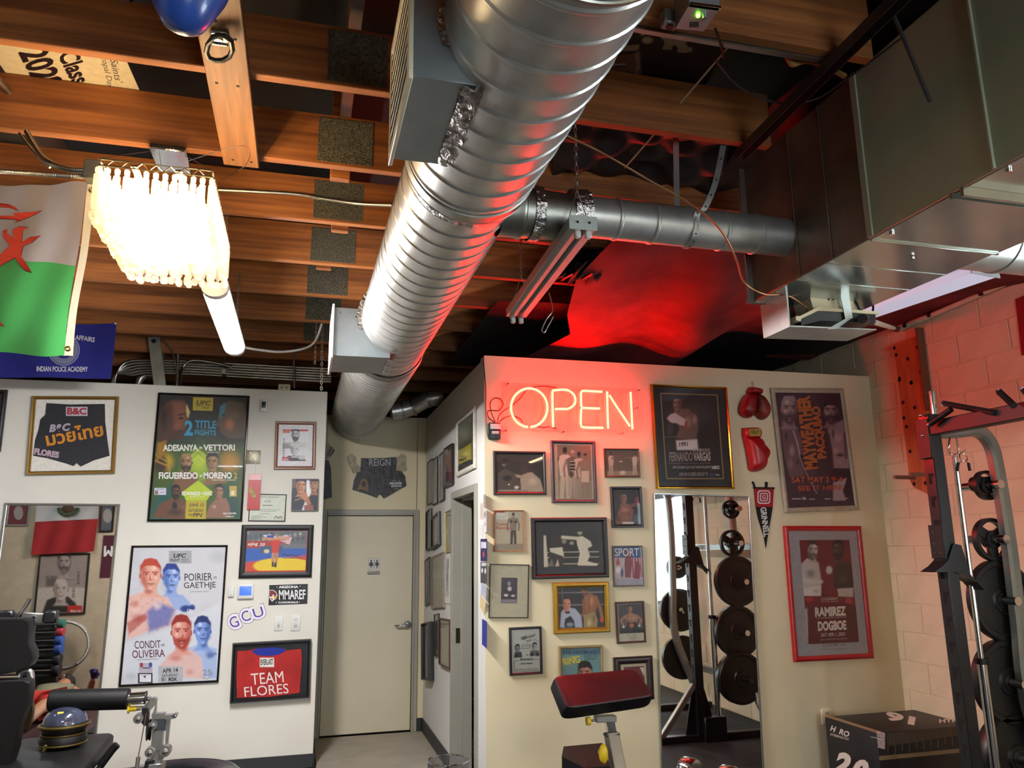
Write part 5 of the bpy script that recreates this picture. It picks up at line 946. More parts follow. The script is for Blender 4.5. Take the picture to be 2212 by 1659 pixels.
# ================================================================ hallway
H1, H2 = Crop(880, 860, 8.295), Crop(880, 1060, 8.295); H3, H4 = Crop(880, 1260, 8.295), Crop(880, 1459, 8.295)
p = Pic('restroom_sign', 'white restroom sign with two figures on the door', 'sign', Plane((0, YB+.012, 0), (1, 0, 0), (0, -1, 0)), B_, [(1170, 1524), (1266, 1524), (1264, 1626), (1166, 1626)], .003, .004, '#8a8a84', back='#d2d0c6')
for cx, dress in ((1192, 1), (1242, 0)):
    p.ell(cx, 1545, 8, 8, '#2a2a2c')
    p.poly([(cx-9, 1556), (cx+9, 1556), (cx+(17 if dress else 11), 1590), (cx-(17 if dress else 11), 1590)], '#2a2a2c'); p.rect(cx-7, 1588, cx-2, 1612, '#2a2a2c'); p.rect(cx+2, 1588, cx+7, 1612, '#2a2a2c')
    for k in (-1, 1): p.line([(cx+k*9, 1558), (cx+k*17, 1586)], 5, '#2a2a2c')
p.rect(1216, 1536, 1220, 1614, '#2a2a2c'); p.glass = False; p.done()
p = Pic('door_plaque', 'small lettered plaque under the restroom sign', 'sign', Plane((0, YB+.012, 0), (1, 0, 0), (0, -1, 0)), B_, [(1162, 1638), (1266, 1638), (1266, 1662), (1162, 1662)], .001, .003, '#3a3832', back='#4a4740', flat_body=True); p.text('RESTROOM', 1166, 1656, 1262, 1656, 14, '#c8c4b6', .02); p.done()
# shorts on the end wall
t = thing('fight_shorts', 'black satin fight shorts with silver waistband letters over the door', 'shorts', PB.P(*PB.uv(*B_(1260, 1012)), .02))
def clothes(pl, crop, pts, d0, d1, m, name, par, puff=.0):
    P_ = [pl.uv(*crop(*q), off=d1) for q in pts]; N = len(P_); tri = tessellate_polygon([[Vector((a, b, 0)) for a, b in P_]])
    return MB().add([pl.P(a, b, d0) for a, b in P_]+[pl.P(a, b, d1) for a, b in P_], [list(q) for q in tri]+[[N+i for i in q] for q in tri]+[[i, (i+1) % N, N+(i+1) % N, N+i] for i in range(N)]).build(name, m, par)
sat = mat('black_satin_shorts', '#1d191f', .45, bump=(14, .9), noise=(6, .3))
clothes(PB, B_, [(1110, 740), (1405, 735), (1440, 770), (1480, 820), (1490, 905), (1400, 955), (1300, 1015), (1275, 985), (1262, 978), (1240, 1008), (1140, 970), (1033, 938), (1045, 860), (1075, 790)], .004, .02, sat, 'legs', t)
clothes(PB, B_, [(1108, 668), (1180, 672), (1300, 668), (1406, 660), (1410, 740), (1260, 746), (1104, 745)], .004, .024, sat, 'waistband', t)
def wtext(pl, crop, st, x0, y0, x1, y1, h, off, m, par, name='lettering', w=.0, shear=0.):
    V, Fc = glyphs(st, w, shear); d_ = math.hypot(x1-x0, y1-y0); nx_, ny_ = (y1-y0)/d_, -(x1-x0)/d_
    return MB().add([pl.P(*pl.uv(*crop(x0+(x1-x0)*a+nx_*h*b, y0+(y1-y0)*a+ny_*h*b), off=off), off) for a, b in V], Fc).build(name, m, par, flat=True, fix=False)
wtext(PB, B_, 'REIGN', 1176, 738, 1358, 734, 60, .0246, ink('#a9abae'), t)
wtext(PB, B_, 'PROPER', 1350, 898, 1458, 896, 22, .0206, ink('#c9c9cc'), t, w=.04); wtext(PB, B_, 'BOXING', 1364, 918, 1450, 916, 16, .0206, ink('#c9c9cc'), t, w=.04); wtext(PB, B_, 'CLUB', 1390, 936, 1424, 936, 9, .0206, ink('#c9c9cc'), t); wtext(PB, B_, 'EST  17', 1374, 868, 1440, 866, 7, .0206, ink('#c9c9cc'), t)
em = MB(); 
for r_, n_ in ((.028, 18),): 
    c_ = PB.uv(*B_(1128, 888), off=.0207); em.prism([(c_[0]+math.cos(2*PI*k/n_)*r_, c_[1]+math.sin(2*PI*k/n_)*r_*1.2) for k in range(n_)], PB.p0, PB.a, PB.b, PB.n, .0207)
clothes(PB, B_, [(1090, 900), (1105, 855), (1130, 842), (1158, 862), (1168, 905), (1170, 960), (1150, 945), (1105, 935), (1070, 945)], .0195, .0212, mat('tarnished_gold', '#6f5a38', .5, .3), 'emblem', t); clothes(PB, B_, [(1105, 890), (1118, 866), (1140, 866), (1152, 890), (1142, 915), (1118, 915)], .0212, .0216, mat('dark_bronze', '#2c2420', .5), 'emblem_face', t)
wrapm = mat('off_white_gauze', '#b7ab94', .9, bump=(60, 1.), noise=(20, .2))
for i, pts in enumerate(([(985, 660), (1030, 630), (1060, 660), (1062, 700), (1098, 750), (1102, 780), (1040, 800), (1020, 760), (1000, 720)], [(1418, 660), (1450, 628), (1488, 650), (1480, 700), (1490, 765), (1460, 782), (1402, 775), (1408, 740)])):
    t2 = thing('hand_wrap', ('off white hand wrap pinned by the waistband on the lever-free side', 'off white hand wrap pinned by the waistband toward the hallway pictures')[i], 'hand wrap', PB.P(*PB.uv(*B_(*pts[5])), .02)); clothes(PB, B_, pts, .003, .03, wrapm, 'wrap', t2)
    for k in range(4): a = pts[1]; wallbox(PB, B_, a[0]-12, a[1]+28+k*26, a[0]+24, a[1]+38+k*26, .03, .034, .002).build('wrap_fold', wrapm, t2)
t = thing('fight_shorts', 'black shorts half hidden behind the poster wall corner', 'shorts', PB.P(*PB.uv(*B_(820, 1010)), .02)); clothes(PB, B_, [(700, 690), (830, 688), (850, 760), (858, 1005), (790, 1020), (700, 1000)], .004, .03, sat, 'legs', t)
t = thing('hand_wrap', 'striped black and white hand wrap above the half hidden shorts', 'hand wrap', PB.P(*PB.uv(*B_(840, 660)), .02)); clothes(PB, B_, [(780, 560), (830, 545), (885, 600), (860, 640), (830, 670), (780, 680)], .003, .025, wrapm, 'wrap', t); clothes(PB, B_, [(815, 640), (850, 572), (862, 580), (826, 650)], .025, .027, blackm, 'stripe', t); clothes(PB, B_, [(836, 650), (872, 592), (882, 604), (846, 660)], .025, .027, blackm, 'stripe', t)
# frames on the side wall
def hp(label, crop, quad, fw, fd, fc, back, fn=None, name='picture_frame', **k):
    p_ = Pic(name, label, 'picture', PH, crop, quad, fw, fd, fc, .4, back=back, **k)
    if fn: p_.paint(fn, base=back, cell=6)
    p_.done()
def yel(P):
    P.p([(880, 420), (1140, 260), (1140, 700), (880, 900)], '#6a6c58', 60); P.e(1010, 620, 110, 160, '#8f9484', .9); P.p([(890, 960), (1145, 800), (1145, 1080), (890, 1180)], '#a89a20', 30); P.e(1050, 1000, 90, 60, '#d2c84a', .9); P.p([(890, 1130), (1145, 1040), (1145, 1090), (890, 1200)], '#c0aa1c', 10); P.p([(930, 1110), (1050, 1050), (1060, 1090), (940, 1140)], '#20200f', 12); P.p([(890, 1200), (1145, 1095), (1145, 1250), (890, 1330)], '#15150f', 8)
    for k in range(8): P.e(920+k*28, 1290-k*14, 8, 10, '#8a8a7a', .6)
    for k in range(30): P.e(900+(k*71) % 230, 420+(k*57) % 380, 12, 26, ('#2a2c26', '#a8aa9a', '#4a4c40')[k % 3], .8, .6)
    P.grain(.2, 7)
hp('white framed yellow and grey poster nearest the doorway top', H1, [(862, 388), (1186, 170), (1190, 1285), (872, 1380)], .035, .022, '#cfcabb', '#2a2a24', yel)
def redp(P):
    P.e(710, 1100, 60, 200, '#a8583c', .8); P.e(700, 960, 40, 70, '#b8b0a0', .8); P.p([(645, 1250), (690, 1250), (690, 1560), (645, 1560)], '#c23a44', 20); P.p([(735, 1200), (780, 1200), (780, 1500), (740, 1500)], '#b83840', 20); P.p([(690, 1200), (735, 1200), (740, 1550), (690, 1550)], '#3a2c30', 20); P.grain(.3, 9)
hp('thick black canvas print with red figures beside the yellow poster', H1, [(645, 905), (785, 815), (785, 1548), (640, 1600)], .004, .028, '#15100f', '#5a3a34', redp)
def txt(c1, c2, x0, x1, y0, y1):
    def f(P):
        for k in range(16): y = y0+(y1-y0)*(k+.5)/16; P.r(x0, y-4, x1-(k*37 % 20), y+4, c2, 6, .5)
    return f
for i, (q, lb) in enumerate((([(345, 1148), (428, 1098), (432, 1890), (345, 1905)], 'farthest of three narrow pale frames high in the hallway'), ([(440, 1102), (520, 1056), (526, 1885), (440, 1910)], 'middle of three narrow pale frames high in the hallway'), ([(552, 1025), (632, 962), (640, 1830), (562, 1852)], 'nearest of three narrow pale frames high in the hallway'))):
    hp(lb, H1, q, .008, .022, '#18130f', '#a59e90', txt('#a59e90', '#8a8478', q[0][0]+10, q[1][0]-8, 1150, 1850))
hp('white print in a black frame nearest the restroom door', H2, [(325, 362), (400, 322), (408, 1050), (325, 1068)], .018, .025, '#141312', '#b9b6ac', txt('', '#9a988e', 345, 385, 400, 1000))
hp('crooked black frame with a pale strip mount', H2, [(408, 460), (540, 408), (552, 1000), (425, 1022)], .025, .03, '#17161a', '#2c2d28', lambda P: (P.r(490, 455, 540, 985, '#b4ad98', 4)))
hp('yellow edged frame with a beige print by the doorway', H2, [(665, 372), (792, 328), (796, 1090), (672, 1102)], .008, .018, '#b8a03c', '#a39a86', lambda P: (P.r(680, 370, 790, 420, '#b8b6a6'), P.e(710, 740, 40, 90, '#c8c2b2', .8), P.e(740, 900, 40, 120, '#b8b0a0', .8), P.grain(.12, 8)))
hp('slim grey picture low beside the restroom door', H2, [(292, 1242), (372, 1230), (400, 2040), (318, 2030)], .006, .02, '#1c1a1a', '#8f8780', txt('', '#7a736c', 310, 380, 1260, 2000))
def tan_(P):
    P.r(430, 1190, 610, 1480, '#a29c8c'); P.e(510, 1360, 80, 90, '#8a8676', .7); P.r(430, 1490, 610, 1560, '#b4ad9c')
    for k in range(12): P.r(450, 1580+k*38, 600-(k*31 % 60), 1592+k*38, '#8d8678', 6)
hp('wide tan frame with an engraved certificate', H2, [(408, 1150), (628, 1140), (640, 2112), (418, 2100)], .02, .022, '#857a6c', '#aaa390', tan_)
hp('white flyer with slanted black writing beside the doorway trim', H2, [(660, 1190), (800, 1192), (800, 2040), (664, 2010)], .002, .006, '#d8d4cc', '#d4d0c8', lambda P: (P.r(680, 1210, 750, 1900, '#b8b4ae'), P.l([(715, 1260), (712, 1800)], 6, '#2c2a2c'), P.l([(735, 1230), (735, 1400)], 8, '#55524e'), P.l([(712, 1500), (712, 1620)], 12, '#1c1a1c')), flat_body=True)
hp('deep black shadow box low on the hallway wall', H3, [(228, 685), (345, 738), (368, 1795), (252, 1690)], .02, .06, '#1a1a1c', '#a59f8a')
hp('thin dark frame with a green print behind the maroon frame', H3, [(456, 540), (548, 575), (555, 1335), (492, 1285)], .008, .016, '#2a2418', '#8d8f72', lambda P: (P.r(500, 700, 545, 1180, '#3c4a58', 10)))
hp('maroon frame with a ruled pale document', H3, [(548, 580), (738, 702), (752, 1615), (562, 1405)], .014, .028, '#43201c', '#b3aa94', lambda P: [P.l([(600+k*34, 700+k*20), (610+k*34, 1000+k*20)], 9, '#8a6f5c', .7) for k in range(4)]+[P.l([(600, 1060+k*50), (720, 1130+k*55)], 5, '#9a927e') for k in range(6)])
# papers on the wall end by the corner
def paper(label, crop, quad, col, fn=None, name='paper_note', cat='paper'):
    p_ = Pic(name, label, cat, PH, crop, quad, .001, .003, col, .6, back=col, flat_body=True)
    if fn: p_.paint(fn, base=col, cell=7)
    p_.done(); return p_
paper('tall cream note pinned uppermost on the wall end', H2, [(1302, 225), (1350, 215), (1350, 505), (1302, 515)], '#c9b8a8', lambda P: P.l([(1325, 250), (1325, 480)], 7, '#8a6a5a'))
paper('photo strip pinned near the wall corner', H2, [(1362, 330), (1415, 320), (1415, 740), (1365, 745)], '#c3c1c0', lambda P: (P.e(1390, 430, 20, 90, '#4a4c58', .7), P.e(1395, 600, 14, 60, '#7a6a78', .7)))
paper('curling white receipt pinned over the purple flyer', H2, [(1290, 600), (1355, 560), (1350, 830), (1262, 832)], '#d9d6d2', lambda P: [P.l([(1290, 640+k*40), (1345, 630+k*40)], 7, '#a5a19c') for k in range(5)])
paper('small loop of dark card pinned at the top of the wall end', H2, [(1365, 80), (1400, 60), (1400, 290), (1365, 300)], '#8f8680')
paper('purple flyer with white words and an orange figure', H2, [(1310, 872), (1424, 858), (1424, 1255), (1310, 1260)], '#2c2250', lambda P: (P.r(1322, 915, 1345, 1030, '#d8d4e2', 6), P.r(1352, 920, 1412, 1030, '#c9c4d8', 10), P.e(1365, 1140, 16, 70, '#c8542c', .5)))
paper('black and white fight flyer under the purple flyer', H2, [(1310, 1282), (1418, 1275), (1418, 1655), (1310, 1655)], '#3c3c40', lambda P: (P.r(1325, 1290, 1410, 1350, '#b4b4b8'), P.e(1340, 1430, 20, 60, '#d2d2d4', .6), P.e(1395, 1440, 20, 70, '#c4c4c8', .6), P.grain(.4, 10)))
paper('pale blue slip pinned under the fight flyer', H3, [(1330, 25), (1425, 20), (1395, 235), (1310, 220)], '#a4a8ba', lambda P: [P.l([(1335, 60+k*35), (1405, 55+k*35)], 6, '#7a80a0') for k in range(4)])
paper('yellow slip curling off the wall end', H3, [(1320, 280), (1405, 285), (1380, 500), (1285, 445)], '#c8b488')
t = paper('blue award ribbon hanging on the wall end', H3, [(1340, 665), (1420, 665), (1418, 1195), (1338, 1060)], '#1c2a86', name='award_ribbon', cat='ribbon')
# office things seen through the doorway
bx = at(1027, 1594, Y=6.35); bb = thing('cardboard_box', 'beige box with stacked black letters inside the doorway', 'box', (1.45, 6.5, 0)); MB().span((bx.x-.04, 6.35, 0), (bx.x+.3, 6.62, bx.z), .004).build('box', mat('beige_carton', '#a39a86', .7), bb)
PQ = Plane((0, 6.35, 0), (1, 0, 0), (0, -1, 0))
for ch, y in zip('TIVO', (1255, 1340, 1440, 1530)): wtext(PQ, H4, ch, 1178, y, 1212, y, 42, .002, ink('#2a2620'), bb, w=.03)
tb = thing('storage_tub', 'grey green storage tub on the office shelf through the doorway', 'tub', (1.5, 6.75, .3)); tp_ = at(1027, 1553, Y=6.75); MB().span((tp_.x-.08, 6.68, .0), (tp_.x+.3, 6.98, tp_.z), .01).build('tub', mat('olive_tub', '#5c5e4c', .5), tb)
ch_ = thing('office_chair', 'dark office chair back through the doorway', 'chair', (1.6, 6.3, 0)); MB().span((1.5, 7.05, .1), (2.0, 7.12, 1.3), .03).build('backrest', mat('dark_mesh', '#141416', .7), ch_); MB().tube(bez([at(1018, 1508, Y=7.0), at(1026, 1512, Y=7.0), at(1034, 1515, Y=7.0)], 4), .012, 8).build('armrest', chrome, ch_); MB().cyl((1.75, 7.2, 0), (1.75, 7.2, .3), .03, 10).build('stem', blackm, ch_)
# wire waste basket
c = at(968, 1642, Z=.36); WB = thing('waste_basket', 'round wire mesh waste basket in front of the hallway', 'basket', (c.x, c.y, 0)); R_ = .128
MB().tube([(c.x+math.cos(a)*R_, c.y+math.sin(a)*R_, .36) for a in [2*PI*k/40 for k in range(40)]], .0045, 8, closed=True).build('rim', chrome, WB)
wm = MB()
for k in range(64):
    a = 2*PI*k/64; wm.cyl((c.x+math.cos(a)*R_, c.y+math.sin(a)*R_, .36), (c.x+math.cos(a+.35)*.1, c.y+math.sin(a+.35)*.1, .005), .0012, 4); wm.cyl((c.x+math.cos(a)*R_, c.y+math.sin(a)*R_, .36), (c.x+math.cos(a-.35)*.1, c.y+math.sin(a-.35)*.1, .005), .0012, 4)
wm.build('wire_mesh', mat('grey_wire', '#8f9092', .4, .8), WB, kind='stuff'); MB().cyl((c.x, c.y, .001), (c.x, c.y, .008), .1, 32).build('base', mat('grey_wire', ''), WB)
# ================================================================ neon sign
red = mat('neon_red_glow', '#ff3020', .4, emit=((1., .0052, .0030), 84.), noise=None)
NZ = .075
N = thing('neon_sign', 'red neon OPEN sign glowing on a clear panel', 'neon sign', PO.P(*PO.uv(*C_(770, 450))))
def nt_(x, y): return PO.P(*PO.uv(*C_(x, y), off=NZ), NZ)
ang = lambda a: (408+155*math.sin(math.radians(a)), 240+165*math.cos(math.radians(a)))
strokes = {'letter_o': [[ang(4+352*k/40) for k in range(41)]],
 'letter_p': [[(612, 405), (608, 260), (606, 110), (620, 92), (690, 86), (740, 92), (785, 125), (802, 170), (790, 215), (745, 247), (690, 250), (628, 250)]],
 'letter_e': [[(1030, 104), (940, 99), (872, 96), (852, 108), (850, 160), (852, 232)], [(1010, 247), (930, 244), (852, 240)], [(852, 250), (848, 320), (850, 392), (876, 407), (950, 410), (1040, 411)]],
 'letter_n': [[(1072, 102), (1076, 260), (1081, 418)], [(1090, 132), (1175, 262), (1266, 398)], [(1272, 106), (1280, 260), (1288, 424)]]}
for nm, ss in strokes.items():
    for s_ in ss: MB().tube(bez([nt_(*q) for q in s_], 3), .0082, 8).build(nm, red, N)
q = [PO.P(*PO.uv(*C_(x, y), off=.05), z) for z in (.047, .051) for x, y in ((175, 22), (1372, 78), (1376, 456), (168, 440))]
MB().add(q, [[0, 1, 2, 3], [4, 5, 6, 7], [0, 1, 5, 4], [1, 2, 6, 5], [2, 3, 7, 6], [3, 0, 4, 7]]).build('clear_panel', glassmat('acrylic', .12), N, flat=True)
for x, y in ((200, 440), (690, 450), (1200, 462), (220, 40), (1330, 95), (1320, 245)):
    u, v = PO.uv(*C_(x, y), off=.03); MB().cyl(PO.P(u, v, 0), PO.P(u, v, .056), .006, 10).build('standoff', chrome, N)
for x, y in ((625, 92), (800, 225), (630, 380), (880, 110), (860, 300), (880, 405), (500, 375), (280, 300), (1290, 312), (1085, 400), (1270, 395)): a = nt_(x, y); MB().cyl(a+Vector((0, .012, 0)), a+Vector((0, .027, 0)), .005, 8).build('tube_clip', mat('clear_clip', '#d89a80', .3), N)
T_ = thing('neon_transformer', 'black plug transformer with a white label beside the neon sign', 'transformer', PO.P(*PO.uv(*C_(115, 510)))); wallbox(PO, C_, 70, 368, 165, 508, .002, .05, .006).build('case', blackm, T_); wallbox(PO, C_, 76, 378, 164, 420, .05, .0515, .0005).build('label', ink('#c9c3bd'), T_); wallbox(PO, C_, 90, 440, 150, 462, .05, .052, .001).build('badge', ink('#b8b2ac'), T_)
for i, pts in enumerate(([(115, 368), (60, 320), (55, 270), (90, 262), (150, 262), (185, 210), (160, 165), (110, 160), (75, 200), (85, 280), (118, 360)], [(138, 368), (150, 310), (200, 260), (250, 230), (330, 160), (400, 80), (520, 55), (640, 70)], [(155, 360), (200, 325), (270, 308), (330, 335), (350, 365)], [(18, -160), (36, 60), (40, 300), (55, 480), (80, 508)], [(480, 402), (540, 408), (590, 402), (640, 420)])):
    MB().tube(bez([PO.P(*PO.uv(*C_(x, y), off=.02), .018) for x, y in pts], 6), .0035, 6).build('cable', blackm, T_)
# ================================================================ boxing pictures
GREY = '#8f887c'
def op(label, crop, quad, fw, fd, fc, back, fn=None, ins=None, cell=5, rough=.35, metal=0., name='picture_frame', cat='picture', base=None):
    p_ = Pic(name, label, cat, PO, crop, quad, fw, fd, fc, rough, metal, back=back)
    if fn: p_.paint(fn, ins, cell, base or back)
    return p_
def a1(P):
    P.e(330, 760, 250, 180, '#2c2620', .9); P.r(120, 640, 540, 700, '#3a2c26', 30); P.p([(340, 960), (330, 850), (360, 800), (430, 790), (500, 850), (535, 960)], '#a3957c', 14); P.e(365, 765, 42, 52, '#3a2f28', .4); P.l([(350, 830), (240, 815)], 20, '#9a8c74'); P.e(440, 870, 60, 50, '#b8ab92', .9); P.p([(140, 960), (140, 800), (200, 760), (280, 800), (340, 900), (300, 960)], '#4a3f34', 18); P.e(205, 705, 42, 50, '#3c3028', .4); P.e(205, 690, 44, 26, '#1a1512', .6); P.e(190, 730, 20, 12, '#8a7862', .8); P.e(220, 840, 50, 34, '#1c1814', .5); P.e(300, 920, 26, 18, '#c9bda6', .5); P.r(140, 940, 400, 955, '#8a8070', 6); P.e(235, 895, 10, 8, '#e0d8c4', .5); P.grain(.2, 5)
op('black framed sepia photo of two boxers trading punches', C_, [(103, 608), (550, 612), (557, 982), (108, 985)], .02, .02, '#161214', '#1c1814', a1).done()
def a2(P):
    P.r(640, 860, 950, 1050, '#8d836c', 30); fig(P, 712, 1015, 440, '#2c241e', '#c9bfa6', '#b9ae94', '#15110e'); fig(P, 778, 1000, 400, '#8a7a64', '#6a5f50', '#a89d86', '#b0a48c'); fig(P, 832, 1000, 385, '#33291f', '#bdb39a', '#9a8f78', '#15110e'); fig(P, 885, 1010, 385, '#7d6e58', '#857660', '#8a7c66', '#2c2418'); P.r(853, 780, 918, 875, '#c4b99e', 8); P.r(758, 695, 800, 780, '#2c2822', 8)
    for k in range(4): P.l([(758, 700+k*26), (800, 700+k*26)], 4, '#c9bfa6')
    P.grain(.12, 5)
op('tall dark framed photo of four people standing in line', C_, [(592, 516), (972, 526), (993, 1052), (606, 1052)], .022, .018, '#33333c', '#b7a98a', a2, [(650, 560), (930, 562), (945, 1035), (655, 1035)], base='#7d745f').done()
def a3(P): P.r(1060, 780, 1350, 830, '#8a7c64', 20); fig(P, 1105, 815, 195, '#4a3c30', '#b9ad94', '#a89c84', '#2a221c', arm=(1, .1, -.1)); fig(P, 1308, 810, 180, '#7d6c58', '#c3b79e', '#b5a98f', '#2a221c', arm=(-1, -.38, .02)); P.e(1205, 795, 34, 22, '#c9bda4', .5); P.e(1190, 698, 20, 6, '#d6cbb4', .6); P.grain(.15, 5)
op('small brown framed photo of a referee and a boxer', C_, [(1048, 586), (1345, 588), (1360, 836), (1058, 836)], .012, .015, '#4f3a2c', '#5f5242', a3, rough=.2, metal=.3).done()
def a4(P):
    P.e(1800, 300, 260, 160, '#3a302e', .9); P.e(1700, 560, 200, 60, '#2c2628', .9); P.p([(1660, 500), (1690, 420), (1660, 330), (1700, 250), (1770, 250), (1840, 320), (1850, 420), (1830, 520)], '#6b4f46', 20); P.e(1760, 360, 50, 70, '#9a7466', .9); P.e(1820, 340, 30, 60, '#a07a6c', .9)
    P.head(1672, 205, 40, 58, '#7d5c50', '#3a2a28', '#1c1616', None, -.6, '#b08c7c', -1, hh=.5); P.e(1640, 330, 58, 48, '#c3bab8', .4); P.p([(1580, 330), (1650, 285), (1740, 340), (1750, 395), (1700, 390), (1620, 350)], '#b9b0ae', 12); P.e(1610, 420, 34, 70, '#3a3034', .5); P.p([(1740, 350), (1760, 360), (1750, 410), (1730, 400)], '#8a3a3c', 8); P.p([(1660, 520), (1840, 510), (1850, 600), (1670, 600)], '#cfc8c4', 20); P.l([(1560, 492), (1720, 480)], 4, '#6a5f5c'); P.grain(.16, 5)
p = op('gold framed dark poster of a boxer with white gloves', C_, [(1462, 40), (2095, 60), (2168, 932), (1496, 932)], .018, .03, '#b3862c', '#0e0f14', a4, [(1545, 135), (1995, 148), (2045, 830), (1590, 828)], rough=.16, metal=1., base='#161214', name='fight_poster', cat='poster')
p.line([(1528, 118), (2010, 132)], 10, '#8a7040'); p.line([(2010, 132), (2065, 845)], 10, '#8a7040'); p.line([(2065, 845), (1580, 845)], 10, '#8a7040'); p.line([(1580, 845), (1528, 118)], 10, '#8a7040')
p.text("HE'S COMING BACK.", 1802, 614, 1952, 614, 28, '#b0a8a2', .01); p.text('FERNANDO', 1602, 698, 1800, 696, 80, '#8d857f', .02); p.text('VARGAS', 1808, 696, 1955, 694, 78, '#b4aca6', .03); p.text('THE MOST EXPLOSIVE FIGHTER', 1590, 722, 1955, 722, 14, '#6a6462'); p.text('LIVE! SATURDAY, JULY 26 AT 9:45PM ET/6:45PM PT', 1632, 766, 1960, 764, 28, '#c3bcb6', .0); p.text('HBO', 1966, 765, 2030, 764, 30, '#c9c3bd', .04); p.text('LIVE ON CLOSED-CIRCUIT TV', 1688, 822, 1932, 820, 28, '#b4ada6', .0); p.rect(1945, 800, 1985, 824, '#2c3a66'); p.text('fox', 1995, 820, 2034, 819, 18, '#a8a8a8', .02); p.text('1991', 1688, 575, 1760, 570, 40, '#3a3436', .03); p.done()
p = op('orange framed print of a boxer standing with raised fists', C_, [(108, 1113), (362, 1113), (370, 1465), (108, 1472)], .007, .018, '#9c6c38', '#b3a78c', lambda P: (P.r(110, 1400, 370, 1470, '#8d826c', 16), P.r(110, 1120, 200, 1150, '#a8442c', 4), P.r(124, 1135, 228, 1192, '#c9c3b6', 4), fig(P, 272, 1405, 270, '#6f5f50', '#857562', '#3f3a35', '#1a1614'), P.e(255, 1210, 16, 16, '#3c3430', .5), P.e(290, 1215, 16, 16, '#3c3430', .5), P.grain(.1, 6)))
p.text('Carlos', 126, 1246, 214, 1246, 26, '#a83c2a', .02); p.text('Palomino', 126, 1278, 252, 1278, 26, '#a83c2a', .02); p.line([(135, 1180), (160, 1165), (180, 1178), (215, 1150)], 3, '#7a756c'); p.done()
def a6(P):
    P.r(520, 1310, 1000, 1400, '#15171a', 30)
    for y in (1480, 1525, 1580): P.l([(530, y-5), (1000, y-12)], 5, '#b9b29c')
    P.p([(820, 1585), (840, 1480), (815, 1400), (810, 1345), (860, 1335), (930, 1380), (945, 1420), (905, 1440), (925, 1500), (905, 1550), (990, 1572), (990, 1588)], '#d6ceb4', 8); P.l([(820, 1355), (690, 1345)], 20, '#cfc6ac'); P.e(840, 1300, 26, 32, '#a89f8a', .4); P.e(842, 1280, 26, 16, '#3c3830', .5); P.p([(585, 1590), (575, 1480), (590, 1400), (560, 1330), (620, 1310), (680, 1340), (690, 1420), (700, 1590)], '#2a2723', 10); P.p([(580, 1440), (690, 1430), (705, 1510), (590, 1470)], '#d2cab2', 8); P.e(628, 1300, 32, 36, '#25221e', .4); P.e(705, 1380, 26, 26, '#8a8270', .5); P.e(770, 1395, 24, 20, '#9a917c', .5); P.p([(530, 1600), (530, 1330), (550, 1330), (570, 1600)], '#c9c0a8', 8); P.p([(560, 1595), (600, 1530), (620, 1595)], '#6a6454', 8); P.p([(630, 1595), (650, 1530), (665, 1590)], '#b9b09a', 8); P.grain(.15, 5)
op('large black framed photo of a landed right hand', C_, [(428, 1178), (1070, 1175), (1096, 1690), (441, 1702)], .03, .028, '#120f11', '#23262a', a6, [(525, 1300), (1000, 1298), (1005, 1592), (533, 1598)], base='#1a1c1f').done()
def a7(P): P.e(1320, 1200, 60, 80, '#4a5560', .9); P.p([(1150, 1230), (1170, 1120), (1200, 1060), (1260, 1060), (1300, 1120), (1280, 1230)], '#7d4a38', 12); P.e(1225, 1110, 50, 34, '#a86a52', .9); P.e(1235, 1180, 34, 34, '#8a5240', .9); P.l([(1280, 1075), (1330, 1060), (1340, 1010)], 22, '#7a4434'); P.e(1330, 1035, 30, 40, '#7d3a42', .6); P.e(1170, 1190, 26, 38, '#5a2a30', .6); P.head(1212, 1010, 30, 46, '#8a5a44', '#4a2c24', '#15100f', None, .1, '#b07a5c'); P.r(1205, 1215, 1300, 1235, '#c9c3b6', 5); P.grain(.12, 5)
op('black framed colour photo of a boxer raising his glove', C_, [(1102, 912), (1368, 912), (1390, 1262), (1120, 1264)], .02, .02, '#0f0f12', '#1c1416', a7, [(1136, 944), (1346, 942), (1356, 1232), (1150, 1232)], base='#241a1e').done()
def a8(P):
    P.r(1130, 1500, 1390, 1740, '#b7a8a8', 8)
    for k in range(5): P.p([(1280+k*24, 1520), (1292+k*24, 1520), (1304+k*24, 1690), (1290+k*24, 1690)], '#a83440', 6)
    P.r(1130, 1430, 1380, 1520, '#34507f', 10); P.e(1165, 1570, 24, 70, '#a8424a', .6); P.e(1165, 1620, 30, 50, '#e0d8d8', .8); P.e(1200, 1650, 16, 60, '#34406f', .6); P.p([(1225, 1690), (1220, 1560), (1240, 1450), (1262, 1460), (1285, 1560), (1275, 1690)], '#7d3a40', 8); P.p([(1300, 1700), (1310, 1560), (1340, 1540), (1360, 1600), (1350, 1710)], '#8a4048', 8); P.r(1140, 1700, 1390, 1755, '#9a98a0', 14); P.grain(.2, 6)
p = op('grey framed sport magazine cover in red white and blue', C_, [(1118, 1418), (1375, 1415), (1393, 1765), (1135, 1768)], .009, .016, '#54504c', '#3c527a', a8); p.text('SPORT', 1136, 1508, 1345, 1505, 68, '#d6d0c6', .01); p.done()
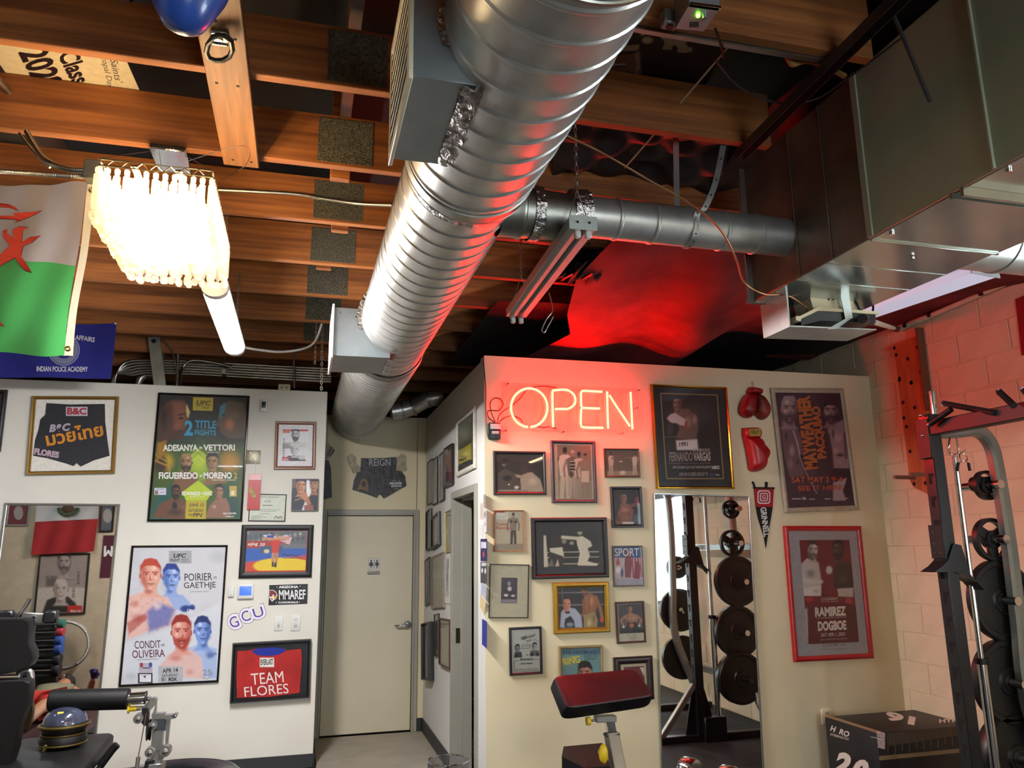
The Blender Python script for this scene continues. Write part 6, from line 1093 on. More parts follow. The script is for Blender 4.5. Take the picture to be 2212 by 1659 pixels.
op('pale matted small photo with a thin black edge', C_, [(76, 1573), (410, 1578), (402, 2035), (63, 2037)], .006, .016, '#171410', '#b9b294', lambda P: (P.e(236, 1740, 18, 26, '#9a9598', .6), P.p([(180, 1880), (200, 1790), (270, 1790), (295, 1880)], '#2a2630', 8), P.e(240, 1785, 24, 26, '#c9c3c6', .6), P.e(210, 1840, 24, 16, '#d2cccc', .6), P.e(270, 1845, 24, 14, '#b9b3b6', .6), P.r(170, 1875, 300, 1905, '#7d7682', 8), P.grain(.3, 5)), [(170, 1690), (306, 1690), (304, 1908), (166, 1908)], base='#3a3440').done()
def a10(P):
    for y in (165, 270): P.l([(660, y), (1055, y-8)], 5, '#8a8a8c')
    P.l([(690, 120), (690, 230)], 7, '#5a5c60'); P.p([(670, 460), (680, 330), (720, 285), (800, 300), (850, 360), (862, 460)], '#aab2c4', 10); P.head(728, 265, 34, 50, '#c48468', '#8a5240', None, None, .1, '#e0a888', bald=True); P.p([(715, 325), (755, 322), (752, 342), (718, 342)], '#1c1c22', 4); P.p([(705, 440), (715, 385), (760, 360), (790, 400), (800, 460), (715, 460)], '#1f2026', 8); P.e(755, 435, 44, 26, '#8a9098', .7)
    P.p([(868, 340), (865, 240), (880, 190), (930, 165), (975, 195), (985, 280), (970, 340)], '#9a5f3c', 10); P.e(935, 235, 34, 60, '#c4835a', .9); P.l([(925, 180), (915, 330)], 7, '#7d482c'); P.l([(975, 200), (1010, 290), (1030, 370)], 20, '#9a5f3c'); P.l([(870, 230), (875, 320), (860, 360)], 18, '#8a5234'); P.e(878, 150, 30, 38, '#8a5438', .4); P.e(882, 130, 30, 22, '#1c1614', .5); P.e(1028, 392, 22, 32, '#c0492c', .5); P.p([(875, 462), (872, 350), (968, 325), (992, 400), (985, 462)], '#a08456', 8); P.e(920, 420, 30, 50, '#c8b07c', .9); P.e(960, 380, 18, 50, '#7d6438', .9); P.grain(.1, 5)
op('gold framed colour photo of a referee and a boxer in gold trunks', G_, [(617, 78), (1086, 70), (1105, 498), (622, 520)], .034, .028, '#a8832e', '#26262c', a10, rough=.3, metal=.6, name='framed_photo', cat='photo').done()
def a11(P): P.torso(1278, 350, 52, 110, '#a8785c', '#5c3c30', '#d0a080'); P.l([(1228, 360), (1190, 400), (1212, 445)], 14, '#a07054'); P.l([(1328, 358), (1362, 395), (1345, 440)], 14, '#a07054'); P.head(1268, 300, 20, 30, '#a07458', '#5a3c30', '#1c1614', None); P.p([(1235, 470), (1240, 415), (1325, 412), (1330, 470)], '#23201c', 6); P.e(1282, 442, 26, 26, '#b8663c', .6); P.e(1212, 455, 14, 12, '#d6d0c6', .5); P.e(1348, 445, 14, 12, '#d6d0c6', .5); P.r(1175, 470, 1390, 508, '#1c1c22', 10); P.grain(.16, 5)
p = op('brown framed portrait of a boxer wearing a belt', G_, [(1147, 242), (1390, 235), (1412, 588), (1165, 602)], .013, .02, '#43261a', '#b9b29c', a11, [(1166, 262), (1376, 258), (1392, 505), (1178, 512)], base='#3f3f44'); p.text('Paulo Ayala', 1240, 534, 1330, 530, 14, '#4a443a', 0); p.text('W.B.B.F', 1254, 554, 1322, 551, 13, '#4a443a', 0); p.text('Champion', 1262, 574, 1318, 571, 10, '#4a443a', 0); p.done()
def a12(P): P.head(308, 640, 22, 34, '#7a7874', '#3a3a3a', '#1a1a1c', None); P.p([(275, 720), (285, 670), (340, 665), (350, 715)], '#3a3a3c', 6); P.e(300, 700, 20, 16, '#15161a', .5); P.head(455, 625, 22, 34, '#a5a29a', '#4a4a48', '#1a1a1c', None); P.p([(410, 705), (420, 655), (490, 655), (500, 700)], '#5a5a58', 6); P.e(430, 690, 18, 22, '#15161a', .5); P.e(478, 690, 18, 22, '#15161a', .5)
p = op('black framed handbill for a heavyweight title bout', G_, [(237, 462), (515, 450), (527, 857), (246, 872)], .015, .018, '#15161c', '#aeb0a6', a12)
p.text('WORLD', 340, 568, 392, 548, 26, '#1c1c1e', .03, .2); p.text('HEAVYWEIGHT', 348, 572, 466, 535, 24, '#1c1c1e', .03, .2); p.text('TITLE', 384, 590, 430, 574, 18, '#1c1c1e', .03, .2); p.text('Muhammad Ali', 332, 738, 440, 734, 16, '#1c1c1e', .03); p.text('vs', 380, 700, 398, 700, 12, '#1c1c1e'); p.text('Chuck Wepner', 334, 780, 436, 776, 20, '#1c1c1e', .03); p.text('Ken Norton - Jimmy Young', 292, 826, 482, 818, 12, '#1c1c1e', .02)
for q in (((280, 745), (500, 730)), ((500, 730), (502, 825)), ((280, 745), (280, 835)), ((280, 835), (502, 825)), ((345, 605), (415, 600)), ((345, 640), (415, 636)), ((345, 605), (345, 640)), ((415, 600), (415, 636)), ((438, 575), (450, 560)), ((450, 560), (490, 580))): p.line(q, 3, '#2c2c30')
p.text('FOR THE CHAMPIONSHIP', 352, 624, 410, 620, 8, '#2c2c30'); p.done()
def a13(P): P.r(690, 640, 1010, 690, '#3a6a86', 6); P.clouds('#8aa4a8', 120, .4); P.head(885, 850, 60, 90, '#b8806a', '#6a4438', '#1c1818', None, -.3, '#dca88c', hh=.35); P.e(870, 775, 60, 40, '#1f1a1c', .5); P.grain(.08, 6)
p = op('pale wood framed boxing magazine cover behind the curl pad', G_, [(660, 620), (1035, 612), (1052, 1040), (672, 1055)], .018, .022, '#8f7a52', '#6a9494', a13); p.text('IF THEY EVER COME BACK!!', 695, 690, 990, 684, 30, '#1f3a54', .02); p.text('RING', 698, 785, 846, 760, 62, '#e0cc2c', .03); p.text('THE', 762, 728, 806, 722, 18, '#e0cc2c', .02); p.text("FRAZIER'S TITLE", 876, 716, 990, 712, 22, '#1c2c3c', .01); p.text('IN JEOPARDY!!', 878, 744, 992, 738, 22, '#1c2c3c', .01); p.done()
op('dark maroon framed print half hidden by the curl pad', G_, [(1133, 718), (1460, 702), (1480, 1075), (1148, 1095)], .045, .025, '#241416', '#b5aa88', lambda P: (P.r(1215, 800, 1390, 950, '#6a2426', 6), P.p([(1350, 800), (1390, 800), (1390, 880)], '#c9b8a8', 6)), [(1212, 795), (1388, 792), (1396, 985), (1222, 990)], base='#5a2426').done()
mirror('tall frameless mirror beside the boxing pictures reflecting the rack', PO, C_, [(1446, 974), (2270, 984), (2450, 3560), (1570, 3560)], .012)
# ================================================================ big posters by the block wall
MY = Crop(1560, 820, 6.506)
def a15(P):
    P.r(760, 180, 1900, 1700, '#3a2c38', 80, .6); PU, LT = '#5a4450', '#b9a3a2'
    P.p([(830, 560), (1000, 600), (1090, 760), (1150, 1000), (1080, 1100), (1160, 1340), (950, 1370), (880, 1100), (840, 800)], '#6a525a', 30); P.e(980, 1000, 60, 120, '#a38a8a', .9); P.l([(1000, 720), (1060, 900), (1090, 1050)], 16, LT, .8); P.l([(1085, 1070), (1150, 1250), (1330, 1600)], 9, LT, .8); P.e(960, 1180, 60, 120, '#8a7070', .9); P.e(900, 800, 30, 100, '#2a2028', .9); P.e(1060, 1170, 30, 60, '#3a2c34', .9)
    P.head(940, 410, 118, 190, '#93797a', '#4a3840', '#3a2c30', '#4a3a40', .25, '#cbb6b2', -1, bald=True)
    P.p([(1480, 700), (1560, 640), (1700, 560), (1790, 760), (1790, 1250), (1560, 1240), (1530, 950)], '#9a8086', 30); P.e(1620, 820, 120, 90, LT, .9, .8); P.e(1600, 1000, 60, 60, LT, .9); P.l([(1500, 760), (1540, 1000), (1560, 1230)], 14, '#4a3840'); P.e(1660, 1060, 90, 40, '#4a3a44', .9); P.e(1640, 1150, 80, 50, '#a8908f', .9); P.e(1560, 760, 30, 130, '#55404a', .9); P.l([(1720, 760), (1740, 1100)], 30, '#5a4650', .8)
    P.head(1530, 440, 105, 160, '#8f7476', '#46343c', '#221a22', '#33262e', -.15, '#c4aeaa', -1, hh=.3); P.e(1520, 270, 130, 70, '#2a2028', .5)
    P.p([(1540, 1260), (1800, 1250), (1870, 1700), (1600, 1700)], '#2c222a', 20); P.p([(1560, 1450), (1750, 1380), (1700, 1560), (1740, 1700), (1560, 1700)], '#b9a8ac', 26, .8); P.e(1750, 1560, 70, 80, '#2a2028', .6); P.e(1240, 1250, 120, 160, '#4a4048', .9, .7); P.grain(.1, 6)
p = Pic('fight_poster', 'cream framed purple fight poster with orange upright lettering', 'poster', PO, MY, [(683, 108), (1700, 128), (1955, 1840), (890, 1868)], .036, .022, '#a59c84', .35, back='#3a2c36'); p.paint(a15, base='#3a2c38', cell=7)
p.text('MAYWEATHER', 1350, 1250, 1232, 222, 192, '#b5642c', .055); p.text('PACQUIAO', 1490, 1098, 1394, 366, 150, '#b5642c', .055)
p.text('SAT MAY 2', 975, 1452, 1505, 1448, 88, '#c0582e', .02); p.text('9·6·', 1535, 1442, 1740, 1430, 76, '#b84a30', .02); p.text('SEE IT HERE', 1065, 1565, 1690, 1550, 70, '#c0562f', .02)
for q in ((980, 1668, 1110), (1140, 1668, 1180), (1220, 1672, 1300), (1440, 1668, 1520), (1700, 1660, 1770)): p.rect(q[0], q[1], q[2], q[1]+16, '#a8a0a4')
p.text('TR', 1118, 1690, 1170, 1690, 38, '#c9c4c6', .03, .2); p.done()
K3 = H_
def a16(P):
    P.r(290, -280, 730, 600, '#6a2226', 8); P.clouds('#7d2a2c', 140, .4); P.p([(290, 320), (360, 300), (380, 600), (290, 600)], '#b5b0b0', 30); P.p([(750, 100), (800, 300), (820, 590), (770, 590)], '#6a4a4a', 30)
    P.p([(300, 40), (310, -80), (360, -130), (460, -90), (480, 40), (480, 160), (330, 170)], '#bdb4ae', 14); P.e(390, 0, 60, 60, '#8a817c', .9); P.l([(330, 60), (480, 70)], 26, '#c9c1ba'); P.p([(330, 130), (480, 100), (480, 190), (330, 190)], '#d2cbc4', 12); P.e(440, 150, 40, 30, '#b5aca6', .8)
    P.head(410, -200, 44, 74, '#b4aaa3', '#6a605c', '#3a322e', '#5c524c', .5, '#d6cdc6', 1); P.p([(590, 120), (590, -40), (640, -110), (720, -90), (750, 0), (755, 130)], '#3a302e', 14); P.e(670, 40, 60, 70, '#55463f', .9); P.head(625, -205, 46, 78, '#54443e', '#2a2220', '#171312', '#1c1614', -.5, '#7a6860', -1); P.e(550, -30, 34, 44, '#c4bbb4', .5); P.e(720, 240, 44, 50, '#a83c34', .5); P.p([(620, 130), (755, 120), (755, 200), (630, 195)], '#b9b0aa', 10); P.e(380, 220, 50, 30, '#a82c30', .7); P.p([(370, 280), (700, 250), (800, 290), (800, 600), (370, 600)], '#5a2022', 14); P.grain(.15, 6)
p = Pic('fight_poster', 'bright red framed pale fight poster low on the wall', 'poster', PO, K3, [(165, -408), (822, -405), (942, 727), (260, 752)], .036, .025, '#a81c1c', .25, back='#9d9a9c'); p.paint(a16, [(290, -285), (718, -288), (808, 588), (372, 598)], 6, '#6a2226')
p.text('RAMIREZ', 430, 370, 695, 358, 82, '#cfc7bc', .05); p.text('WBO FEATHERWEIGHT CHAMPIONSHIP', 436, 388, 700, 376, 12, '#a89c94'); p.text('DOGBOE', 455, 492, 698, 480, 84, '#cfc7bc', .05); p.text('SAT APR 1, 2023', 482, 545, 686, 534, 36, '#b8b0a6', .02); p.text('BOOK OF HARD ROCK LIVE | TULSA, OK', 470, 574, 704, 562, 14, '#a89c94'); p.text('TOP RANK PRESENTS', 478, 232, 620, 222, 14, '#b8b0a6'); p.line([(476, 208), (626, 205)], 3, '#b8b0a6'); p.line([(476, 240), (626, 236)], 3, '#b8b0a6'); p.text('TR  ESPN  WBO  TULSA', 496, 622, 692, 614, 18, '#5a585c', .01); p.line([(490, 648), (695, 640)], 3, '#5a585c'); p.done()
# ================================================================ gloves and pennant
leR = mat('red_glove_leather', '#8a1418', .38, noise=(9, .2), bump=(14, .15)); leB = mat('worn_brown_leather', '#7a2c22', .5, noise=(7, .3), bump=(14, .2))
def blob(pl, crop, pts, th, m, name, par, off=.004, n=7):      # puffed outline: rings shrinking towards the front
    P_ = [Vector(pl.uv(*crop(*q), off=off+th*.5)) for q in bez([(a, b, 0) for a, b in pts+[pts[0]]], 5)[:-1]] if False else [pl.uv(*crop(q.x, q.y), off=off+th*.5) for q in bez([(a, b, 0) for a, b in pts]+[(pts[0][0], pts[0][1], 0)], 5)[:-1]]
    cx = sum(a for a, b in P_)/len(P_); cy = sum(b for a, b in P_)/len(P_); N_ = len(P_); vs = []; fs = []
    for k in range(n+1):
        a = PI*.5*k/n; s_ = math.cos(a)**.55 if k < n else .0; z = off+th*math.sin(a)
        if k == 0: z = off
        vs += [pl.P(cx+(x-cx)*max(s_, .02), cy+(y-cy)*max(s_, .02), z) for x, y in P_]
    for k in range(n): fs += [[k*N_+i, k*N_+(i+1) % N_, (k+1)*N_+(i+1) % N_, (k+1)*N_+i] for i in range(N_)]
    fs.append(list(range(N_))); return MB().add(vs, fs).build(name, m, par, sharp=60)
t = thing('boxing_gloves', 'worn red and brown boxing gloves hung by their laces', 'boxing gloves', PO.P(*PO.uv(*MY(470, 550)), .04))
blob(PO, MY, [(370, 190), (480, 190), (490, 300), (480, 420), (440, 520), (350, 525), (280, 480), (265, 400), (290, 300), (330, 230)], .09, leR, 'glove', t); blob(PO, MY, [(480, 200), (560, 200), (620, 260), (680, 380), (680, 480), (630, 550), (560, 545), (510, 500), (470, 460), (470, 320)], .09, leB, 'glove', t, .006); blob(PO, MY, [(400, 98), (480, 110), (575, 140), (560, 205), (460, 195), (370, 180)], .07, leR, 'cuff', t); MB().tube(bez([PO.P(*PO.uv(*MY(x, y)), .02) for x, y in ((405, 35), (415, 60), (430, 100))], 4), .003, 6).build('lace', mat('pale_lace', '#a89a8a', .7), t)
t = thing('boxing_glove', 'single bright red boxing glove with a yellow cuff label', 'boxing glove', PO.P(*PO.uv(*MY(500, 1285)), .04)); leS = mat('bright_red_glove', '#a01018', .32, noise=(9, .12), bump=(10, .12))
blob(PO, MY, [(330, 800), (540, 800), (590, 880), (660, 960), (680, 1020), (660, 1090), (635, 1140), (625, 1220), (580, 1275), (480, 1290), (420, 1260), (400, 1150), (370, 980)], .1, leS, 'glove', t); blob(PO, MY, [(310, 675), (535, 675), (545, 820), (335, 830)], .075, leS, 'cuff', t)
bo = Plane((0, YO-.0745, 0), (1, 0, 0), (0, -1, 0)); q = [bo.P(*bo.uv(*MY(x, y)), .008) for x, y in ((375, 698), (530, 690), (535, 790), (392, 795))]; MB().add(q+[v+Vector((0, .012, 0)) for v in q], [[0, 1, 2, 3], [0, 1, 5, 4], [1, 2, 6, 5], [2, 3, 7, 6], [3, 0, 4, 7]]).build('label', ink('#b59a3c'), t); wtext(bo, MY, 'EVERLAST', 402, 772, 524, 768, 60, .0085, ink('#3a2c14'), t, w=.02)
t = thing('pennant', 'narrow red and black felt pennant with white letters', 'pennant', PO.P(*PO.uv(*D_(-4, 1440)), .01)); PN = Crop(1600, 1020, 4.0)
fe = mat('red_felt', '#a01a22', .9); bl = mat('black_felt', '#141214', .9)
clothes(PO, PN, [(112, 130), (288, 132), (278, 300), (130, 300)], .003, .006, fe, 'red_panel', t); clothes(PO, PN, [(128, 290), (280, 290), (258, 420), (218, 660), (200, 560), (150, 400)], .003, .0055, bl, 'black_panel', t); clothes(PO, PN, [(108, 128), (296, 130), (294, 146), (108, 142)], .003, .008, bl, 'top_bar', t)
for q in ([(95, 82), (112, 78), (134, 136), (116, 136)], [(212, 82), (236, 86), (232, 138), (210, 136)]): clothes(PO, PN, q, .003, .006, bl, 'tab', t)
wtext(PO, PN, 'GRINNELL', 168, 306, 200, 560, 52, .0062, ink('#d6d2cc'), t, w=.03)
for r0_, cc in ((56, '#d2c8c8'), (46, '#a01a22'), (34, '#d2c8c8'), (26, '#a01a22')):
    q = [PO.P(*PO.uv(*PN(200+r0_*a, 215+r0_*b*1.05), off=.006), .0062+.0004*(56-r0_)/10) for a, b in ((-1, -.7), (-.7, -1), (.7, -1), (1, -.7), (1, .7), (.7, 1), (-.7, 1), (-1, .7))]; MB().add(q, [list(range(8))]).build('emblem', ink(cc), t, flat=True)
wtext(PO, PN, 'G', 186, 232, 214, 232, 34, .0084, ink('#d2c8c8'), t, w=.02)
t = thing('wall_outlet', 'cream wall outlet behind the foam jump box', 'outlet', PO.P(*PO.uv(*H_(530, 1290)))); wallbox(PO, H_, 495, 1152, 570, 1292, 0, .008, .002).build('cover_plate', pvc, t)
for y in (1190, 1240): wallbox(PO, H_, 518, y-14, 548, y+14, .008, .0095, .001).build('socket', mat('dull_cream', '#a39c86', .5), t)
# ================================================================ peg board on the block wall
M4 = Crop(1652, 420)
PW = Plane((XR-.045, 0, 0), (0, -1, 0), (-1, 0, 0))
PG = thing('peg_board', 'orange brown climbing peg board drilled with holes on the block wall', 'peg board', PW.P(*PW.uv(1990, 1068)))
pgm = mat('orange_plywood', '#b5673a', .55, noise=(5, .2), stretch=(3, 3, .6), bump=(20, .1))
o2 = [PW.uv(*q) for q in ((1927, 742), (1994, 724), (2011, 1070), (1970, 1053))]; ya = (o2[0][0]+o2[3][0])/2; yb_ = (o2[1][0]+o2[2][0])/2; zt = (o2[0][1]+o2[1][1])/2
zb2, zb1 = o2[2][1], o2[3][1]
MB().prism([(ya, zt), (yb_, zt), (yb_, zb2+.04), (yb_-.06, zb2), (ya+.03, zb1), (ya, zb1+.06)], PW.p0, PW.a, PW.b, PW.n, -.04).build('board', pgm, PG)
MB().span((XR-.06, -yb_-.02, zt-.55), (XR-.001, -yb_+.0, zt+.06), .002).build('side_strip', mat('brown_edge', '#6f4630', .6), PG)
for cr_, hs in ((D_, ((1150, 5), (1250, 28), (1362, 145), (1180, 195), (1280, 238), (1187, 328), (1210, 402), (1310, 447), (1240, 612), (1343, 662), (1372, 882), (1275, 890))), (M4, ((1122, 1370), (1220, 1402), (1302, 1303), (1105, 1310), (1332, 1512), (1150, 1570), (1250, 1605)))):
    for x, y in hs: u, v = PW.uv(*cr_(x, y)); MB().cyl(PW.P(u, v, -.002), PW.P(u, v, .0012), .0145, 14).build('peg_hole', mat('dark_hole', '#1a0f0a', .9), PG)
for x, y in ((1275, 835), (1408, 812)): u, v = PW.uv(*D_(x, y)); MB().cyl(PW.P(u, v, 0), PW.P(u, v, .17), .014, 12).build('peg', mat('grey_peg', '#8a6a5c', .5), PG)
# ================================================================ weight rack
blk = mat('rack_black_paint', '#17191c', .35, noise=(30, .1)); arcm = mat('rack_silver_paint', '#8f938c', .32, .6, noise=(14, .06)); iron = mat('black_iron_plate', '#131415', .4, noise=(40, .15), bump=(80, .1))
RX, RY, RN = 3.365, 3.5, 2.25
RK = thing('weight_rack', 'tall black and silver half rack standing along the block wall', 'rack', (3.7, 2.9, 0))
def tx(px, py, dy=0.): return at(px, py, Y=RY+dy)
ztop = at(2003, 893, Y=RY).z
slot_m = mat('dark_slot', '#050505', .9)
for yy in (RY, RN):
    up_ = MB().span((RX, yy, .0), (RX+.076, yy+.076, ztop), .004).build('upright', blk, RK)
    for k in range(14):
        z = .35+.1275*k
        if z > ztop-.25: continue
        MB().span((RX-.0012, yy+.014, z), (RX+.0005, yy+.05, z+.02)).build('slot', slot_m, up_); MB().span((RX-.0012, yy+.03, z-.04), (RX+.0005, yy+.05, z)).build('slot', slot_m, up_)
    pts = [(RX+.076, yy+.04, ztop-.1)]+[tuple(Vector((tx(a, b).x, yy+.04, tx(a, b).z))) for a, b in ((2085, 930), (2112, 926), (2136, 936), (2154, 962), (2164, 1000), (2180, 1090), (2196, 1200), (2212, 1330), (2246, 1560))]+[(4.12, yy+.04, .02)]
    P_ = bez(pts, 7); vs = []
    for i, q in enumerate(P_):
        d_ = (P_[min(i+1, len(P_)-1)]-P_[max(i-1, 0)]).normalized(); s_ = Vector((d_.z, 0, -d_.x)); 
        for a, b in ((-1, -.6), (-.6, -1), (.6, -1), (1, -.6), (1, .6), (.6, 1), (-.6, 1), (-1, .6)): vs.append(q+s_*a*.036+Vector((0, 1, 0))*b*.034)
    MB().add(vs, [[8*i+j, 8*i+(j+1) % 8, 8*i+8+(j+1) % 8, 8*i+8+j] for i in range(len(P_)-1) for j in range(8)]).build('arched_frame', arcm, RK)
    MB().span((RX-.35, yy+.005, .0), (4.2, yy+.071, .06), .004).build('base_rail', blk, RK)
    MB().prism([(RX-.1, .06), (RX+.2, .06), (RX+.1, .42), (RX-.02, .42)], (0, yy+.02, 0), (1, 0, 0), (0, 0, 1), (0, 1, 0), .012).build('gusset', blk, RK)
    for zz in (.5, .96, 1.42): MB().cyl((3.93, yy+.0, zz), (3.93, yy+.06, zz), .012, 12).build('bolt', chrome, RK)
MB().bar((RX-.33, RY+.035, .05), (RX+.0, RY+.035, .46), .045, .045, .004).build('foot_brace', arcm, RK); MB().bar((RX-.33, RN+.035, .05), (RX+.0, RN+.035, .46), .045, .045, .004).build('foot_brace', arcm, RK)
MB().span((3.98, RN, .4), (4.04, RY, .46), .004).build('rear_brace', arcm, RK); MB().span((4.0, RN, 1.6), (4.06, RY+.07, 1.66), .004).build('rear_brace', arcm, RK)
zb_ = ztop-.09
rdm = mat('rack_dark_red_beam', '#140c0d', .5, noise=(14, .1))
MB().span((RX-.012, RN-.05, zb_-.035), (RX+.06, RY+.001, zb_+.045), .005).build('pull_up_beam', rdm, RK)
MB().span((RX-.02, RY-.01, zb_-.16), (RX+.001, RY+.08, zb_+.06), .003).build('beam_plate', rdm, RK)
q1 = tx(2016, 852, .03); MB().cyl((q1.x, RY+.035, ztop-.02), (q1.x, RY+.035, q1.z+.02), .02, 16).build('chrome_post', chrome, RK)
for a, b in ((((2041, 872), -.04), ((2150, 892), -.45)), (((2010, 915), -.06), ((2055, 884), -.2)), (((2160, 848), -.5), ((2190, 876), -.62)), (((2214, 844), -.7), ((2235, 868), -.8))):
    A_, B2_ = tx(*a[0], a[1]), tx(*b[0], b[1]); d_ = (B2_-A_).normalized(); gh_ = MB().cyl(A_, B2_, .016, 14).build('grip_handle', vinyl, RK); MB().cyl(A_-d_*.012, A_, .0165, 14).build('handle_cap', chrome, gh_)
for py in (896, 940): u = tx(1996+(py-896)*.14, py, .02); MB().ball((RX-.02, RY+.035, u.z), .011, 10).build('bolt', mat('polished_bolt', '#d8b8b0', .15, 1.), RK)
# hooks and spring clips
for a in (((2052, 945), (2050, 965), (2055, 982), (2068, 980)), ((2066, 945), (2070, 965), (2072, 978), (2086, 972))): MB().tube(bez([tx(*q, -.02) for q in a], 6), .005, 8).build('hook', chrome, RK)
SC = thing('spring_clip', 'chrome spring clip with black grips hanging on a rack hook', 'clip', tx(2082, 1018, -.03)); c = tx(2081, 988, -.03)
MB().tube([c+Vector((math.cos(a)*.024, math.sin(a)*.006, math.sin(a)*.024)) for a in [2*PI*k/20 for k in range(20)]], .003, 6, closed=True).build('coil', chrome, SC)
for s_ in (-1, 1): e1 = tx(2081+s_*11, 1000, -.03); e2 = tx(2081+s_*14, 1017, -.03); MB().cyl(c+Vector((s_*.01, 0, -.02)), e1, .003, 6).build('arm', chrome, SC); MB().cyl(e1, e2, .008, 10).build('grip', vinyl, SC)
# spotter bracket
zs = tx(2040, 1215).z; K_ = MB().prism([(-.08, 0), (.06, .0), (.20, -.06), (.235, -.1), (.16, -.02), (.12, .14), (.07, .15), (.02, .06), (-.02, .03)], (RX-.02, RY-.012, zs-.05), (1, 0, 0), (0, 0, 1), (0, 1, 0), .1); K_.build('spotter_bracket', blk, RK)
MB().span((RX-.014, RY-.012, zs+.02), (RX-.002, RY+.085, zs+.2), .002).build('bracket_plate', blk, RK)
for dz in (.05, .1, .16):
    for dy in (.015, .055): MB().cyl((RX-.014, RY+dy, zs+dz), (RX-.017, RY+dy, zs+dz), .004, 8).build('pin', chrome, RK)
# upright barbell behind the post
BB = thing('barbell', 'chrome barbell standing upright behind the rack post', 'barbell', tx(2140, 1524, .1)); s0, s1, s2 = tx(2131, 1521, .06), tx(2121, 1434, .06), tx(2058, 985, .06)
s2 = s1+(s1-s0)*0+Vector((0, 0, s2.z-s1.z)); MB().cyl((s1.x, s1.y, .2), s1, .025, 20).build('sleeve', chrome, BB); MB().cyl(s1, s1+Vector((0, 0, .03)), .036, 20).build('collar', vinyl, BB); MB().cyl(s1+Vector((0, 0, .03)), s2, .0145, 14).build('shaft', chrome, BB)
MB().span((RX+.05, RY+.03, .0), (s1.x+.05, s1.y+.05, .2), .004).build('barbell_holder', blk, RK)
# plates on pegs
def wplate(px, py, r, th, label, dy, holes=False, hub=True):
    c = at(px, py, Y=RY+dy); x_ = min(c.x, XR-r-.015); c = Vector((x_, RY+dy, c.z)); t = thing('weight_plate', label, 'weight plate', (c.x, c.y, c.z-r), 'weight plates on the rack pegs')
    if holes:
        prm = [(r, 0), (r, th), (r*.82, th), (r*.82, 0)]; MB().lathe(c, (0, 1, 0), prm+[prm[0]], 36).build('rim', iron, t)
        for k in range(3):
            a = 2*PI*k/3+.5; d_ = Vector((math.cos(a), 0, math.sin(a))); MB().bar(c+Vector((0, th/2, 0))+d_*r*.2, c+Vector((0, th/2, 0))+d_*r*.84, r*.5, th*.8, .004, (0, 1, 0)).build('spoke', iron, t)
    else:
        MB().lathe(c, (0, 1, 0), [(.028, 0), (r*.3, 0), (r*.34, th*.14), (r*.82, th*.14), (r*.86, 0), (r*.97, 0), (r, th*.12), (r, th*.88), (r*.97, th), (r*.86, th), (r*.82, th*.86), (r*.34, th*.86), (r*.3, th), (.028, th)], 40).build('disc', iron, t)
    MB().lathe(c, (0, 1, 0), [(.026, -.004), (.05, -.004), (.05, th+.012), (.026, th+.012)], 20).build('hub', iron, t); return c
for i, (px, py, r, th, lb, ho) in enumerate(((2135, 1048, .085, .03, 'smallest iron weight plate on the uppermost rack peg', True), (2147, 1165, .12, .035, 'spoked iron weight plate on the second rack peg', True), (2171, 1297, .222, .05, 'black weight plate on the third rack peg', False), (2185, 1474, .222, .06, 'black weight plate on the fourth rack peg', False), (2205, 1640, .222, .08, 'thick rubber weight plate on the lowest rack peg', False))):
    c = wplate(px, py, r, th, lb, .085, ho); pg = MB().cyl((c.x, RY+.0, c.z), (c.x, RY+.085+th+.14, c.z), .0245, 18); pg.build('storage_peg', chrome, RK)
MB().lathe(at(2120, 1045, Y=RY+.13), (0, 1, 0), [(.025, 0), (.045, 0), (.045, .05), (.025, .05)], 16).build('peg_collar', iron, RK)
# same plates on the near side, seen in the mirror only
for i, (z_, r, lb) in enumerate(((1.42, .12, 'iron weight plate high on the near rack arch'), (.98, .222, 'black weight plate midway on the near rack arch'), (.5, .222, 'black weight plate low on the near rack arch'))):
    t = thing('weight_plate', lb, 'weight plate', (3.93, RN-.06, z_-r), 'weight plates on the rack pegs'); MB().lathe((3.93, RN-.06, z_), (0, 1, 0), [(.028, 0), (r*.3, 0), (r*.34, .008), (r*.82, .008), (r*.86, 0), (r*.97, 0), (r, .006), (r, .05), (.028, .05)], 36).build('disc', iron, t); MB().cyl((3.93, RN+.01, z_), (3.93, RN-.2, z_), .0245, 16).build('storage_peg', chrome, RK)
# ================================================================ foam jump box
bx0, bx1, by0, by1, bz = 3.505, 4.24, 4.365, 4.865, .497
JX = thing('jump_box', 'black foam jump box printed with white numbers', 'jump box', ((bx0+bx1)/2, (by0+by1)/2, 0)); foam = mat('black_box_vinyl', '#17171a', .5, noise=(30, .15)); MB().span((bx0, by0, 0), (bx1, by1, bz), .006, 2).build('box', foam, JX)
PXm = Plane((bx0, 0, 0), (0, -1, 0), (-1, 0, 0)); PYm = Plane((0, by0, 0), (1, 0, 0), (0, -1, 0)); PTop = Plane((0, 0, bz), (1, 0, 0), (0, 0, 1), (0, 1, 0)); wi = ink('#d8d2c6'); tan2 = ink('#8f7d5c')
wtext(PXm, H_, 'H  RO', 556, 1340, 712, 1398, 48, .001, wi, JX, w=.03); wtext(PXm, H_, 'STRENGTH', 556, 1380, 710, 1424, 20, .001, wi, JX, w=.01)
wtext(PXm, H_, '2', 575, 1690, 700, 1735, 190, .001, wi, JX, w=.06); wtext(PXm, H_, '0', 715, 1750, 840, 1800, 200, .001, wi, JX, w=.06)
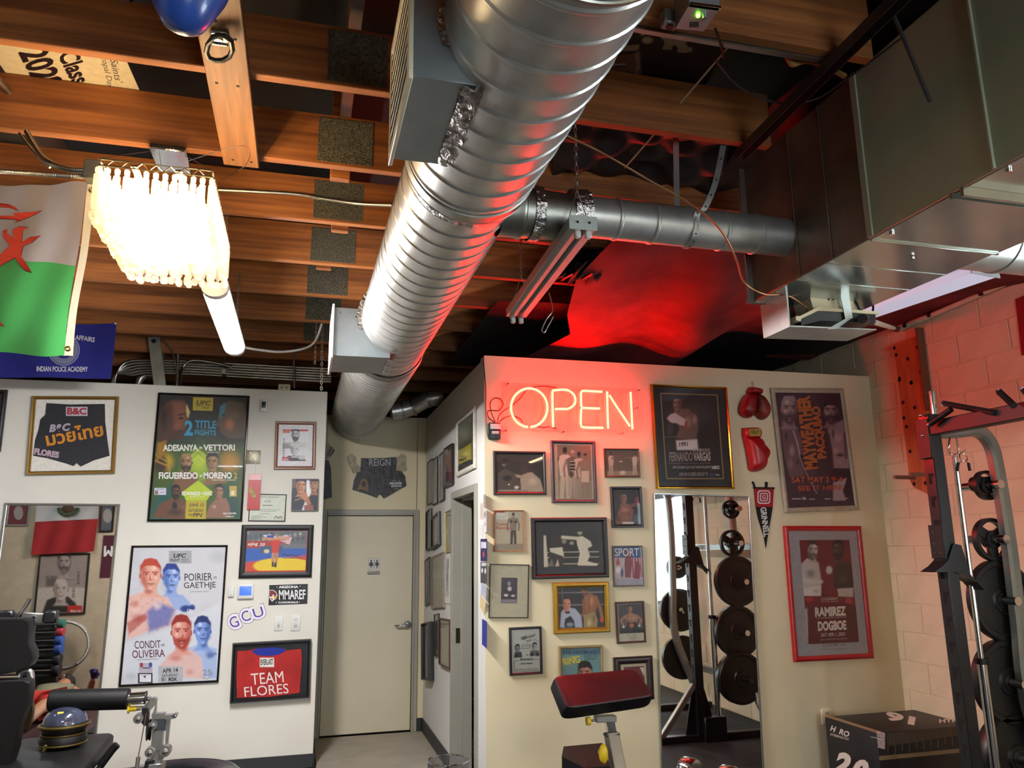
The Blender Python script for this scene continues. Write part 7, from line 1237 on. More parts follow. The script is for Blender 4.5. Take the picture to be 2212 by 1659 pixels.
def tick(pl, crop, a, b, w_): 
    d_ = math.hypot(b[0]-a[0], b[1]-a[1]); nx_, ny_ = -(b[1]-a[1])/d_*w_/2, (b[0]-a[0])/d_*w_/2; return [pl.P(*pl.uv(*crop(x, y)), .0012) for x, y in ((a[0]+nx_, a[1]+ny_), (b[0]+nx_, b[1]+ny_), (b[0]-nx_, b[1]-ny_), (a[0]-nx_, a[1]-ny_))]
m_ = MB(); 
for k in range(14): y = 1348+k*10.2; m_.add(tick(PXm, H_, ((905 if k == 5 else 955+k*.9), y-(5 if k == 5 else 0)), (1028, y+16), 4), [[0, 1, 2, 3]])
m_.build('ruler_marks', wi, JX, flat=True, kind='stuff'); m_ = MB()
for k in range(56):
    x = 1046+k*12.2; y = 1362-k*1.36; L = 195-k*.6 if k % 5 == 0 and k % 10 else (165-k*.5 if k % 5 == 0 else 110-k*.5); m_.add(tick(PYm, H_, (x, y), (x+5, y+L), 4), [[0, 1, 2, 3]])
m_.build('ruler_marks', tan2, JX, flat=True, kind='stuff')
zs_ = PYm.uv(*H_(1040, 1570))[1]; MB().span((bx0+.002, by0-.003, zs_-.012), (bx1, by0-.0004, zs_+.012), .0005).build('tan_strip', tan2, JX)
MB().span((bx0+.002, by0, bz+.0002), (bx0+.05, by1-.004, bz+.0014)).build('tan_strip', tan2, JX)
wtext(PTop, H_, '16', 1290, 1225, 1040, 1170, 75, .0015, wi, JX, w=.05); wtext(PTop, H_, 'HYRO', 1490, 1275, 1710, 1262, 34, .0015, wi, JX, w=.03)
# ================================================================ preacher curl bench
BN = thing('curl_bench', 'preacher curl bench with dark red topped pad and yellow knobs', 'bench', (1.75, 4.1, 0)); rv = mat('dark_red_pad_vinyl', '#3d0d11', .45, noise=(150, .12), bump=(240, .1))
def gx(x, y, Y): return at(1040+x/3.95, 1239+y/3.95, Y=Y)
c4 = [gx(728, 1150, 3.80), gx(1492, 1040, 3.92), gx(1318, 806, 4.08), gx(612, 866, 3.96)]
nrm = (c4[1]-c4[0]).cross(c4[3]-c4[0]).normalized(); nrm = nrm if nrm.z > 0 else -nrm; th = .085
def inset(pts, s): 
    m0 = sum(pts, Vector())/4; return [m0+(q-m0)*s for q in pts]
def roundq(pts, k=.12):
    out = []
    for i in range(4):
        a, b, c = pts[i-1], pts[i], pts[(i+1) % 4]
        for t in (0, .25, .5, .75, 1): p0 = b.lerp(a, k); p1 = b.lerp(c, k); out.append(p0.lerp(b, t).lerp(b.lerp(p1, t), t))
    return out
rings = [(roundq(inset(c4, .93)), 0), (roundq(inset(c4, .98)), -.006), (roundq(c4), -.02), (roundq(c4), -th+.015), (roundq(inset(c4, .97)), -th)]
vs = [q+nrm*d_ for rg, d_ in rings for q in rg]; n_ = 20
pad = MB().use(1); pad.add(vs, [[k*n_+i, k*n_+(i+1) % n_, (k+1)*n_+(i+1) % n_, (k+1)*n_+i] for k in range(1, 4) for i in range(n_)]+[[4*n_+i for i in range(n_)]]); pad.build('pad_sides', [vinyl, vinyl], BN)
MB().add([q+nrm*d_ for rg, d_ in rings[:2] for q in rg], [[i, (i+1) % n_, n_+(i+1) % n_, n_+i] for i in range(n_)]+[list(range(n_))]).build('pad_top', rv, BN)
gs = mat('bench_grey_paint', '#8a8a86', .35, .5, noise=(14, .05)); ylw = mat('yellow_plastic', '#d8b81c', .4)
u1_, u2_, u3_ = gx(1085, 1225, 3.95), gx(1112, 1370, 3.9), gx(1180, 1720, 3.82)
MB().bar(u1_, u2_, .045, .045, .003).build('inner_post', chrome, BN); MB().bar(gx(1108, 1365, 3.9), u3_+(u3_-u2_)*.9, .062, .062, .004).build('outer_post', gs, BN); MB().bar(gx(1108, 1358, 3.9), gx(1112, 1385, 3.9), .07, .07, .006).build('collar', blackm, BN)
MB().bar(gx(970, 1240, 3.93), gx(1140, 1232, 3.93), .05, .03, .003).build('pad_plate', gs, BN)
kq = gx(925, 1258, 3.9); MB().cyl(gx(985, 1250, 3.92), kq, .006, 8).build('pull_pin', chrome, BN); MB().cyl(kq, kq+Vector((-.018, 0, 0)), .02, 16).build('knob', ylw, BN)
kq = gx(1028, 1525, 3.86); MB().cyl(kq, kq+Vector((-.004, -.035, 0)), .022, 10).ball(kq+Vector((-.004, -.03, 0)), .032, 14, (.75, .7, 1.45)).build('knob', ylw, BN)
MB().add([q+Vector((0, -.001, 0)) for q in (gx(1110, 1440, 3.855), gx(1165, 1437, 3.855), gx(1170, 1472, 3.85), gx(1118, 1476, 3.85))], [[0, 1, 2, 3]]).build('warning_label', ink('#c9c3bb'), BN, flat=True); MB().add([q+Vector((0, -.0016, 0)) for q in (gx(1110, 1440, 3.855), gx(1165, 1437, 3.855), gx(1166, 1450, 3.855), gx(1112, 1453, 3.855))], [[0, 1, 2, 3]]).build('warning_stripe', ink('#b03a2c'), BN, flat=True)
st = [gx(685, 1560, 4.05), gx(880, 1659, 3.95), gx(1100, 1640, 4.0), gx(1030, 1445, 4.3), gx(700, 1475, 4.3)]; ns = Vector((0, 0, 1)); N5 = len(st)
MB().add(st+[q-ns*.07 for q in st], [list(range(N5)), [N5+i for i in range(N5)]]+[[i, (i+1) % N5, N5+(i+1) % N5, N5+i] for i in range(N5)]).build('seat_pad', vinyl, BN)
zb = u3_+(u3_-u2_)*.9; MB().span((zb.x-.03, 3.6, 0), (zb.x+.03, 4.6, .06), .004).build('base_rail', gs, BN); MB().span((zb.x-.3, 3.6, 0), (zb.x+.3, 3.66, .06), .004).build('base_foot', gs, BN); MB().bar((zb.x, 4.2, .05), (zb.x-.08, 4.15, (st[0].z-.07)), .05, .05, .003).build('seat_post', gs, BN); MB().bar(zb, (zb.x, 3.75, .03), .062, .062, .003).build('lower_post', gs, BN)
# chrome dumbbells
def dumbbell(c, d, r, L, label, m_=chrome, gr='dumbbells by the curl bench', hr=.016, hm=None):
    c = Vector(c); d = Vector(d).normalized(); t = thing('dumbbell', label, 'dumbbell', c-Vector((0, 0, r)), gr)
    for s_ in (-1, 1): MB().lathe(c+d*s_*(L/2-.035), d*s_, [(.01, -.035), (r*.9, -.035), (r, -.025), (r, -.003), (r*.93, 0), (r*.93, .003), (r, .006), (r, .025), (r*.9, .035), (.001, .036)], 28).build('head', m_, t)
    MB().cyl(c-d*(L/2-.06), c+d*(L/2-.06), hr, 14).build('handle', hm or chrome, t)
    return t
DS = thing('dumbbell_stand', 'low black stand under the chrome dumbbells', 'stand', (2.1, 3.2, 0))
q = at(1530, 1650, Y=3.2); q2 = at(1220, 1665, Y=3.2)
MB().span((q2.x-.3, 3.05, q.z-.16), (q.x+.35, 3.35, q.z-.1), .006).build('tray', blk, DS)
for xx in (q2.x-.25, q.x+.3): MB().span((xx-.03, 3.15, 0), (xx+.03, 3.25, q.z-.16), .004).build('leg', blk, DS)
dumbbell((q.x, 3.2, q.z-.045), (.5, -.85, 0), .055, .26, 'chrome dumbbell on the stand nearest the tall mirror'); dumbbell((q2.x, 3.2, q.z-.055), (.5, -.85, 0), .045, .22, 'chrome dumbbell on the stand below the curl seat')
PWb = Plane((XR-.004, 0, 0), (0, -1, 0), (-1, 0, 0)); rbq = [PWb.P(*PWb.uv(*q), .004) for q in ((2194, 647), (2330, 585), (2340, 745), (2208, 768))]
MB().add(rbq+[q+Vector((.006, 0, 0)) for q in rbq], [[0, 1, 2, 3], [4, 5, 6, 7], [0, 1, 5, 4], [1, 2, 6, 5], [2, 3, 7, 6], [3, 0, 4, 7]]).build('wall_banner', mat('crimson_cloth', '#8a0f18', .8, bump=(9, .4)), None, label='crimson banner on the block wall at the edge of view', cat='banner')
# ================================================================ leg machine
E7, E8 = Crop(0, 1300, 4.623), Crop(240, 1450, 7.9)
YM_ = 5.0
LM = thing('leg_machine', 'black padded leg machine with silver lever arms', 'gym machine', (-1.2, 4.9, 0))
def lx(cr_, x, y, Y=YM_): return at(*cr_(x, y), Y=Y)
r1, r2 = lx(E_, 425, 1082), lx(E_, 1100, 1068); d_ = (r2-r1).normalized()
MB().lathe(r1, d_, [(.001, -.004), (.05, -.002), (.057, .006), (.057, (r2-r1).length-.006), (.052, (r2-r1).length), (.001, (r2-r1).length+.002)], 28).build('roller_pad', vinyl, LM)
MB().cyl(r2, lx(E_, 1240, 1058), .034, 20).build('roller_sleeve', chrome, LM); MB().cyl(lx(E_, 1240, 1058), lx(E_, 1248, 1058), .036, 20).build('sleeve_cap', blackm, LM)
sb_ = steel
def quadbar(pts, dy, m_, nm, cr_=E8, Y=YM_):
    o_ = [lx(cr_, *q, Y=Y) for q in pts]; N_ = len(o_); tri = tessellate_polygon([[Vector((q.x, q.z, 0)) for q in o_]])
    MB().add([q-Vector((0, dy/2, 0)) for q in o_]+[q+Vector((0, dy/2, 0)) for q in o_], [list(t) for t in tri]+[[N_+i for i in t] for t in tri]+[[i, (i+1) % N_, N_+(i+1) % N_, N_+i] for i in range(N_)]).build(nm, m_, LM)
quadbar([(540, 615), (700, 445), (745, 438), (795, 470), (780, 520), (770, 700), (730, 700), (765, 560), (660, 680), (640, 615)], .045, sb_, 'curved_arm')
quadbar([(540, 620), (655, 615), (640, 900), (575, 925), (530, 860)], .05, blackm, 'pulley_housing')
quadbar([(705, 710), (925, 705), (925, 795), (705, 805)], .05, sb_, 'pivot_tube'); quadbar([(925, 735), (1065, 728), (1075, 800), (930, 810)], .045, sb_, 'pivot_end')
quadbar([(715, 810), (920, 800), (950, 990), (740, 1010)], .055, mat('dark_grey_paint', '#3f4548', .4, .4), 'bracket')
quadbar([(715, 1000), (910, 1000), (870, 1330), (690, 1330)], .06, sb_, 'main_post'); quadbar([(950, 800), (1020, 800), (960, 1400), (920, 1400)], .03, sb_, 'side_rod')
quadbar([(690, 1330), (880, 1300), (820, 1500), (690, 1490)], .055, sb_, 'lower_link'); quadbar([(800, 1400), (930, 1380), (900, 1480), (760, 1720), (740, 1700), (780, 1480)], .03, sb_, 'lever'); quadbar([(600, 1510), (740, 1510), (720, 1720), (570, 1720)], .07, blackm, 'weight_pin_block')
quadbar([(440, 1610), (570, 1605), (570, 1720), (430, 1720)], .05, sb_, 'foot_link')
for x, y, r, m_ in ((460, 815, .026, steel), (1085, 765, .012, chrome), (655, 1390, .026, steel), (920, 1370, .03, steel), (710, 930, .024, steel), (625, 480, .01, chrome)):
    a = lx(E8, x, y, YM_-.04); MB().cyl(a, a+Vector((0, .06, 0)), r, 16).ball(a+Vector((0, -.002, 0)), r*.55, 8).build('bolt', m_, LM)
pc = lx(E8, 645, 1000, YM_); MB().lathe(pc-Vector((.012, 0, 0)), (1, .25, 0), [(.01, 0), (.055, 0), (.058, .004), (.048, .01), (.058, .018), (.055, .022), (.01, .022)], 24).build('pulley', blackm, LM)
MB().cyl(lx(E8, 600, 720, YM_-.03), lx(E8, 465, 1460, YM_-.03), .003, 6).build('cable', mat('brown_cable', '#5c4438', .5), LM); MB().cyl(lx(E8, 465, 1460, YM_-.03), lx(E8, 440, 1640, YM_-.03), .011, 10).build('cable_end', steel, LM)
MB().cyl(lx(E8, 370, 640), lx(E8, 545, 630), .012, 10).build('pull_pin', steel, LM); kq = lx(E8, 290, 645); MB().lathe(kq, (1, 0, 0), [(.001, 0), (.025, 0), (.025, .006), (.014, .012), (.014, .045), (.01, .047)], 16).build('knob', ylw, LM)
# seat and back pads
zs2 = .62
s4 = [at(251, 1581, Z=zs2), at(45, 1594, Z=zs2), at(-40, 1680, Z=zs2), at(172, 1672, Z=zs2)]; s4 = [s4[0], s4[1], s4[2], s4[3]]
rg = [(roundq(inset(s4, .96), .1), 0), (roundq(s4, .1), -.012), (roundq(s4, .1), -.06), (roundq(inset(s4, .95), .1), -.075)]
MB().add([q+Vector((0, 0, d_)) for g_, d_ in rg for q in g_], [[k*20+i, k*20+(i+1) % 20, (k+1)*20+(i+1) % 20, (k+1)*20+i] for k in range(3) for i in range(20)]+[list(range(20)), [60+i for i in range(20)]]).build('seat_pad', vinyl, LM)
yb2 = s4[2].y+.35
def pad2(pts, Y0, th, nm):
    o_ = [at(*E7(x, y), Y=Y0) for x, y in pts]; N_ = len(o_); m0 = sum(o_, Vector())/N_; rr = [(.96, -.012), (1., 0), (1., th), (.97, th+.012)]
    MB().add([m0+(q-m0)*s_+Vector((0, dy, 0)) for s_, dy in rr for q in o_], [[k*N_+i, k*N_+(i+1) % N_, (k+1)*N_+(i+1) % N_, (k+1)*N_+i] for k in range(3) for i in range(N_)]+[list(range(N_)), [3*N_+i for i in range(N_)]]).build(nm, vinyl, LM)
pad2([(-260, 190), (-150, 170), (240, 168), (285, 185), (300, 230), (290, 420), (330, 500), (335, 570), (300, 640), (200, 690), (0, 730), (-260, 740)], yb2, .09, 'back_pad')
pad2([(-260, 790), (0, 785), (250, 775), (300, 800), (300, 880), (270, 1050), (220, 1150), (180, 1250), (150, 1480), (80, 1700), (-260, 1700)], yb2-.12, .08, 'back_shell')
MB().cyl(at(*E7(-120, 755), Y=yb2-.1), at(*E7(190, 745), Y=yb2-.1), .012, 12).build('back_rod', chrome, LM); MB().tube(bez([at(*E7(x, y), Y=yb2+.05) for x, y in ((180, 740), (230, 700), (280, 690), (310, 720), (310, 800))], 5), .016, 10).build('back_bracket', steel, LM)
for pts, r in (([(1170, 1425), (1120, 1480), (1060, 1560), (1000, 1640)], .02),): MB().tube(bez([at(*E7(x, y), Y=4.75) for x, y in pts], 4), r, 14).build('hand_grip', vinyl, LM)
MB().cyl(at(*E7(1040, 1600), Y=4.75), at(*E7(960, 1690), Y=4.75), .013, 12).build('hand_bar', chrome, LM)
MB().tube(bez([at(*E7(x, y), Y=yb2+.2) for x, y in ((200, 150), (225, 90), (270, 20), (300, -30))], 4), .014, 12).build('top_handle', chrome, LM); MB().tube(bez([at(*E7(x, y), Y=yb2+.2) for x, y in ((280, 200), (320, 170), (350, 140))], 4), .014, 12).build('top_handle', chrome, LM)
MB().bar(at(*E7(-150, 130), Y=yb2+.25), at(*E7(440, 160), Y=yb2+.25), .03, .05, .004).build('top_beam', steel, LM); MB().box(at(*E7(510, 150), Y=yb2+.25), (.07, .06, .07), .01).build('beam_end', blackm, LM); MB().box(at(*E7(60, 130), Y=yb2+.2), (.08, .05, .05), .01).build('beam_clamp', blackm, LM)
f_ = at(*E8(780, 1650), Y=YM_); MB().span((f_.x-.04, YM_-.04, 0), (f_.x+.04, YM_+.04, f_.z+.03), .004).build('post_foot', steel, LM); MB().span((f_.x-1.2, YM_-.05, 0), (f_.x+.3, YM_+.05, .05), .004).build('base_rail', blk, LM); MB().span((s4[0].x-.35, s4[3].y, .0), (s4[0].x-.28, YM_, .05), .004).build('base_rail', blk, LM); MB().span((s4[0].x-.36, s4[0].y-.4, .05), (s4[0].x-.29, s4[0].y-.33, zs2-.07), .004).build('seat_post', steel, LM); MB().span((s4[1].x-.25, yb2-.02, 0), (s4[1].x-.17, yb2+.06, 1.2), .004).build('back_post', steel, LM)
# --- domed headgear on the seat
c = at(135, 1612, Z=zs2+.002); HG = thing('padded_headgear', 'black and gold rounded gear with a clear dome on the machine seat', 'headgear', c); gold = mat('gold_piping', '#5c4d20', .35, .5)
MB().lathe(c, (0, 0, 1), [(.001, 0), (.085, .002), (.112, .015), (.118, .04), (.112, .062), (.1, .066), (.104, .08), (.116, .1), (.114, .122), (.1, .128)], 36).build('shell', mat('black_padded', '#0d0c09', .45), HG)
for z, r in ((.02, .116), (.068, .108), (.112, .121)): MB().tube([c+Vector((math.cos(a)*r, math.sin(a)*r, z)) for a in [2*PI*k/36 for k in range(36)]], .008 if z > .1 else .0045, 8, closed=True).build('piping', gold, HG)
MB().lathe(c, (0, 0, 1), [(.108, .124), (.104, .15), (.088, .175), (.06, .194), (.025, .203), (.001, .205)], 32).build('dome', mat('smoke_plastic', '#3f4558', .14, noise=(6, .3), coat=.6), HG)
g = c+Vector((-.008, -.088, .175)); MB().add([g+Vector(q) for q in ((-.014, -.0, -.012), (.016, -.0, -.012), (.014, .014, .014), (-.014, .014, .014))], [[0, 1, 2, 3]]).build('sticker', ink('#d8c83c'), HG, flat=True); MB().box(c+Vector((-.06, -.1, .015)), (.02, .015, .04), .004, Matrix.Rotation(.3, 3, 'Y')).build('strap_tab', gold, HG)
# --- round black tyre behind
q = at(375, 1640, Y=5.97); q.x = at(375, 1640, Y=5.6).x; TY = thing('rubber_tyre', 'large glossy black tyre lying flat behind the leg machine', 'tyre', (q.x, 5.6, 0)); R0 = .43
gl_ = mat('glossy_black_rubber', '#1c1d22', .22, noise=(8, .2))
MB().lathe((q.x, 5.6, 0), (0, 0, 1), [(R0*.55, .03), (R0*.7, .0), (R0*.95, .01), (R0, .06), (R0, q.z-.1), (R0*.97, q.z-.03), (R0*.9, q.z-.005), (R0*.86, q.z), (R0*.84, q.z-.004), (R0*.82, q.z), (R0*.78, q.z-.005), (R0*.76, q.z-.001), (R0*.6, q.z-.02), (R0*.52, q.z-.06), (R0*.5, .1), (R0*.55, .03)], 56).build('tyre', gl_, TY)
# ================================================================ flags and banners
M1, U1, U3 = Crop(0, 420), Crop(0, 0), Crop(1100, 0)
YF = 3.6; FW = thing('dragon_flag', 'white and green flag with red dragon claws hanging by the chandelier', 'flag', at(60, 760, Y=YF))
PFm = Plane((0, YF, 0), (1, 0, 0), (0, -1, 0))
def rip(u, v): return .018*math.sin(u*14+v*3)+.012*math.sin(u*31-v*7)+.012*math.sin(u*9+v*11)
def fsheet(poly_top, poly_bot, nu, nv, m_, nm, off=0.):
    def S_(a, b):
        x = poly_top[0][0]+(poly_top[1][0]-poly_top[0][0])*a; yt = poly_top[0][1]+(poly_top[1][1]-poly_top[0][1])*a; x2 = poly_bot[0][0]+(poly_bot[1][0]-poly_bot[0][0])*a; yb = poly_bot[0][1]+(poly_bot[1][1]-poly_bot[0][1])*a
        u, v = PFm.uv(*M1(x+(x2-x)*b, yt+(yb-yt)*b)); return PFm.P(u, v, off+rip(u, v))
    MB().sheet(S_, nu, nv).build(nm, m_, FW, sharp=180)
def cloth(nm, col, tr=.35):
    if nm in MATS: return MATS[nm]
    m_ = mat(nm, col, .8, noise=(5, .06), bump=(12, .3)); nt = m_.node_tree; b = nt.nodes['Principled BSDF']; t_ = nt.nodes.new('ShaderNodeBsdfTranslucent'); t_.inputs[0].default_value = (*lin(col), 1); x_ = nt.nodes.new('ShaderNodeMixShader'); x_.inputs[0].default_value = tr
    nt.links.new(b.outputs[0], x_.inputs[1]); nt.links.new(t_.outputs[0], x_.inputs[2]); nt.links.new(x_.outputs[0], nt.nodes['Material Output'].inputs[0]); return m_
fsheet([(-900, -130), (765, -75)], [(-900, 430), (640, 605)], 60, 24, cloth('flag_white', '#8a7f78'), 'white_field'); fsheet([(-900, 430), (640, 605)], [(-900, 1320), (545, 1370)], 60, 30, cloth('flag_green', '#387f40'), 'green_field')
fsheet([(765, -75), (828, -72)], [(543, 1372), (624, 1378)], 4, 50, cloth('flag_hem', '#cfc2a4', .2), 'hem_strip', .0)
u, v = PFm.uv(*M1(588, 1325)); MB().tube([PFm.P(u+math.cos(a)*.009, v+math.sin(a)*.009, .012+rip(u, v)) for a in [2*PI*k/14 for k in range(14)]], .004, 6, closed=True).build('grommet', mat('brass', '#8a7038', .3, .8), FW); u, v = PFm.uv(*M1(798, -10)); MB().tube([PFm.P(u+math.cos(a)*.009, v+math.sin(a)*.009, .012+rip(u, v)) for a in [2*PI*k/14 for k in range(14)]], .004, 6, closed=True).build('grommet', mat('brass', ''), FW)
def fshape(pts, m_, nm, off, grow=0.):
    P_ = [PFm.uv(*M1(*q)) for q in pts]; cx = sum(a for a, b in P_)/len(P_); cy = sum(b for a, b in P_)/len(P_); dense = []
    for (a, b), (c_, d2) in zip(P_, P_[1:]+P_[:1]): dense += [(a+(c_-a)*k/4, b+(d2-b)*k/4) for k in range(4)]
    dense = [(a+(a-cx)*grow, b+(b-cy)*grow) for a, b in dense]
    tri = tessellate_polygon([[Vector((a, b, 0)) for a, b in dense]]); MB().add([PFm.P(a, b, off+rip(a, b)) for a, b in dense], [list(t) for t in tri]).build(nm, m_, FW, flat=True)
drg = cloth('flag_red', '#c23a24', .2); drk = cloth('flag_outline', '#3a1410', .1)
for nm, pts in (('claw', [(-60, 690), (0, 655), (20, 540), (95, 445), (45, 385), (40, 330), (72, 308), (75, 345), (125, 385), (112, 310), (160, 270), (228, 266), (185, 300), (180, 400), (240, 345), (327, 328), (290, 360), (255, 395), (190, 430), (175, 520), (225, 590), (270, 665), (205, 640), (165, 600), (130, 540), (40, 610)]), ('tail_tip', [(-80, 190), (130, 180), (108, 160), (338, 115), (120, 243), (150, 215), (-80, 218)]), ('tail', [(-80, 80), (0, 65), (70, 75), (120, 100), (155, 135), (60, 105), (-80, 100)]), ('talon', [(-60, 1080), (0, 1085), (35, 1127), (0, 1115), (-60, 1120)])):
    fshape(pts, drk, nm+'_outline', .004, .035); fshape(pts, drg, nm, .0075)
# blue banner
YBN = 6.05; PBm = Plane((0, YBN, 0), (1, 0, 0), (0, -1, 0)); BBn = thing('academy_banner', 'dark blue banner with white academy lettering under the joists', 'banner', at(120, 815, Y=YBN)); blue = cloth('banner_blue', '#1c1f78', .15)
def S_(a, b):
    x = -400+1400*a-55*b*a; y = 1095+10*a+455*b+15*a*b; u, v = PBm.uv(*M1(x, y)); return PBm.P(u, v, .012*math.sin(u*13)+.01*math.sin(u*7+v*9))
MB().sheet(S_, 50, 24).build('cloth', blue, BBn, sharp=180)
wh = ink('#c9cbd8'); wtext(PBm, M1, 'INDIAN POLICE ACADEMY', 312, 1510, 750, 1514, 44, .03, wh, BBn, w=.02); wtext(PBm, M1, 'INDIAN AFFAIRS', 470, 1215, 805, 1262, 42, .03, wh, BBn, w=.02)
for r0_, r1_, cc in ((135, 128, '#9a9fb8'), (122, 88, '#6f7590'), (84, 78, '#9a9fb8')):
    o_ = []
    for k in range(40):
        a = 2*PI*k/40; o_ += [PBm.P(*PBm.uv(*M1(545+r*math.cos(a), 1325+r*math.sin(a)), off=.028), .028) for r in (r0_, r1_)]
    MB().add(o_, [[2*k, 2*k+1, (2*k+3) % 80, (2*k+2) % 80] for k in range(40)]).build('seal_ring', ink(cc), BBn, flat=True)
q = [PBm.P(*PBm.uv(*M1(545+x, 1325+y), off=.028), .0285) for x, y in ((-40, 30), (-20, -10), (0, -50), (25, -10), (45, 35), (0, 55))]; MB().add(q, [list(range(6))]).build('seal_figure', ink('#8a90aa'), BBn, flat=True); qn = PBm.P(*PBm.uv(*M1(990, 1108)), .02); MB().ball(qn, .008, 8).build('pin', whiteplas, BBn)
# banners lying over the joists
def ceilpic(label, crop, quad, z, back, name='banner', cat='banner'): return Pic(name, label, cat, Plane((0, 0, z), (1, 0, 0), (0, 0, -1), (0, -1, 0)), crop, quad, .002, .004, back, .6, back=back, flat_body=True)
p = ceilpic('cream class banner with black script tucked over the joists', U1, [(-160, 300), (1045, 345), (1225, 948), (185, 830)], 3.535, '#d3c6a4')
p.text('2022', 150, 450, 330, 800, 255, '#1c1018', .035, .35); p.text('Class of', 492, 480, 700, 880, 180, '#1c1018', .03, .3); p.text('Episcopal Day School', 800, 330, 960, 930, 62, '#4a4038', .0, .1); p.text("All Saints'", 885, 330, 985, 700, 62, '#4a4038', .0, .1); p.done()
p = ceilpic('grey sign board with a black border between the joists', U1, [(800, -160), (1700, -40), (1690, 290), (850, 172)], 3.5, '#8f8a8a', 'sign_board', 'sign'); p.line([(860, -80), (892, 148)], 16, '#1c1420'); p.line([(885, 148), (1660, 262)], 16, '#1c1420')
p.line([(1130, -10), (1105, 30), (1115, 70), (1170, 120), (1260, 155), (1400, 165)], 22, '#241a26'); p.done()
p = ceilpic('dark grey board with small white letters above the flag', U1, [(-200, 1080), (200, 1130), (430, 1420), (-200, 1360)], 3.545, '#3c3a36', 'sign_board', 'sign'); p.text('X TOUCH', -60, 1260, 95, 1390, 34, '#b8b4aa', .02); p.done()
def a_(P):
    P.r(800, 230, 1700, 800, '#15161a', 10); P.e(1030, 560, 190, 260, '#1c1a1e', .6); P.p([(1030, 480), (1110, 440), (1120, 600), (1090, 760), (1020, 800)], '#b9b3a6', 30, .8); P.p([(880, 400), (1110, 380), (1100, 430), (920, 440)], '#b8b09c', 10); P.p([(750, 720), (900, 770), (1080, 760), (1080, 700), (760, 640)], '#b5ada0', 30)
    P.p([(790, 480), (1070, 460), (1090, 560), (1060, 690), (960, 770), (820, 750), (760, 650)], '#8a6658', 20); P.e(900, 700, 110, 60, '#a87e6c', .9); P.e(930, 560, 90, 20, '#4a2620', .5); P.l([(870, 555), (990, 550)], 10, '#d6cdbe')
    for x in (840, 985): P.e(x, 660, 40, 12, '#2a1c18', .6); P.l([(x-40, 672), (x+40, 676)], 6, '#33241e')
    P.e(910, 610, 30, 14, '#5c3c32', .7); P.e(1110, 620, 26, 40, '#8a6658', .5); P.e(1180, 345, 60, 40, '#b9b0a0', .6); P.e(1140, 290, 30, 20, '#a8a090', .6)
p = ceilpic('black banner with an upside down smiling face beside a puzzle piece', U3, [(700, 215), (1800, 370), (1640, 900), (560, 760)], 3.54, '#121216'); p.paint(a_, base='#121216', cell=7)
p.poly([(1285, 318), (1310, 295), (1345, 318), (1430, 312), (1520, 330), (1590, 335), (1612, 350), (1600, 362), (1560, 345), (1525, 345), (1505, 375), (1530, 400), (1562, 402), (1562, 440), (1500, 452), (1432, 445), (1440, 410), (1420, 385), (1390, 395), (1385, 425), (1305, 420), (1325, 370), (1320, 340)], '#a5a191'); p.line([(1400, 315), (1395, 388)], 3, '#7a7668'); p.line([(1330, 382), (1400, 388)], 3, '#7a7668'); p.done()
# ================================================================ what the left mirror shows (all stands in the room)
YMR = YL-.0111
MP = Plane((0, YP, 0), (1, 0, 0), (0, 1, 0), mir=YMR)
def ml(cr_, x, y, Y): px, py = cr_(x, y); q = at(px, py, Y=2*YMR-Y); return Vector((q.x, Y, q.z))
FM = thing('tricolour_flag', 'white and red flag with a wreath emblem reflected in the mirror', 'flag', ml(A, 550, 1480, YP+.03))
def mflag(a, b, c, d_, m_, nm):
    def S_(u, v):
        x = (a[0]+(b[0]-a[0])*u)*(1-v)+(d_[0]+(c[0]-d_[0])*u)*v; y = (a[1]+(b[1]-a[1])*u)*(1-v)+(d_[1]+(c[1]-d_[1])*u)*v; return ml(A, x, y, YP+.05+.012*math.sin(u*17+v*2))
    MB().sheet(S_, 24, 10).build(nm, m_, FM, sharp=180)
mflag((310, 1060), (845, 1060), (838, 1188), (300, 1214), cloth('flag_pale', '#b9b9b4', .1), 'white_field'); mflag((300, 1214), (838, 1188), (800, 1465), (263, 1497), cloth('flag_crimson', '#9a1c1e', .1), 'red_field'); mflag((340, 870), (850, 870), (845, 1060), (310, 1060), cloth('flag_leaf', '#1c5a34', .1), 'green_field')
em = MB()
for k in range(9): a = PI*(1+k/8); q = ml(A, 582+math.cos(a)*75, 1105-math.sin(a)*50, YP+.075); em.ball(q, .028, 8, (1, .2, .7))
em.build('wreath', mat('wreath_green', '#3c4a2c', .7), FM); MB().ball(ml(A, 580, 1100, YP+.075), .07, 10, (1, .15, .7)).build('emblem', mat('emblem_brown', '#4a3420', .7), FM)
p = Pic('fight_poster', 'reflected black framed poster of two facing fighters', 'poster', MP, A, [(330, 1492), (772, 1480), (720, 2000), (285, 2015)], .02, .02, '#141210', back='#a5978a', glass=False)
def art(P):
    P.torso(550, 1665, 150, 100, '#8d8078', '#3c3430'); P.head(548, 1560, 55, 88, '#9a8c84', '#4a403c', '#1c1816', '#2a2420'); P.r(290, 1775, 760, 2000, '#b5a899', 14); P.p([(360, 1990), (400, 1880), (480, 1850), (580, 1850), (640, 1900), (690, 1990)], '#2c2826', 16); P.head(520, 1790, 62, 92, '#b5a69c', '#6a5c54', None, None, bald=True); P.e(530, 1640, 120, 60, '#8a7c74', .9, .5); P.grain(.2, 7)
p.paint(art, [(345, 1510), (752, 1500), (705, 1985), (305, 1998)], 6, '#8d8076'); p.rect(575, 1928, 700, 1995, '#b02c24'); p.text('PENN', 640, 1860, 640, 1780, 24, '#2a2420', .01); p.text('RORY', 680, 1745, 684, 1630, 24, '#2a2420', .01); p.text('25 FEB', 690, 1965, 600, 1965, 22, '#d8c8b8', .02); p.done()
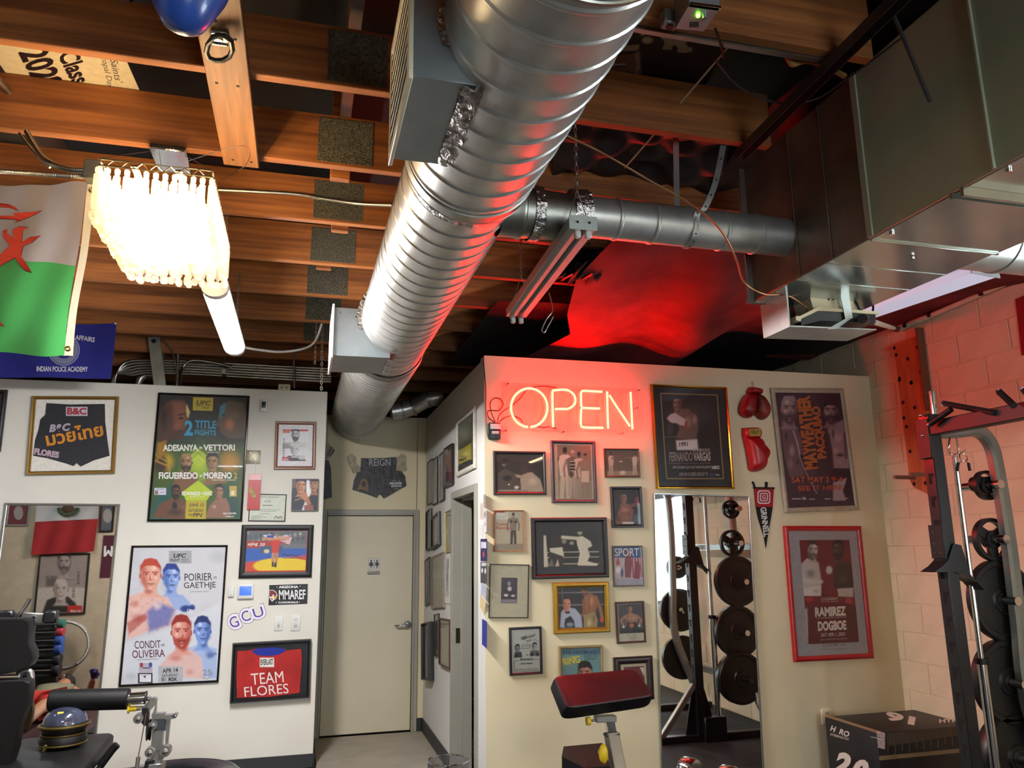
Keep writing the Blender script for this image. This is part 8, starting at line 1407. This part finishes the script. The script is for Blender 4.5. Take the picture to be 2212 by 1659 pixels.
for q, lb, c1, c2 in (([(60, 1060), (255, 1066), (238, 1255), (48, 1245)], 'reflected pale framed print left of the hanging flag', '#8a8a86', '#6a3034'), ([(862, 1062), (975, 1062), (968, 1302), (846, 1300)], 'reflected black framed print right of the hanging flag', '#151413', '#55585c')):
    p = Pic('picture_frame', lb, 'picture', MP, A, q, .02, .02, c1, back=c2, glass=False); p.ell((q[0][0]+q[1][0])/2, (q[0][1]+q[2][1])/2-20, 40, 60, '#9a948c'); p.done()
p = Pic('pennant_banner', 'reflected maroon banner with a white letter', 'banner', MP, A, [(885, 1328), (972, 1328), (955, 1690), (850, 1690)], .002, .006, '#4a1428', back='#4a1428', flat_body=True); p.text('M', 965, 1420, 888, 1420, 90, '#d8d4d0', .04); p.done()
# hoop light leaning on the wall
c = ml(E7, 640, 430, YP+.12); HP = thing('light_hoop', 'reflected big clear hoop with small studs against the tan wall', 'hoop', c-Vector((0, 0, .55))); R0 = (ml(E7, 890, 430, YP+.12)-c).length
MB().tube([c+Vector((math.cos(a)*R0, .04*math.sin(a), math.sin(a)*R0)) for a in [2*PI*k/64 for k in range(64)]], .022, 10, closed=True).build('hoop', mat('clear_hose', '#8a8276', .35), HP)
for k in range(30): a = -.9+2.6*k/30; MB().ball(c+Vector((math.cos(a)*R0, .03+.04*math.sin(a), math.sin(a)*R0)), .011, 8).build('stud', whiteplas, HP)
# dumbbell tower with coloured dumbbells
yt = YP+.32; q0, q1 = ml(E7, 470, 215, yt), ml(E7, 470, 840, yt); DT = thing('dumbbell_tower', 'reflected black dumbbell tower with rows of cradles', 'dumbbell rack', (q0.x, yt, 0)); MB().prism([(-.2, 0), (.2, 0), (.09, q0.z), (-.09, q0.z)], (q0.x, yt-.05, 0), (1, 0, 0), (0, 0, 1), (0, 1, 0), .1).build('tower', blk, DT); MB().span((q0.x-.3, yt-.25, 0), (q0.x+.3, yt+.25, .04), .005).build('base', blk, DT)
for i, (y, cl, nm) in enumerate(((215, '#2f6a5a', 'green'), (295, '#a8303a', 'red'), (375, '#2f57a0', 'bright blue'), (465, '#2a4a94', 'deep blue'), (570, '#1a1a1c', 'black upper'), (670, '#18181a', 'black lower'))):
    z = ml(E7, 470, y, yt).z; MB().span((q0.x-.16, yt+.04, z-.07), (q0.x+.16, yt+.12, z-.045), .003).build('cradle', blk, DT); t = dumbbell((q0.x, yt+.09, z), (1, .12, 0), .05+.004*i, .42, 'reflected %s rubber dumbbell on the tower' % nm, mat('dumbbell_'+nm.replace(' ', '_'), cl, .5), 'dumbbells on the tower')
# person stretched out on the mat
def skin_body(name, verts, edges, radii, m_, parent, sub=2):
    me = bpy.data.meshes.new(name); org = ORG[parent]; me.from_pydata([Vector(v)-org for v in verts], edges, []); o = bpy.data.objects.new(name, me); COL.objects.link(o); o.parent = parent; ORG[o] = org
    md = o.modifiers.new('skin', 'SKIN'); md.use_smooth_shade = True
    for i, r in enumerate(radii): sv = me.skin_vertices[0].data[i]; sv.radius = (r, r) if not isinstance(r, tuple) else r
    me.skin_vertices[0].data[0].use_root = True
    s_ = o.modifiers.new('sub', 'SUBSURF'); s_.levels = sub; s_.render_levels = sub; me.materials.append(m_); return o
px0 = -2.44; PE = thing('person', 'person in olive shirt and red shorts lying on the mat in the mirror', 'person', (px0, 4.3, 0)); zt_ = .16
B0 = [(px0, 4.15, zt_), (px0, 3.95, zt_+.01), (px0, 3.75, zt_+.02), (px0, 3.6, zt_+.02), (px0, 3.5, zt_+.02), (px0, 3.38, zt_+.03), (px0, 3.27, zt_+.03),
 (px0-.1, 4.18, zt_-.01), (px0-.13, 4.58, zt_+.03), (px0-.13, 4.98, .14), (px0+.1, 4.18, zt_-.01), (px0+.13, 4.58, zt_+.03), (px0+.13, 4.98, .14),
 (px0-.18, 3.62, zt_), (px0-.36, 3.85, .1), (px0-.22, 3.98, .3), (px0-.17, 4.02, .35), (px0+.18, 3.62, zt_), (px0+.36, 3.85, .1), (px0+.42, 4.0, .3), (px0+.44, 4.05, .35)]
E0 = [(0, 1), (1, 2), (2, 3), (3, 4), (4, 5), (5, 6), (0, 7), (7, 8), (8, 9), (0, 10), (10, 11), (11, 12), (3, 13), (13, 14), (14, 15), (15, 16), (3, 17), (17, 18), (18, 19), (19, 20)]
R_0 = [(.15, .11), (.14, .1), (.15, .11), (.14, .1), .055, (.085, .1), (.07, .085), .085, .06, .045, .085, .06, .045, .06, .045, .035, .028, .06, .045, .035, .028]
skn = mat('skin_tone', '#b07a58', .55, noise=(20, .05)); skin_body('body', B0, E0, R_0, skn, PE)
skin_body('shirt', [B0[0], B0[1], B0[2], B0[3], B0[13], B0[17]], [(0, 1), (1, 2), (2, 3), (3, 4), (3, 5)], [(.165, .125), (.16, .125), (.168, .13), (.15, .11), .075, .075], mat('olive_shirt', '#77745a', .85), PE)
skin_body('shorts', [B0[0], (px0-.1, 4.2, zt_), (px0-.12, 4.42, zt_+.02), (px0+.1, 4.2, zt_), (px0+.12, 4.42, zt_+.02)], [(0, 1), (1, 2), (0, 3), (3, 4)], [(.17, .13), .105, .1, .105, .1], mat('red_shorts', '#b8281c', .8), PE)
for s_ in (-1, 1):
    x = px0+s_*.14; sh_ = MB().lathe((x, 4.97, .2), (0, 1, 0), [(.035, 0), (.052, .02), (.055, .07), (.05, .085), (.001, .088)], 20, squash=None); sh_.v = [Vector((x+(v.x-x)*.95+s_*(v.z-.2)*.12, v.y, .2+(v.z-.2)*(2.7 if v.z > .2 else 2.6))) for v in sh_.v]; sh_.build('shoe', mat('brown_sole', '#5c4426', .8), PE)
for s_, i, nm in ((-1, 16, '#1c2450'), (1, 20, '#2c1a50')):
    h = Vector(B0[i]); gm = mat('glove_'+nm.strip('#'), nm, .7); skin_body('glove', [h, h+Vector((s_*.02, .04, .05)), h+Vector((s_*.045, .07, .1)), h+Vector((s_*.02, .075, .11)), h+Vector((-s_*.005, .075, .11)), h+Vector((-s_*.03, .065, .1)), h+Vector((s_*.06, .03, .06))], [(0, 1), (1, 2), (1, 3), (1, 4), (1, 5), (0, 6)], [.032, .036, .011, .011, .011, .01, .012], gm, PE, 1)
hd = Vector((px0, 3.3, zt_+.03)); MB().ball(hd+Vector((0, -.05, .02)), .1, 14, (.9, .85, .95)).build('hair', mat('dark_hair', '#1c1512', .8), PE)
for s_ in (-1, 1): MB().ball(hd+Vector((s_*.032, .06, .098)), .012, 8, (1.3, .8, .6)).build('eye', mat('eye_dark', '#20150f', .3), PE)
MB().ball(hd+Vector((0, .085, .115)), .016, 8, (.8, 1.2, 1)).build('nose', skn, PE); MB().ball(hd+Vector((0, .125, .098)), .02, 8, (1.2, .4, .4)).build('mouth', mat('lip', '#8a4a3c', .5), PE)
MB().span((px0-.6, 2.95, 0.0005), (px0+.6, 5.15, .025), .006).build('exercise_mat', mat('maroon_mat', '#3a1418', .7), None, label='thin maroon exercise mat under the lying person', cat='mat')
for k in (PE,): k.location.z += .026
